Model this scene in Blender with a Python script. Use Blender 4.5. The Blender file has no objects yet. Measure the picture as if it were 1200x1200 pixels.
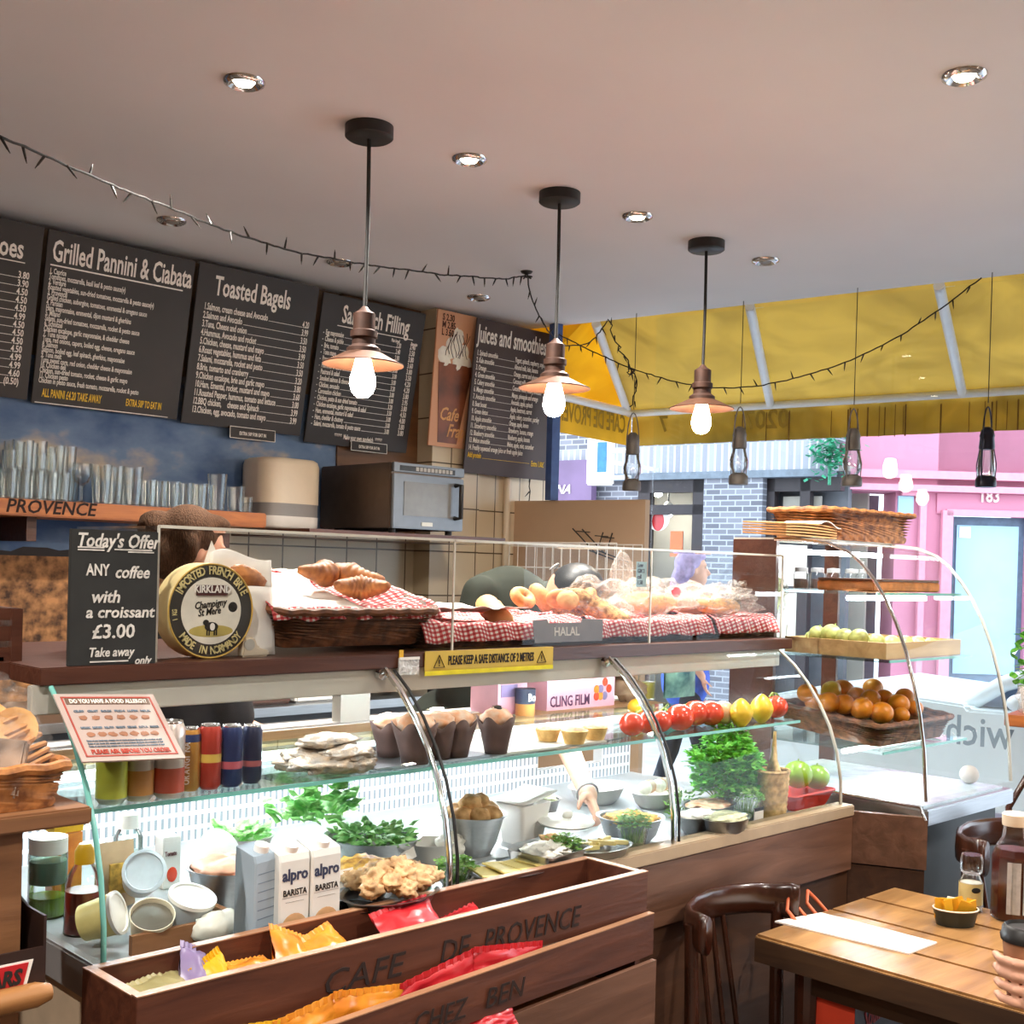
import bpy, bmesh, math, random
from mathutils import Vector as V, Matrix, Euler, noise
random.seed(11)
sc = bpy.context.scene
COL = sc.collection
# ---------------------------------------------------------------- camera, world, exposure
PI = math.pi
H, FL, CX, CY = 1.64, 1400.0, 600.0, 677.4
_y, _p, _r = [math.radians(a) for a in (45.762, -0.5362, -1.5945)]
FW = V((math.cos(_y)*math.cos(_p), math.sin(_y)*math.cos(_p), math.sin(_p)))
_rt = V((math.sin(_y), -math.cos(_y), 0)); _up = _rt.cross(FW)
RT = _rt*math.cos(_r) - _up*math.sin(_r)
DN = -(_rt*math.sin(_r) + _up*math.cos(_r))
CAM = V((0, 0, H))
cd = bpy.data.cameras.new('camera'); cam = bpy.data.objects.new('camera', cd); COL.objects.link(cam)
cd.sensor_width = 36; cd.lens = FL/1200*36; cd.shift_y = (CY-600)/1200; cd.clip_start = .02
cam.matrix_world = Matrix(((RT.x, -DN.x, -FW.x, 0), (RT.y, -DN.y, -FW.y, 0), (RT.z, -DN.z, -FW.z, H), (0, 0, 0, 1)))
sc.camera = cam
sc.view_settings.view_transform = 'Standard'; sc.view_settings.look = 'None'
sc.view_settings.gamma = 1; sc.view_settings.use_curve_mapping = False
sc.view_settings.exposure = EXPO = 0.9
w = bpy.data.worlds.new('sky'); sc.world = w; w.use_nodes = True
w.node_tree.nodes['Background'].inputs[0].default_value = (.80, .90, 1.0, 1)
w.node_tree.nodes['Background'].inputs[1].default_value = 2.35
sc.cycles.max_bounces = 10; sc.cycles.transparent_max_bounces = 24
sc.cycles.diffuse_bounces = 5; sc.cycles.glossy_bounces = 4
sc.cycles.caustics_reflective = False; sc.cycles.caustics_refractive = False
sc.cycles.sample_clamp_indirect = 6
try: sc.cycles.use_denoising = True
except Exception: pass

def A(x, y, X=None, Y=None, Z=None, d=None, n=None, o=None):
    """world point on the sight line of photo pixel (x, y), on the given plane"""
    v = RT*((x-CX)/FL) + DN*((y-CY)/FL) + FW
    if X is not None: t = X/v.x
    elif Y is not None: t = Y/v.y
    elif Z is not None: t = (Z-H)/v.z
    elif d is not None: t = d
    else: t = V(n).dot(V(o)-CAM)/V(n).dot(v)
    return CAM + v*t
def dep(p): return (V(p)-CAM).dot(FW)
def S(px, p): return px*dep(p)/FL

# ---------------------------------------------------------------- materials
def lin(h, k=1.0):
    h = h.lstrip('#'); o = []
    for i in (0, 2, 4):
        c = int(h[i:i+2], 16)/255
        o.append(min(1, (c/12.92 if c <= .04045 else ((c+.055)/1.055)**2.4)*k))
    return tuple(o)+(1,)
class NT:
    def __init__(s, name):
        s.m = bpy.data.materials.new(name); s.m.use_nodes = True; s.t = s.m.node_tree; s.t.nodes.clear()
        s.out = s.n('ShaderNodeOutputMaterial')
    def n(s, typ, **k):
        nd = s.t.nodes.new(typ)
        for a, b in k.items(): setattr(nd, a, b)
        return nd
    def l(s, a, b): s.t.links.new(a, b)
    def math(s, op, a, b=None):
        m = s.n('ShaderNodeMath', operation=op)
        for i, q in enumerate((a, b)):
            if q is None: continue
            if isinstance(q, (int, float)): m.inputs[i].default_value = q
            else: s.l(q, m.inputs[i])
        return m.outputs[0]
    def coord(s, stretch=(1, 1, 1), kind='Object'):
        tc = s.n('ShaderNodeTexCoord'); mp = s.n('ShaderNodeMapping'); mp.inputs['Scale'].default_value = stretch
        s.l(tc.outputs[kind], mp.inputs[0]); return mp.outputs[0]
    def ramp(s, fac, stops, const=False):
        r = s.n('ShaderNodeValToRGB'); e = r.color_ramp.elements
        if const: r.color_ramp.interpolation = 'CONSTANT'
        while len(e) < len(stops): e.new(.5)
        for q, (p, c) in zip(e, stops): q.position = p; q.color = c
        s.l(fac, r.inputs[0]); return r.outputs[0]
    def bsdf(s, col, rough=.5, metal=0, spec=.5, sub=0):
        b = s.n('ShaderNodeBsdfPrincipled')
        if isinstance(col, tuple): b.inputs['Base Color'].default_value = col
        else: s.l(col, b.inputs['Base Color'])
        b.inputs['Roughness'].default_value = rough; b.inputs['Metallic'].default_value = metal
        b.inputs['Specular IOR Level'].default_value = spec
        if sub:
            b.inputs['Subsurface Weight'].default_value = sub; b.inputs['Subsurface Radius'].default_value = (.01, .004, .002)
        s.l(b.outputs[0], s.out.inputs[0]); return b
    def bump(s, b, h, k, dist=.01):
        u = s.n('ShaderNodeBump'); u.inputs['Strength'].default_value = k; u.inputs['Distance'].default_value = dist
        s.l(h, u.inputs['Height']); s.l(u.outputs[0], b.inputs['Normal'])
def mat(name, hx, rough=.5, metal=0, var=.15, scale=18, bump=0, spec=.5, stretch=(1, 1, 1), hx2=None, sub=0, detail=4):
    t = NT(name); nz = t.n('ShaderNodeTexNoise'); nz.inputs['Scale'].default_value = scale; nz.inputs['Detail'].default_value = detail
    t.l(t.coord(stretch), nz.inputs['Vector'])
    c = t.ramp(nz.outputs['Fac'], [(.32, lin(hx, 1-var)), (.68, lin(hx2 or hx, 1+var))])
    b = t.bsdf(c, rough, metal, spec, sub)
    if bump: t.bump(b, nz.outputs['Fac'], bump)
    return t.m
def wood(name, a, b, stretch=(1, 8, 8), rough=.45, scale=4, knots=True):
    t = NT(name); nz = t.n('ShaderNodeTexNoise'); nz.inputs['Scale'].default_value = scale; nz.inputs['Detail'].default_value = 8; nz.inputs['Distortion'].default_value = .6
    t.l(t.coord(stretch), nz.inputs['Vector'])
    c = t.ramp(nz.outputs['Fac'], [(.25, lin(a)), (.75, lin(b))])
    if knots:
        vo = t.n('ShaderNodeTexVoronoi'); vo.inputs['Scale'].default_value = 5
        t.l(t.coord((.6, 1, 1)), vo.inputs['Vector'])
        k = t.ramp(vo.outputs['Distance'], [(.03, (.25, .2, .18, 1)), (.12, (1, 1, 1, 1))])
        mx = t.n('ShaderNodeMix', data_type='RGBA', blend_type='MULTIPLY'); mx.inputs[0].default_value = .8
        t.l(c, mx.inputs[6]); t.l(k, mx.inputs[7]); c = mx.outputs[2]
    bs = t.bsdf(c, rough); t.bump(bs, nz.outputs['Fac'], .15); return t.m
def glass(name, tint=(.96, 1, .98, 1), refl=.12, rough=.01, base=.03):
    t = NT(name); lw = t.n('ShaderNodeLayerWeight'); lw.inputs[0].default_value = refl
    tr = t.n('ShaderNodeBsdfTransparent'); tr.inputs[0].default_value = tint
    gl = t.n('ShaderNodeBsdfGlossy'); gl.inputs[0].default_value = (1, 1, 1, 1); gl.inputs['Roughness'].default_value = rough
    mx = t.n('ShaderNodeMixShader'); t.l(t.math('ADD', t.math('MULTIPLY', lw.outputs['Fresnel'], .85), base), mx.inputs[0])
    t.l(tr.outputs[0], mx.inputs[1]); t.l(gl.outputs[0], mx.inputs[2]); t.l(mx.outputs[0], t.out.inputs[0]); return t.m
def film(name, tint, opac, rough=.25):
    """crinkled clear plastic: mostly see-through with glossy wrinkles"""
    t = NT(name); nz = t.n('ShaderNodeTexNoise'); nz.inputs['Scale'].default_value = 38; nz.inputs['Detail'].default_value = 5; nz.inputs['Distortion'].default_value = 1.5
    t.l(t.coord(), nz.inputs['Vector'])
    b = t.bsdf(lin(tint), rough, 0, .8); t.bump(b, nz.outputs['Fac'], .9, .02)
    tr = t.n('ShaderNodeBsdfTransparent'); mx = t.n('ShaderNodeMixShader')
    t.l(t.ramp(nz.outputs['Fac'], [(.35, (opac*.45,)*3+(1,)), (.7, (min(1, opac*1.6),)*3+(1,))]), mx.inputs[0])
    t.l(tr.outputs[0], mx.inputs[1]); t.l(b.outputs[0], mx.inputs[2]); t.l(mx.outputs[0], t.out.inputs[0]); return t.m
def emis(name, hx, k):
    t = NT(name); nz = t.n('ShaderNodeTexNoise'); nz.inputs['Scale'].default_value = 5
    e = t.n('ShaderNodeEmission'); e.inputs[1].default_value = k
    t.l(t.ramp(nz.outputs['Fac'], [(0, lin(hx, .97)), (1, lin(hx))]), e.inputs[0]); t.l(e.outputs[0], t.out.inputs[0]); return t.m
def tiles(name, a, b, mortar, w, h, msize, offset=0, rough=.3, swap='XZ', bumpk=.3):
    t = NT(name); tc = t.n('ShaderNodeTexCoord'); sp = t.n('ShaderNodeSeparateXYZ'); cb = t.n('ShaderNodeCombineXYZ')
    t.l(tc.outputs['Object'], sp.inputs[0])
    t.l(sp.outputs[swap[0]], cb.inputs[0]); t.l(sp.outputs[swap[1]], cb.inputs[1])
    br = t.n('ShaderNodeTexBrick', offset=offset); br.inputs['Scale'].default_value = 1
    br.inputs['Brick Width'].default_value = w; br.inputs['Row Height'].default_value = h; br.inputs['Mortar Size'].default_value = msize
    br.inputs['Color1'].default_value = lin(a); br.inputs['Color2'].default_value = lin(b); br.inputs['Mortar'].default_value = lin(mortar)
    t.l(cb.outputs[0], br.inputs[0]); bs = t.bsdf(br.outputs['Color'], rough)
    t.bump(bs, t.math('SUBTRACT', 1.0, br.outputs['Fac']), bumpk, .004); return t.m
def gingham(name, red='#a8202a', k=430):
    t = NT(name); tc = t.n('ShaderNodeTexCoord'); sp = t.n('ShaderNodeSeparateXYZ'); t.l(tc.outputs['Object'], sp.inputs[0])
    a = t.math('GREATER_THAN', t.math('SINE', t.math('MULTIPLY', sp.outputs[0], k)), 0)
    q = t.math('ADD', sp.outputs[1], sp.outputs[2])
    b = t.math('GREATER_THAN', t.math('SINE', t.math('MULTIPLY', q, k)), 0)
    s = t.math('MULTIPLY', t.math('ADD', a, b), .5)
    t.bsdf(t.ramp(s, [(0, lin('#efe6e0')), (.3, lin('#cf6a68')), (.8, lin(red))], True), .85); return t.m
def canvas(name, hx, hx2):
    t = NT(name); nz = t.n('ShaderNodeTexNoise'); nz.inputs['Scale'].default_value = 2.2; nz.inputs['Detail'].default_value = 9; nz.inputs['Distortion'].default_value = 1.2
    t.l(t.coord((1, 1, 1)), nz.inputs['Vector']); c = t.ramp(nz.outputs['Fac'], [(.3, lin(hx2)), (.62, lin(hx))])
    d = t.n('ShaderNodeBsdfDiffuse'); tl = t.n('ShaderNodeBsdfTranslucent'); t.l(c, d.inputs[0]); t.l(c, tl.inputs[0])
    mx = t.n('ShaderNodeMixShader'); mx.inputs[0].default_value = .55
    t.l(d.outputs[0], mx.inputs[1]); t.l(tl.outputs[0], mx.inputs[2]); t.l(mx.outputs[0], t.out.inputs[0]); return t.m
def leaf(name, a, b):
    t = NT(name); nz = t.n('ShaderNodeTexNoise'); nz.inputs['Scale'].default_value = 60; t.l(t.coord(), nz.inputs['Vector'])
    c = t.ramp(nz.outputs['Fac'], [(.35, lin(a)), (.65, lin(b))]); bs = t.bsdf(c, .5)
    tl = t.n('ShaderNodeBsdfTranslucent'); t.l(c, tl.inputs[0]); mx = t.n('ShaderNodeMixShader'); mx.inputs[0].default_value = .3
    t.l(bs.outputs[0], mx.inputs[1]); t.l(tl.outputs[0], mx.inputs[2]); t.l(mx.outputs[0], t.out.inputs[0]); return t.m

# ---------------------------------------------------------------- mesh builder
class MB:
    def __init__(s): s.v = []; s.f = []
    def add(s, vs, fs, M=None):
        o = len(s.v)
        s.v += [tuple(M @ V(q)) if M is not None else tuple(q) for q in vs]
        s.f += [tuple(i+o for i in f) for f in fs]; return s
    def box(s, c, d, rz=0, M=None):
        x, y, z = d[0]/2, d[1]/2, d[2]/2
        vs = [V((a*x, b*y, e*z)) for a in (-1, 1) for b in (-1, 1) for e in (-1, 1)]
        R = Matrix.Translation(c) @ (M.to_4x4() if M is not None else Matrix.Rotation(rz, 4, 'Z'))
        return s.add(vs, [(0, 1, 3, 2), (4, 6, 7, 5), (0, 4, 5, 1), (2, 3, 7, 6), (0, 2, 6, 4), (1, 5, 7, 3)], R)
    def span(s, a, b):
        a, b = V(a), V(b); return s.box((a+b)/2, [max(1e-4, abs(q)) for q in (b-a)])
    def loft(s, rings, cap0=True, cap1=True, closed=True):
        n = len(rings[0]); vs = [p for r in rings for p in r]; fs = []
        for i in range(len(rings)-1):
            for j in range(n if closed else n-1):
                k = (j+1) % n; fs.append((i*n+j, i*n+k, (i+1)*n+k, (i+1)*n+j))
        if cap0: fs.append(tuple(reversed(range(n))))
        if cap1: fs.append(tuple(range((len(rings)-1)*n, len(rings)*n)))
        return s.add(vs, fs)
    def cyl(s, a, b, r0, r1=None, n=16, cap=True):
        return s.tube([a, b], [r0, r0 if r1 is None else r1], n, cap)
    def tube(s, pts, r, n=8, cap=True, flat=1.0, closed=False):
        pts = [V(p) for p in pts]; m = len(pts); rs = r if isinstance(r, (list, tuple)) else [r]*m
        tan = [((pts[(i+1) % m] if closed else pts[min(i+1, m-1)])-(pts[i-1] if closed or i else pts[0])).normalized() for i in range(m)]
        u = tan[0].orthogonal().normalized(); rings = []
        if abs(tan[0].z) < .95: u = tan[0].cross(V((0, 0, 1))).normalized()
        for i in range(m):
            t = tan[i]; u = (u - t*u.dot(t)); u = u.normalized() if u.length > 1e-6 else t.orthogonal().normalized(); w_ = t.cross(u)
            rings.append([pts[i]+(u*math.cos(2*PI*k/n)+w_*math.sin(2*PI*k/n)*flat)*rs[i] for k in range(n)])
        if closed: rings.append(rings[0]); cap = False
        return s.loft(rings, cap, cap)
    def lathe(s, prof, n=24, o=(0, 0, 0), M=None, sx=1, sy=1, cap=True):
        rings = [[V((r*math.cos(2*PI*k/n)*sx, r*math.sin(2*PI*k/n)*sy, z)) for k in range(n)] for r, z in prof]
        q = MB(); q.loft(rings, cap and prof[0][0] > 1e-5, cap and prof[-1][0] > 1e-5)
        return s.add(q.v, q.f, Matrix.Translation(o) @ (M.to_4x4() if M is not None else Matrix()))
    def ell(s, c, r, n=16, m=10, M=None, jit=0, fr=1.0, seed=0):
        if isinstance(r, (int, float)): r = (r, r, r)
        rings = []
        for i in range(m+1):
            a = PI*min(max(i/m, .004), .996)
            ring = []
            for k in range(n):
                d = V((math.sin(a)*math.cos(2*PI*k/n), math.sin(a)*math.sin(2*PI*k/n), -math.cos(a)))
                e = 1+(jit*(noise.noise(d*fr+V((seed*3.1, seed*1.7, 0)))+.45*noise.noise(d*fr*2.7+V((seed, 2, seed*1.3)))) if jit else 0)
                ring.append(V((d.x*r[0]*e, d.y*r[1]*e, d.z*r[2]*e)))
            rings.append(ring)
        q = MB(); q.loft(rings)
        return s.add(q.v, q.f, Matrix.Translation(c) @ (M.to_4x4() if M is not None else Matrix()))
    def grid(s, fn, nu, nv):
        vs = [fn(i/nu, j/nv) for i in range(nu+1) for j in range(nv+1)]
        return s.add(vs, [(i*(nv+1)+j, (i+1)*(nv+1)+j, (i+1)*(nv+1)+j+1, i*(nv+1)+j+1) for i in range(nu) for j in range(nv)])
    def prism(s, poly, dirv):
        d = V(dirv); return s.loft([[V(p) for p in poly], [V(p)+d for p in poly]])
    def text(s, body, size, M, sx=.55, align='LEFT', shear=0, ext=.0006, sp=1.0, bold=.018):
        """letters in the local XY plane, then moved by M; returns the width"""
        cu = bpy.data.curves.new('t', 'FONT'); cu.body = body; cu.size = size; cu.extrude = ext; cu.align_x = align; cu.shear = shear
        cu.space_line = sp; cu.resolution_u = 2; cu.offset = bold*size
        ob = bpy.data.objects.new('t', cu); COL.objects.link(ob); dg = bpy.context.evaluated_depsgraph_get()
        me = bpy.data.meshes.new_from_object(ob.evaluated_get(dg)); vs = [V((q.co.x*sx, q.co.y, q.co.z)) for q in me.vertices]
        s.add(vs, [tuple(p.vertices) for p in me.polygons], M)
        wd = max([q.x for q in vs], default=0)
        bpy.data.objects.remove(ob); bpy.data.curves.remove(cu); bpy.data.meshes.remove(me); return wd
    def build(s, name, m, parent=None, loc=None, rot=None, bev=0, smooth=False, solid=0, sub=0, remesh=0):
        me = bpy.data.meshes.new(name); me.from_pydata([tuple(q) for q in s.v], [], s.f); me.validate()
        b = bmesh.new(); b.from_mesh(me); bmesh.ops.recalc_face_normals(b, faces=b.faces)
        if bev:
            eg = [e for e in b.edges if len(e.link_faces) == 2 and e.calc_face_angle(0) > .6]
            bmesh.ops.bevel(b, geom=eg, offset=bev, segments=2, affect='EDGES', clamp_overlap=True)
        b.to_mesh(me); b.free()
        o = bpy.data.objects.new(name, me); COL.objects.link(o); me.materials.append(m)
        if remesh:
            r = o.modifiers.new('r', 'REMESH'); r.mode = 'VOXEL'; r.voxel_size = remesh
            q = o.modifiers.new('s', 'SMOOTH'); q.factor = .5; q.iterations = 4
            dg = bpy.context.evaluated_depsgraph_get(); m2 = bpy.data.meshes.new_from_object(o.evaluated_get(dg))
            o.modifiers.clear(); o.data = m2; me = m2
            if not me.materials: me.materials.append(m)
            smooth = True
        if smooth:
            for p in me.polygons: p.use_smooth = True
            if smooth != 'all': me.set_sharp_from_angle(angle=math.radians(50))
        if solid:
            q = o.modifiers.new('solid', 'SOLIDIFY'); q.thickness = solid; q.offset = 0
        if sub:
            q = o.modifiers.new('sub', 'SUBSURF'); q.levels = sub; q.render_levels = sub
        if parent is not None: o.parent = parent
        if loc is not None: o.location = loc
        if rot is not None: o.rotation_euler = rot
        return o
def B(c, d, rz=0): return MB().box(c, d, rz)
def tag(o, label, cat, group=None):
    o['label'] = label; o['category'] = cat
    if group: o['group'] = group
    return o
def T(name, label, cat, loc=(0, 0, 0), rz=0, group=None, rot=None):
    o = bpy.data.objects.new(name, None); COL.objects.link(o); o.location = loc
    o.rotation_euler = rot if rot is not None else (0, 0, rz); o.empty_display_size = .05
    return tag(o, label, cat, group)
def st(o): o['kind'] = 'structure'; return o
KIDS = {}
def dup(src, loc, rz=None, label=None, group=None, sc_=None, rot=None, parent=None):
    if not KIDS.get(src): KIDS[src] = [q for q in COL.objects if q.parent == src]
    c = src.copy(); COL.objects.link(c)
    if parent is not None: c.parent = parent
    if loc is not None: c.location = loc
    if rot is not None: c.rotation_euler = rot
    elif rz is not None: c.rotation_euler = (src.rotation_euler.x, src.rotation_euler.y, rz)
    if sc_ is not None: c.scale = (sc_,)*3 if isinstance(sc_, (int, float)) else sc_
    if label: c['label'] = label
    if group: c['group'] = group
    for k in KIDS[src]: dup(k, None, parent=c)
    return c
ORD = ['first', 'second', 'third', 'fourth', 'fifth', 'sixth', 'seventh', 'eighth', 'ninth', 'tenth', 'eleventh', 'twelfth']
FRONT = Matrix.Rotation(PI/2, 4, 'X')           # text plane -> facing -Y
def TM(p, R=FRONT): return Matrix.Translation(p) @ R
def rr(w_, d_, z, r=.02, n=4):
    """rounded rectangle ring"""
    o = []
    for cx, cy, a0 in ((1, 1, 0), (-1, 1, 90), (-1, -1, 180), (1, -1, 270)):
        for k in range(n+1):
            a = math.radians(a0+90*k/n); o.append(V((cx*(w_/2-r)+r*math.cos(a), cy*(d_/2-r)+r*math.sin(a), z)))
    return o

# ---------------------------------------------------------------- material palette
m_ceil = mat('ceiling_paint', '#ecebec', .9, var=.02, scale=1.5)
m_floor = wood('floor_boards', '#4a4038', '#6a5c50', (1, 6, 1), .5, 3, False)
m_wall = mat('wall_paint', '#8a7058', .85, var=.05, scale=3)
m_tile = tiles('beige_wall_tiles', '#d9c9ae', '#d2c1a4', '#57452f', .2, .245, .004)
m_beige = mat('beige_board', '#c2a68a', .8, var=.03, scale=5)
m_blue = mat('blue_trim', '#3c5a96', .5)
m_oak = wood('orange_shelf_wood', '#8a4a22', '#c07236')
m_brown = wood('brown_laminate', '#43241a', '#573325', (1, 10, 10), .35, 6, False)
m_plank = wood('counter_plank', '#513322', '#7a5440', (1, 9, 9), .5, 3)
m_plank2 = wood('dark_plank', '#3c2416', '#553520', (1, 9, 9), .55, 3)
m_crate = wood('crate_wood', '#45241a', '#6b3d2a', (1, 9, 9), .4, 4)
m_cedge = wood('crate_edge', '#94684a', '#b88a68', (1, 9, 9), .4, 4, False)
m_table = wood('table_top', '#755230', '#a57a4b', (1.2, 9, 9), .28, 3)
m_tedge = wood('table_edge', '#33231a', '#4e3623', (6, 1.2, 9), .4, 3)
m_bent = mat('bentwood', '#3a1d12', .22, var=.25, scale=9, spec=.7)
m_stand = wood('stand_wood', '#6b452a', '#94653f', (1, 8, 8), .6, 4)
m_pale = wood('pale_wood', '#b98f5a', '#d8b27c', (1, 8, 8), .5, 4, False)
m_black = mat('black_metal', '#1c1917', .45, spec=.5)
m_dark = mat('dark_gap', '#1b1714', .7)
m_bronze = mat('aged_copper', '#3a241a', .55, .4, var=.3, scale=30)
m_shade = mat('copper_shade', '#4a2d1c', .55, .4, var=.25, scale=24)
m_chrome = mat('chrome', '#d8d8d8', .14, 1, var=.03)
m_steel = mat('brushed_steel', '#b9bbbd', .32, 1, var=.06, scale=8, stretch=(1, 20, 20))
m_alu = mat('satin_aluminium', '#c3bfb4', .5, .35, var=.03)
m_capr = mat('counter_cap', '#b19a7d', .45, .2, var=.05)
m_white = mat('white_plastic', '#eeeae4', .4, var=.02)
m_cream = mat('cream_plastic', '#e3d3bb', .35, var=.02)
m_grey = mat('grey_plastic', '#8e8a88', .4, var=.04)
m_paper = mat('white_paper', '#efe6dc', .8, var=.03, scale=40, bump=.1)
m_glass = glass('clear_glass')
m_pane = glass('window_glass', (.97, .99, 1, 1), .08, base=.01)
m_cglass = glass('counter_glass', (.965, .985, .98, 1), .1, base=.015)
m_gshelf = glass('shelf_glass', (.88, .97, .95, 1), .2)
m_globe = glass('lantern_globe', (.93, .96, .98, 1), .35, .12, .2)
m_tum = glass('tumbler_glass', (.97, .985, .985, 1), .14, .2, .035)
m_gedge = mat('green_glass_edge', '#74b8ac', .15, var=.1, spec=.8)
m_ledge = mat('pale_glass_edge', '#d9d6c8', .15, var=.05, spec=.8)
m_bulb = emis('filament_glow', '#ffecd4', 95)
m_spot = emis('downlight_glow', '#fff0cf', 22)
m_led = emis('cabinet_tube_light', '#eef8ff', 40)
m_off = mat('unlit_lens', '#8d857c', .3)
m_board = mat('menu_board', '#2b221e', .5, var=.3, scale=3, spec=.4)
m_chalk = mat('chalkboard', '#242422', .8, var=.2)
m_ink = mat('white_lettering', '#f1e9e0', .7, var=.02)
m_yink = mat('yellow_lettering', '#f2c53a', .7, var=.02)
m_bink = mat('black_lettering', '#1c1712', .8)
m_burn = mat('burnt_lettering', '#241008', .85)
m_chk = mat('chalk_lettering', '#cfcac2', .9, var=.2, scale=80)
m_gray_ink = mat('grey_lettering', '#6f7f8d', .7)
m_wick = mat('brown_wicker', '#8a5026', .6, var=.35, scale=45, hx2='#b0733c')
m_wick2 = mat('dark_wicker', '#5a3420', .6, var=.35, scale=45, hx2='#7c4c2e')
m_wickp = mat('pale_wicker', '#b99256', .6, var=.25, scale=45, hx2='#d8b67c')
m_ging = gingham('red_gingham')
m_bread = mat('bread_crust', '#c98a48', .65, var=.2, scale=25, bump=.3, hx2='#e2b272', sub=.05)
m_crois = mat('croissant', '#8a4a28', .5, var=.3, scale=30, bump=.3, hx2='#b8763e')
m_film = film('clear_plastic_film', '#f2e8de', .27)
m_film2 = film('thin_clear_film', '#f4efe8', .05)
m_cling = film('cling_film', '#f2f2f0', .8, .15)
m_red = mat('red_packet', '#c02028', .3, var=.15, scale=12, spec=.7)
m_orange = mat('orange_packet', '#e0791c', .28, var=.2, scale=12, spec=.8, hx2='#f0a033')
m_purp = mat('lilac_packet', '#8a78a0', .35, var=.15, spec=.6)
m_olive = mat('olive_packet', '#a59a6a', .4, var=.15)
m_yel = mat('yellow_packet', '#e0ac20', .4, var=.1)
m_skin = mat('skin', '#d9a184', .5, var=.06, scale=20, sub=.1)
m_hair = mat('brown_hair', '#4b3322', .85, var=.4, scale=60, stretch=(4, 4, 1), bump=.6, spec=.2)
m_tom = mat('tomato', '#d8452a', .2, var=.12, scale=8, spec=.7)
m_lem = mat('lemon', '#e8bb34', .35, var=.1, scale=30, bump=.1)
m_ora = mat('orange_fruit', '#e58a1e', .4, var=.1, scale=60, bump=.12)
m_app = mat('green_apple', '#8fb43c', .25, var=.12, scale=10)
m_pear = mat('green_pear', '#b3b463', .35, var=.15, scale=20, hx2='#c9c47c')
m_leaf = leaf('parsley_leaf', '#43a02e', '#8fd458')
m_leaf2 = leaf('salad_leaf', '#6cb85c', '#b4e496')
m_cress = leaf('cress', '#5f9b3c', '#a9cf78')
m_stem = mat('green_stem', '#88a04c', .6)
# ================================================================ THE ROOM
CZ = 3.05                                        # ceiling height
FO, FU, FN = V((5.03, 4.736, 0)), V((.1772, -.9842, 0)), V((.9842, .1772, 0))   # shop-front line
FRZ = math.atan2(FU.y, FU.x)
def Fp(t, off=0, z=0): return FO + FU*t + FN*off + V((0, 0, z))
def L(x, y, off=0):
    p = A(x, y, n=FN, o=FO+FN*off); return (p-FO).dot(FU), p.z
WB = 5.18
t1 = L(757, 588)[0]; zt = L(700, 586)[1]
st(MB().prism([Fp(-.5), Fp(7.1), (-2.6, -2.3, 0), (-2.6, WB+.1, 0), (5.0, WB+.1, 0)], (0, 0, -.12)).build('floor', m_floor))
st(MB().prism([Fp(-.02, .02, CZ), Fp(7.1, .02, CZ), (-2.6, -2.3, CZ), (-2.6, WB+.1, CZ), (4.95, WB+.1, CZ)], (0, 0, .15)).build('ceiling', m_ceil))
st(MB().span((-2.6, WB, 0), (4.26, WB+.1, CZ)).build('wall_back', m_wall))
st(MB().span((4.26, 5.03, 0), (4.62, WB+.1, CZ)).span((4.62, 5.09, 0), (5.29, WB+.1, CZ)).build('wall_corner', m_tile))
st(MB().span((-2.7, -2.4, 0), (-2.6, WB+.1, CZ)).build('wall_left', m_wall))
st(MB().span((-2.6, -2.4, 0), (6.5, -2.3, CZ)).build('wall_front', m_wall))
# lower panel of the shop front at the counter end
st(MB().box(Fp((t1-.55)/2, .02, zt/2), (t1+.55, .05, zt), FRZ).build('wall_right', m_beige))
wn = st(MB().box(Fp(3.2, .06, .06), (7.4, .09, .12), FRZ).build('window_1', m_beige))
MB().box(Fp((t1+7)/2, .07, CZ/2+.05), (7-t1, .012, CZ-.12), FRZ).build('pane', m_pane, wn)
st(MB().box((4.985, 4.81, (CZ+zt)/2), (.055, .055, CZ-zt), -.18).build('trim_1', m_blue))
# tiled wall behind the aisle, below the mural shelf
st(MB().span((2.95, WB-.012, .9), (4.26, WB, 1.8)).build('trim_2', m_tile))

# ---------------------------------------------------------------- the street
m_pave = mat('paving', '#b9bbbf', .85, var=.12, scale=6)
m_brick = tiles('blue_grey_brick', '#62636d', '#83858f', '#a4a7b0', .16, .056, .007, .5, .8)
m_sold = tiles('soldier_brick', '#8a8c96', '#9fa2ac', '#c4c7cd', .075, .5, .010, 0, .8)
m_pink = mat('pink_render', '#c9849b', .75, var=.06, scale=1.2)
m_pinkd = mat('pink_moulding', '#d995a8', .7, var=.06)
m_frame = mat('dark_frame', '#2c2428', .5)
m_shop = mat('pale_interior', '#b9b3a8', .8, var=.25, scale=1.2)
m_shopd = mat('dim_interior', '#5a5c62', .8, var=.4, scale=2)
m_lblue = mat('pale_blue_door_glass', '#9cc0d6', .2, var=.1, scale=2)
m_dblue = mat('blue_grey_door', '#5f7388', .5)
m_lilac = mat('purple_fascia', '#6b5678', .5, var=.2, scale=2)
m_car = mat('white_car_paint', '#e4eef2', .25, var=.02, spec=.6)
m_cargl = mat('car_window', '#5b6c86', .1, var=.2, scale=3)
m_canv = canvas('yellow_canvas', '#d4bd74', '#bba565')
m_canv2 = canvas('lit_side_canvas', '#ecc740', '#dcb238')  # brighter yellow puts the light on the awning side into its colour
m_bar = mat('white_bar', '#d5d9dd', .35, var=.03)
g = st(MB().prism([Fp(-8, .05, -.02), Fp(9, .05, -.02), Fp(9, 22, -.02), Fp(-8, 22, -.02)], (0, 0, -.1)).build('floor_outside', m_pave))
D = 5.0
def q(x, y, d=D): return L(x, y, d)
b = T('brick_street_building', 'blue grey brick building with dark framed shop windows across the street', 'building', Fp(0, D), FRZ)
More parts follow.
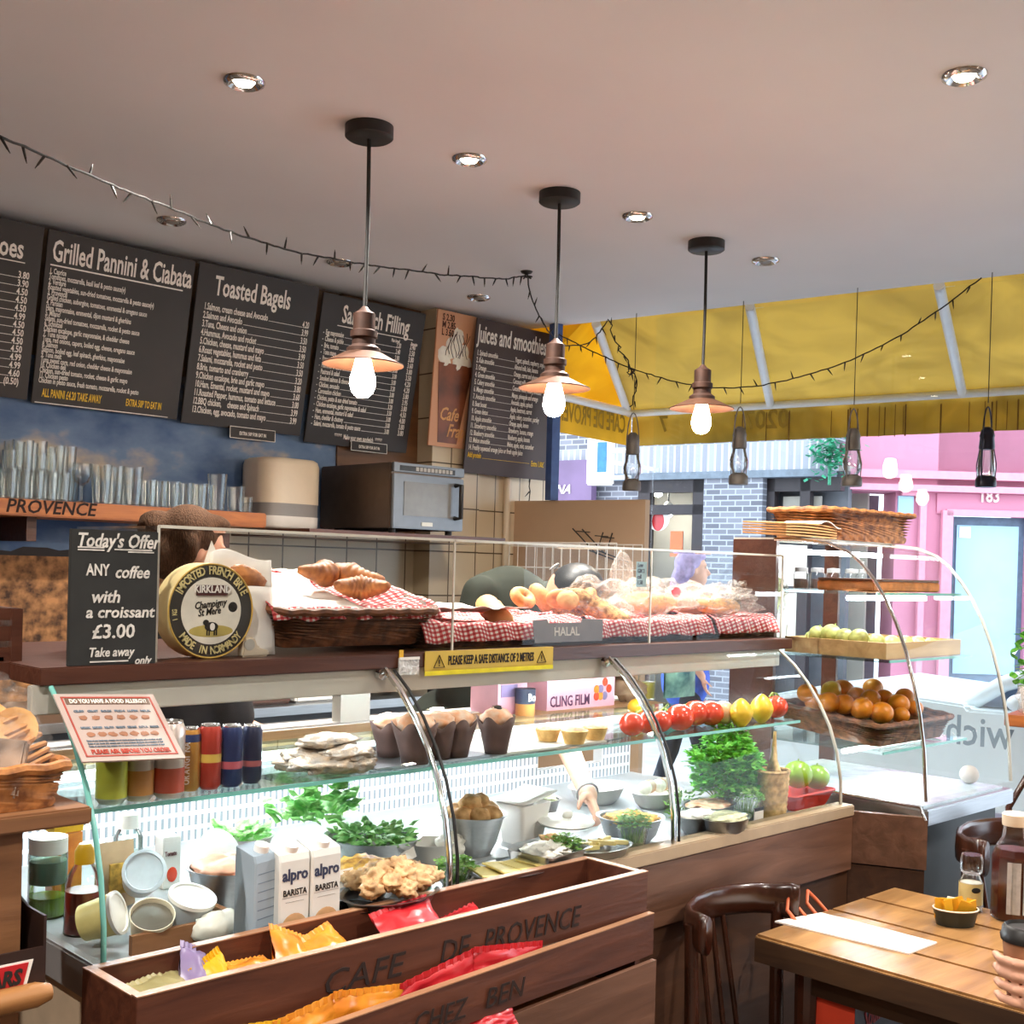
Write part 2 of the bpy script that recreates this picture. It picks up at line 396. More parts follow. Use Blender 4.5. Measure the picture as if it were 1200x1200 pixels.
zs = q(860, 552)[1]                    # underside of the soldier course
zb = q(860, 520)[1]
x0, x1 = q(640, 600)[0]-3, q(980, 600)[0]
MB().span((x0, 0, zb), (x1, .3, 7)).build('upper_wall', m_brick, b)
MB().span((x0, -.02, zs), (x1-.1, .3, zb)).build('soldier_course', m_sold, b)
MB().span((x0, -.03, zs-.07), (x1-.1, .25, zs)).build('lintel', mat('lintel_grey', '#6d7884', .6), b)
xa, xb, xc = q(748, 600)[0], q(824, 600)[0], q(893, 600)[0]
MB().span((xb, .0, 0), (xc, .3, zs-.07)).build('brick_pier', m_brick, b)
MB().span((x0, .05, 0), (xa, .3, zs-.07)).build('brick_pier', m_brick, b)
f = MB()
zt2 = q(790, 597)[1]; zb2 = .5
for xx in (xa+.05, xb-.06): f.span((xx-.07, .02, zb2), (xx+.07, .12, zs-.07))
f.span((xa, .02, zs-.2), (xb, .12, zs-.07)); f.span((xa, .02, zt2-.05), (xb, .12, zt2+.05))
wf = f.build('shop_window_frame', m_frame, b)
MB().span((xa, .09, zb2), (xb, .1, zs-.1)).build('pane', m_pane, wf)
MB().span((x0, .85, 0), (x1, .9, 7)).span((x0, .3, zs), (x1, .85, zs+.05)).build('shop_interior', m_shop, b)
wf = MB().span((xc, .1, zs-.2), (x1, .2, zs-.07)).span((xc, .1, 0), (xc+.08, .2, zs)).span((x1-.4, .1, 0), (x1-.3, .2, zs)).build('second_window_frame', m_frame, b)
MB().span((xc+.05, .3, 0), (x1, .4, zs)).build('dim_interior', m_shopd, b)
MB().span((xc+.12, .22, q(920, 625)[1]), (xc+.5, .26, q(920, 580)[1])).build('blind', m_shop, b)
# things on that building
xs0, zs0 = q(652, 584); xs1, zs1 = q(704, 540)
o = T('purple_shop_sign', 'purple shop fascia with white slanted letters left of the white hanging sign', 'shop sign', Fp(xs0-.4, D-.12, zs0), FRZ)
MB().span((0, -.05, -.6), (xs1-xs0+.4, .05, zs1-zs0)).build('panel', m_lilac, o)
k = MB(); k.text('NA', .13, TM((L(651, 580, D-.17)[0]-xs0+.4, -.06, .04)), 1.0, shear=.4); k.build('lettering', m_ink, o)
xs0, zs0 = q(690, 569, 4); xs1, zs1 = q(740, 512, 4)
o = T('hanging_shop_sign', 'white projecting shop sign with a blue panel beside the brick wall', 'shop sign', Fp(xs0, 4, zs0), FRZ)
wd = xs1-xs0
MB().span((0, -.06, 0), (wd*.55, .06, zs1-zs0)).build('panel', m_white, o, bev=.015)
MB().span((wd*.28, -.07, .12), (wd*.5, -.06, (zs1-zs0)*.9)).build('blue_panel', mat('sign_blue', '#2f72c4', .5), o)
MB().span((wd*.55, -.02, .3), (wd, .02, .34)).span((wd*.55, -.02, .05), (wd, .02, .09)).span((wd*.5, .02, .2), (wd*.52, .95, .24)).build('bracket', m_bar, o)
m_lampw = emis('shop_lamp_glow', '#fff6e4', 60)
for i, (x, y) in enumerate(((771, 577), (783, 601))):
    t_, z_ = q(x, y, D+.4)
    o = T('shop_lamp', ['upper', 'lower'][i]+' white pendant lamp behind the brick building window', 'lamp', Fp(t_, D+.4, z_), FRZ)
    MB().lathe([(.02, .12), (.04, .1), (.12, 0), (.11, 0), (.03, .09)], 14).build('lamp_shade', m_white, o)
    MB().ell((0, 0, .0), .05, 10, 8).build('bulb', m_lampw, o, smooth=True)
    MB().cyl((0, 0, .12), (0, 0, zs-z_), .008).build('cord', m_black, o)
t_, z_ = q(767, 607, D-.0)
o = T('window_sticker', 'oval white and red sticker on the brick building window', 'sticker', Fp(t_, D-.0, z_), FRZ)
MB().cyl((0, .08, 0), (0, .085, 0), .13, n=24).build('disc', m_white, o); MB().ell((.0, .078, -.03), (.07, .004, .1)).build('emblem', m_red, o)
t_, z_ = q(787, 637)
tag(MB().span((-.07, 0, -.13), (.07, .02, .13)).build('orange_poster', mat('orange_print', '#e2703a', .7), loc=Fp(t_, D+.1, z_), rot=(0, 0, FRZ)), 'small orange poster in the brick building window', 'poster')
# climbing plant on the wall
pl = A(973, 530, n=FN, o=Fp(0, D-.15)); mb = MB()
for i in range(300):
    c = pl+FU*random.gauss(0, .09)+FN*random.uniform(-.15, .12)+V((0, 0, random.gauss(0, .1))); a = random.random()*6.3
    d1 = V((math.cos(a), math.sin(a), random.uniform(-.8, .3)))*.07; d2 = d1.cross(V((0, 0, 1))).normalized()*.025
    mb.add([c, c+d1*.5+d2, c+d1, c+d1*.5-d2], [(0, 1, 2, 3)])
mb.tube([pl+V((0, 0, -.3)), pl, pl+V((0, 0, .2))], .015)
tag(mb.build('climbing_plant', leaf('ivy', '#2c8a6a', '#58b890')), 'green leafy plant growing on the brick wall', 'plant')
# pink building, facing the corner of the street
PR = math.atan2(RT.y, RT.x); PD = 11.5
PO = A(1000, 690, d=PD); PX = V((math.cos(PR), math.sin(PR), 0))
PN = V((-math.sin(PR), math.cos(PR), 0))
def pk(x, y):
    p = A(x, y, n=PN, o=PO); return (p-PO).dot(PX), p.z
o = T('pink_street_building', 'pink rendered building with a grey blue door numbered 183', 'building', (PO.x, PO.y, 0), PR)
xe = pk(985, 600)[0]; xf = pk(1110, 600)[0]; zd = pk(1150, 603)[1]
MB().span((xe, 0, pk(1000, 575)[1]), (6, .4, 7)).span((pk(1050, 600)[0], .02, 0), (xf, .4, 4)).span((pk(1205, 600)[0], 0, 0), (6, .4, 3)).span((xf-.1, .0, zd), (3, .4, 3.5)).build('wall', m_pink, o)
k = MB()
for y, dz in ((556, .05), (572, .04)):
    z_ = pk(1100, y)[1]; k.span((xe, -.1, z_-dz), (6, 0, z_+dz*.5))
z_ = pk(1150, 573)[1]; k.span((xf-.06, -.06, z_-.03), (5, 0, z_+.02)); k.span((xf-.06, -.06, 0), (xf+.04, 0, zd+.03)); k.span((xf-.02, -.06, zd-.02), (5, 0, zd+.04))
xp = pk(1080, 600)[0]; k.span((xp-.03, -.06, 0), (xp+.03, 0, z_)); k.span((pk(1055, 600)[0], -.05, pk(1055, 577)[1]-.03), (xp, 0, pk(1055, 577)[1]+.02))
k.build('moulding', m_pinkd, o)
k = MB(); k.text('183', .17, TM((pk(1146, 588)[0], -.02, pk(1146, 588)[1])), .8); k.build('house_number', m_ink, o)
dr = MB().span((xf+.03, .08, 0), (pk(1205, 600)[0], .14, zd-.02)).build('door', m_dblue, o)
MB().span((pk(1124, 620)[0], .06, pk(1124, 790)[1]), (pk(1197, 620)[0], .1, pk(1124, 615)[1])).build('door_glass', m_lblue, dr)
MB().span((pk(1127, 620)[0], .05, pk(1127, 630)[1]), (pk(1140, 620)[0], .06, pk(1127, 617)[1])).build('door_notice', m_white, dr)
MB().span((pk(1052, 600)[0], -.01, pk(1052, 602)[1]), (pk(1070, 600)[0], .03, pk(1052, 581)[1])).build('side_window', m_lblue, o)
MB().span((xe-1, .6, 0), (pk(1052, 600)[0], .7, pk(1000, 575)[1])).build('dark_shopfront', m_shopd, o)
MB().span((pk(1010, 600)[0], .45, 0), (pk(1018, 600)[0], .55, 2)).span((pk(990, 600)[0], .45, pk(990, 603)[1]), (pk(998, 600)[0], .5, pk(990, 585)[1])).build('shopfront_post', m_shop, o)
# white car at the kerb
ca, za = L(1083, 818, 1.7); cb, zcb = L(1130, 838, 1.7)
o = T('white_car', 'white car parked outside the shop window', 'car', Fp(ca-1.2, 1.7, 0), FRZ)
hd = za; X0 = 0; XA = cb-ca+1.2
prof = [(0, .25), (0, hd-.28), (.12, hd-.08), (.7, hd+.03), (XA, hd-.02), (XA+.02, .95*hd), (3.9, .95*hd), (3.95, .3), (3.6, .25)]
MB().prism([(x, 0, z) for x, z in prof], (0, 1.6, 0)).build('body', m_car, o, bev=.04, smooth=True)
rp = [(XA-.02, hd-.04), (XA+.18, hd+.1), (XA+.55, hd+.24), (XA+1.1, hd+.3), (XA+2.2, hd+.28), (XA+2.7, hd-.02)]
MB().prism([(x, .18, z) for x, z in rp], (0, 1.24, 0)).build('cabin_glass', m_cargl, o, bev=.03, smooth=True)
MB().tube([(x, .17, z+.01) for x, z in rp], .05, 8, flat=1).tube([(x, 1.43, z+.01) for x, z in rp], .05, 8).build('roof_rail', m_car, o, smooth=True)
for x in (.75, 3.15):
    for yy in (.02, 1.4): MB().cyl((x, yy, .3), (x, yy+.18, .3), .3, n=24).build('wheel', m_black, o, bev=.02)
MB().ell((XA+.35, -.06, hd+.02), (.1, .06, .06)).build('wing_mirror', m_car, o, smooth=True)
# woman walking past: body made later with the other people

# ---------------------------------------------------------------- awning
tc, zc = L(740, 475, 1.28); zv = L(740, 519, 1.28)[1]; zr = L(1200, 457, 1.28)[1]; zc = (zc+zr)/2; TE = 6.6
o = T('awning', 'yellow canvas awning on white bars outside the shop front', 'awning', Fp(0, 0, 0), FRZ)
th = L(692, 375, 0)[0]
def sag(u_, v_): return V((th*(1-v_)+tc*v_ + u_*(TE-(th*(1-v_)+tc*v_)), .03+v_*1.25, (CZ+.07)*(1-v_)+zc*v_-.03*math.sin(PI*v_)+.012*math.sin(u_*44)*(1-v_)-.02*v_))
MB().grid(sag, 90, 10).build('canvas_roof', m_canv, o, solid=.004, smooth=True)
MB().add([(th, .03, CZ+.07), (tc, 1.28, zc), (tc, .03, zc), (tc, .03, CZ+.07)], [(0, 1, 2), (0, 2, 3)]).build('canvas_side', m_canv2, o, solid=.004)
dp = zc-zv
MB().grid(lambda u_, v_: V((tc+u_*(TE-tc), 1.30+.008*math.sin(u_*160)+.004*math.sin(u_*397), zc-.02-v_*dp)), 240, 3).build('valance', canvas('valance_canvas', '#ccb058', '#a08a44'), o, solid=.003, smooth=True)
MB().grid(lambda u_, v_: V((tc-.01, .06+u_*1.24, zc-.02-v_*dp)), 20, 3).build('side_valance', canvas('side_valance_canvas', '#d6b650', '#b89a40'), o, solid=.003)
k = MB().tube([(tc+.03, .1, zc-.035), (tc+.03, 1.24, zc-.035)], .024, 10).tube([(tc, 1.24, zc-.035), (TE, 1.24, zc-.035)], .024, 10)
k.build('front_bar', m_bar, o, smooth=True)
for i, (a_, b_) in enumerate((((692, 375), None), ((873, 357), (906, 466)), ((1096, 330), (1130, 457)))):
    ta = L(*a_, 0)[0]; tb = tc if b_ is None else L(*b_, 1.28)[0]
    MB().tube([(ta, .06, CZ-.0), (tb, 1.24, zc-.03)], .027, 10).build('rafter', m_bar, o, smooth=True)
m_streak = mat('rust_stain', '#6b4c14', .9, var=.3)
for i in range(38):
    k = MB(); t_ = tc+.75+random.random()*3.6; wd = random.choice((.004, .006, .009))
    k.box((t_, 1.285, zc-.06-dp*.45), (wd, .002, dp*random.uniform(.7, .85))); k.build('rain_streak', m_streak, o)
RM = Matrix.Rotation(PI, 4, 'Z') @ FRONT
k = MB(); k.text('0207', .17, TM((L(924, 500, 1.28)[0], 1.288, zv+dp*.25), RM), .9); k.text('7', .15, TM((L(782, 505, 1.28)[0], 1.288, zv+dp*.3), RM), .9)
RS = Matrix.Rotation(-PI/2, 4, 'Z') @ FRONT
k.text('CAFE DE PROVENCE', .17, TM((tc+.004, 1.2, zv+dp*.25), RS), .62)
k.build('lettering', mat('ochre_lettering', '#8f7420', .9), o)

# ---------------------------------------------------------------- ceiling downlights
lit = {0: 1, 1: 1, 2: 1, 4: 1}
names = ['nearest the black pendant canopy, over the menu boards side', 'between the first and second pendants', 'between the second and third pendants', 'unlit, beyond the third pendant',
         'alone at the right of the ceiling', 'unlit, over the panini menu board', 'unlit, over the sandwich menu board', 'unlit, over the juices menu board']
for i, (x, y) in enumerate(((286, 95), (550, 186), (747, 253), (897, 305), (1130, 88), (201, 258), (398, 307), (561, 348))):
    p = A(x, y, Z=CZ)
    o = T('downlight', 'round chrome downlight '+names[i] if i not in lit else 'lit round chrome downlight '+names[i], 'ceiling light', p, 0, 'recessed ceiling downlights')
    r = .06
    MB().lathe([(r*.5, .0), (r*.62, -.004), (r*.8, -.014), (r, -.008), (r*1.04, 0)], 28).build('rim', m_chrome, o, smooth=True)
    MB().lathe([(0, -.012), (r*.42, -.011), (r*.55, -.001)], 20).build('lens', m_spot if i in lit else m_off, o, smooth=True)
    if i in lit:
        l = bpy.data.lights.new('spot_beam', 'SPOT'); l.energy = 110; l.color = (1, .96, .9); l.spot_size = 2.3; l.spot_blend = .8; l.shadow_soft_size = .03
        q_ = bpy.data.objects.new('spot_beam', l); COL.objects.link(q_); q_.parent = o; q_.location = (0, 0, -.03)
# extra downlights, added out of view to light the room
for x, y in ((.2, 1.2), (1.6, -.4), (-.9, -.4), (3.6, .2), (-.9, 2.2)):
    o = T('downlight', 'unseen round chrome downlight added out of view to light the room', 'ceiling light', (x, y, CZ), 0, 'recessed ceiling downlights')
    MB().lathe([(.03, .0), (.037, -.004), (.048, -.014), (.06, -.008), (.062, 0)], 28).build('rim', m_chrome, o, smooth=True)
    MB().lathe([(0, -.012), (.026, -.011), (.033, -.001)], 20).build('lens', m_spot, o, smooth=True)
    l = bpy.data.lights.new('spot_beam', 'SPOT'); l.energy = 110; l.color = (1, .96, .9); l.spot_size = 2.3; l.spot_blend = .8; l.shadow_soft_size = .03
    q_ = bpy.data.objects.new('spot_beam', l); COL.objects.link(q_); q_.parent = o; q_.location = (0, 0, -.03)

# ---------------------------------------------------------------- pendant lamps
for i, ((cx, cy), (bx, by), wpx) in enumerate((((433, 148), (427, 424), 95), ((656, 226), (650, 452), 84), ((828, 283), (821, 476), 75), ((0, 0), (0, 0), 0), ((0, 0), (0, 0), 1), ((0, 0), (0, 0), 2))):
    if i < 3: p = A(cx, cy, Z=CZ); p.z = CZ; zs_ = A(bx, by, Y=p.y).z; r = S(wpx/2, p)*1.0
    else: p = V([(-.9, .3, CZ), (1.2, -1.1, CZ), (3.4, -.6, CZ)][wpx])  # the last three pendants are added out of view to brighten the ceiling
    o = T('pendant_lamp', (['nearest', 'middle', 'farthest'][i]+' of the three copper pendant lamps with glowing filament bulb' if i < 3 else 'unseen copper pendant lamp added behind the camera to brighten the ceiling'), 'pendant lamp', p, 0, 'copper pendant lamps over the counter')
    dz = zs_-CZ
    MB().lathe([(0, -.042), (.07, -.042), (.078, -.036), (.078, 0), (0, 0)], 30).build('canopy', m_black, o, smooth=True)
    MB().tube([(0, 0, -.04), (.004, 0, dz*.4), (0, 0, dz+.165)], .0065, 8).build('cord', m_dark, o, smooth=True)
    MB().lathe([(.008, dz+0.1776), (.018, dz+0.1656), (.036, dz+0.1536), (.036, dz+0.1016), (.044, dz+0.0976), (.044, dz+0.0776), (.038, dz+0.0736), (.038, dz+0.0536), (.055, dz+0.0416), (.055, dz+0.0296), (.03, dz+0.0280)], 26).build('lamp_holder', m_bronze, o, smooth=True)
    MB().lathe([(.03, dz+.034), (.06, dz+.028), (r*.8, dz+.004), (r, dz-.008), (r, dz-.012), (r*.8, dz-.002), (.055, dz+.022), (.03, dz+.028)], 40).build('lamp_shade', m_shade, o, smooth=True)
    MB().lathe([(0, dz-.118), (.02, dz-.114), (.034, dz-.1), (.042, dz-.075), (.04, dz-.05), (.03, dz-.015), (.022, dz+.02), (.02, dz+.03)], 20).build('bulb', m_bulb, o, smooth='all')

# ---------------------------------------------------------------- fairy light cables
m_mini = mat('mini_bulb_black', '#191613', .35)
mini = None
def fairy(name, label, pts, wig=.004, step=.075, r=.0035):
    global mini
    # resample
    P = [V(p) for p in pts]; out = []
    for a, b in zip(P, P[1:]):
        n_ = max(1, int((b-a).length/.03)); out += [a.lerp(b, k/n_) for k in range(n_)]
    out.append(P[-1]); sm = out[:]
    for _ in range(6): sm = [sm[0]]+[(sm[k-1]+sm[k]*2+sm[k+1])/4 for k in range(1, len(sm)-1)]+[sm[-1]]
    base = sm[0]; o = T(name, label, 'fairy lights', base)
    MB().tube([p-base+V((random.uniform(-wig, wig), random.uniform(-wig, wig), random.uniform(-wig, wig)*.6)) for p in sm], r, 6).build('cable', m_dark, o, smooth=True)
    acc = 0; cnt = 0
    for a, b in zip(sm, sm[1:]):
        acc += (b-a).length
        if acc > step and cnt < 95:
            acc = 0; cnt += 1
            if mini is None:
                mini = MB().cyl((0, 0, 0), (0, 0, -.03), .0042, .003, 8).cyl((0, 0, -.03), (0, 0, -.042), .0025, .001, 6).build('mini_bulb', m_mini, o); k = mini
            else:
                k = mini.copy(); COL.objects.link(k); k.parent = o
            k.location = a-base; k.rotation_euler = (random.uniform(-.5, .5)+(PI if random.random() < .22 else 0), random.uniform(-.7, .7), 0)
    return o
hook = A(617, 323, Z=CZ-.02)
pts = []
for i, (x, y) in enumerate(((-40, 148), (0, 160), (60, 186), (130, 216), (200, 244), (270, 272), (340, 294), (428, 310), (520, 322), (590, 327), (617, 323))):
    f_ = i/10; yy = 2.95*(1-f_)+hook.y*f_; pts.append(A(x, y, Y=yy))
fairy('fairy_lights', 'black fairy light cable swagged across the ceiling to a hook', pts)
e0 = Fp(L(655, 395)[0], -.06, 0)
hof = (hook-FO).dot(FN)
pts = [hook+V((.01, 0, -.01))]+[A(x, y, n=FN, o=Fp(0, hof*(1-(k+1)/6.)-.10)) for k, (x, y) in enumerate(((622, 350), (636, 378), (648, 396), (662, 406), (690, 404)))]
pts += [A(x, y, n=FN, o=Fp(0, -.09)) for x, y in ((705, 388), (712, 376))]
fairy('fairy_lights', 'short black fairy light cable from the ceiling hook to the window head', pts)
pts = [A(x, y, n=FN, o=Fp(0, -.05)) for x, y in ((655, 392), (690, 410), (735, 430), (780, 445), (830, 455), (880, 454), (930, 444), (990, 426), (1050, 397), (1110, 357), (1150, 326))]
fairy('fairy_lights', 'long black fairy light cable drooping along the shop window', pts)
pts = [A(x, y, n=FN, o=Fp(0, -.08)) for x, y in ((714, 374), (722, 400), (733, 424), (748, 436), (738, 446), (728, 432), (742, 426), (748, 445), (744, 465), (747, 482), (739, 478))]
fairy('fairy_lights', 'tangled bunch of fairy light cable hanging at the awning corner', pts, .012, .04)
o = T('ceiling_hook', 'small black star shaped hook on the ceiling holding fairy lights', 'hook', (hook.x, hook.y, CZ))
k = MB().lathe([(0, 0), (.03, 0), (.025, -.008), (.008, -.014), (.007, -.03), (0, -.03)], 14)
for a in range(5): k.tube([(0, 0, -.02), (.03*math.cos(a*1.26), .03*math.sin(a*1.26), -.028)], .004, 6)
k.build('hook_body', m_black, o)

# ---------------------------------------------------------------- hanging storm lanterns
m_lmet = mat('grey_lantern_metal', '#6d6864', .55, .3, var=.2)
m_lblk = mat('navy_lantern_metal', '#1a1b2c', .4, .5, var=.2)
for i, ((tx, ty), (bx, by), bpx, mm, lb) in enumerate((((752, 371), (740, 575), 24, m_lmet, 'grey storm lantern nearest the awning corner'), ((872, 357), (865, 568), 25, m_lmet, 'grey round globed storm lantern before the brick pier'),
        ((1008, 341), (998, 570), 26, m_lmet, 'grey storm lantern hanging where the pink building begins'), ((1162, 322), (1155, 571), 26, m_lblk, 'navy storm lantern hanging above the door number 183'))):
    t_ = L(tx, ty)[0]; p = Fp(t_, -.07, CZ); bt = A(bx, by, n=FN, o=Fp(0, -.07)); p = bt.copy(); p.z = CZ
    h0 = bt.z-CZ; r = S(bpx/2, bt)*.88; hh = S(85 if i != 3 else 88, bt)
    o = T('storm_lantern', lb+', hung on a thin wire', 'lantern', p, 0, 'storm lanterns at the window')
    MB().tube([(0, 0, 0), (0, 0, h0+hh*1.12)], .0022, 6).build('hanging_wire', m_black, o)
    MB().lathe([(0, h0), (r, h0), (r*1.05, h0+hh*.03), (r, h0+hh*.12), (r*.6, h0+hh*.16), (0, h0+hh*.16)], 22).build('oil_tank', mm, o, smooth=True)
    pr = [(r*.6, .16), (r*.98, .24), (r*1.0, .33), (r*.72, .45), (r*.62, .5)] if i != 3 else [(r*.9, .14), (r*.92, .2), (r*.75, .42), (r*.62, .52)]
    MB().lathe([(a_, h0+hh*z_) for a_, z_ in pr], 22, cap=False).build('globe', m_globe, o, smooth=True)
    MB().lathe([(r*.74, h0+hh*.5), (r*.8, h0+hh*.53), (r*.7, h0+hh*.66), (r*.76, h0+hh*.68), (r*.6, h0+hh*.76), (r*.3, h0+hh*.8), (0, h0+hh*.8)], 20).build('burner_cap', mm, o, smooth=True)
    k = MB()
    for s_ in (-1, 1):
        k.tube([(s_*r*.95, 0, h0+hh*.08), (s_*r*1.12, 0, h0+hh*.3), (s_*r*1.05, 0, h0+hh*.62), (s_*r*.6, 0, h0+hh*.72)], .004, 6)
        k.tube([(0, s_*r*.95, h0+hh*.12), (0, s_*r*1.04, h0+hh*.3), (0, s_*r*.75, h0+hh*.5)], .0025, 6)
    k.build('guard_wires', mm, o)
    k = MB().tube([(s_*r*1.05*math.cos(a), s_*0, h0+hh*(.62+.45*math.sin(a))) for s_ in (1,) for a in [PI*j/12 for j in range(13)]], .0035, 6)
    k.build('bail_handle', mm, o, smooth=True)
# ================================================================ BACK WALL
# printed mural: sky, tree line and flower field
o = T('wall_mural', 'wall mural of a cloudy blue sky over an orange flower field', 'mural', (0, WB, 0))
zh = A(40, 642, Y=WB).z; xm = A(392, 560, Y=WB).x
t = NT('sky_print'); nz = t.n('ShaderNodeTexNoise'); nz.inputs['Scale'].default_value = 2.6; nz.inputs['Detail'].default_value = 5
t.l(t.coord((1, 1, 1.6)), nz.inputs['Vector'])
t.bsdf(t.ramp(nz.outputs['Fac'], [(.36, lin('#365684')), (.54, lin('#6a84a8')), (.64, lin('#b9ab9c')), (.74, lin('#dcc2a2'))]), .6); m_sky = t.m
m_field = mat('field_print', '#4e301e', .8, var=.4, scale=22, hx2='#a8764a', detail=6)
m_trees = mat('tree_line_print', '#221a1c', .7, var=.3)
MB().span((-2.6, -.006, zh-.02), (xm, 0, 2.5)).build('sky_print', m_sky, o)
MB().span((-2.6, -.008, .5), (xm, 0, zh-.02)).build('field_print', m_field, o)
k = MB(); n_ = 120
k.prism([(-2.6, 0, zh-.035)]+[(-2.6+(xm+2.6)*i/n_, 0, zh-.005+.018*noise.noise((i*.35, 0, 0))+.012*noise.noise((i*1.3, 4, 0))) for i in range(n_+1)]+[(xm, 0, zh-.035)], (0, -.009, 0)); k.build('tree_line_print', m_trees, o)
# brown board behind the microwave
st(MB().span((xm, WB-.02, 1.8), (4.26, WB, CZ)).build('trim_3', wood('brown_wall_board', '#5a3b22', '#7a5230', (1, 1, 6), .5, 3, False)))

# ---------------------------------------------------------------- menu boards
def board(label, tl, tr, bl, rows, title, tx, extra=None, ytop=4.99, ybot=5.13, name='menu_board', cat='menu board', group=None, mm=None):
    a, b_, c = A(*tl, Y=ytop), A(*tr, Y=ytop), A(*bl, Y=ybot)
    zt_ = min(a.z, CZ-.01) if a.z < CZ+.2 else CZ-.01
    W = b_.x-a.x; Hh = math.hypot(zt_-c.z, ybot-ytop); th_ = math.asin((ybot-ytop)/Hh)
    o = T(name, label, cat, (a.x, ybot, c.z), group=group, rot=(th_, 0, 0))
    MB().span((0, -.012, 0), (W, 0, Hh)).build('panel', mm or m_board, o, bev=.002)
    return o, W, Hh
def place(k, s, size, x, z, sx=.5, al='LEFT', y=-.0135, shear=0, rz=0, ext=.0005):
    return k.text(s, size, Matrix.Translation((x, y, z)) @ FRONT @ Matrix.Rotation(rz, 4, 'Z'), sx, al, shear, ext)
def plist(k, rows, x0, x1, z0, z1, size, sx=.45, dots=True):
    n = len(rows)
    for i, rw in enumerate(rows):
        z = z0+(z1-z0)*i/max(1, n-1); it, pr = rw if isinstance(rw, tuple) else (rw, None)
        wd = place(k, it, size, x0, z, sx) if it else 0
        if pr:
            place(k, pr, size, x1, z, sx, 'RIGHT')
            if dots: k.span((x0+wd+.006, -.0135, z), (x1-size*sx*1.65, -.0129, z+.0022))
# potatoes board, cut by the frame
o, W, Hh = board('black menu board cut by the left edge of the photo, with only prices showing', (-150, 222), (51, 266), (-150, 447), 0, 0, 0, group='black menu boards on the back wall')
k = MB(); place(k, 'Jacket Potatoes', .115, W*.885, Hh*.80, .62, 'RIGHT'); k.span((W*.1, -.0135, Hh*.775), (W*.9, -.0129, Hh*.781)); k.build('heading', m_ink, o)
k = MB(); plist(k, [('', q_) for q_ in '3.80 3.90 4.50 4.50 4.50 4.99 4.50 4.50'.split()]+[('', '4.50'), ('', '4.50'), ('', '4.99'), ('', '4.99'), ('', '4.60'), ('', '(0.50)')], W*.1, W*.935, Hh*.69, Hh*.08, .04, .68, True); k.build('price_list', m_ink, o)
# panini board
o, W, Hh = board('black menu board headed Grilled Pannini and Ciabata', (56, 268), (228, 305), (47, 473), 0, 0, 0, group='black menu boards on the back wall')
k = MB(); place(k, 'Grilled Pannini & Ciabata', .125, W*.035, Hh*.83, .525*W/.70); k.build('heading', m_ink, o); k = MB(); k.span((W*.03, -.0135, Hh*.80), (W*.93, -.0129, Hh*.808)); k.build('underline', m_ink, o); k = MB(); k.span((W*.02, -.0135, .004), (W*.93, -.0129, .008)); k.build('bottom_line', m_ink, o)
rows = ['1. Caprice', 'Tomatoes, mozzarella, basil leaf & pesto sauce(v)', '2. Verdure', 'Roasted vegetables, sun-dried tomatoes, mozzarella & pesto sauce(v)', '3. Provencal', 'Grilled chicken, aubergine, tomatoes, emmental & oregano sauce',
        '4. Parisian', 'Ham, mayonnaise, emmental, dijon mustard & gherkins', '5. Milano', 'Salami, sun-dried tomatoes, mozzarella, rocket & pesto sauce', '6. Schnitzel', 'Chicken escalope, garlic mayonnaise, & cheddar cheese', '7. Tuna nicoise', 'Tuna, red onions, capers, boiled egg, cheese, oregano sauce',
        '8. Salmon', 'Salmon, boiled egg, leaf spinach, gherkins, mayonnaise', '9. Tuna melt', 'Tuna sweet corn, red onion, cheddar cheese & mayonnaise', '10. Chicken deli', 'Chicken, sun-dried tomato, rocket, cheese & garlic mayo', '11. Chicken pesto', 'Chicken in pesto sauce, fresh tomato, mozzarella, rocket & pesto']
k = MB(); plist(k, rows, W*.03, W, Hh*.755, Hh*.125, .033, .565*W/.70*.95); k.build('dish_list', m_ink, o)
k = MB(); place(k, 'ALL PANINI £4.20 TAKE AWAY', .05, W*.06, Hh*.045, .4*W/.7); k.build('offer_line', m_yink, o); k = MB(); place(k, 'EXTRA 50P TO EAT IN', .045, W*.62, Hh*.05, .4*W/.7); k.build('offer_line', m_yink, o)
# bagels board
o, W, Hh = board('black menu board headed Toasted Bagels', (233, 306), (373, 341), (213, 495), 0, 0, 0, group='black menu boards on the back wall')
k = MB(); place(k, 'Toasted Bagels', .125, W*.45, Hh*.82, .58*W/.7, 'CENTER'); k.build('heading', m_ink, o)
rows = [('1.Salmon, cream cheese and Avocado', '4.20'), ('2.Salmon and Avocado', '3.99'), ('3.Tuna, Cheese and onion', '3.50'), ('4.Hummus, Avocado and rocket', '3.50'), ('5.Chicken, cheese, mustard and mayo', '3.99'), ('6.Roast vegetables, hummus and feta', '3.50'),
        ('7.Salami, mozzarella, rocket and pesto', '3.50'), ('8.Brie, tomarto and cranberry', '3.20'), ('9.Chicken escalope, brie and garlic mayo', '3.80'), ('10.Ham, Emental, rocket, mustard and mayo', '3.60'), ('11.Roasted Pepper, hummus, tomato and lettuce', '3.00'), ('12.BBQ chicken,     cheese and Spinach', '3.99'), ('13.Chicken, egg, avocado, tomato and mayo', '3.99')]
k = MB(); plist(k, rows, W*.07, W*.95, Hh*.72, Hh*.075, .045, .53*W/.7); k.build('dish_list', m_ink, o)
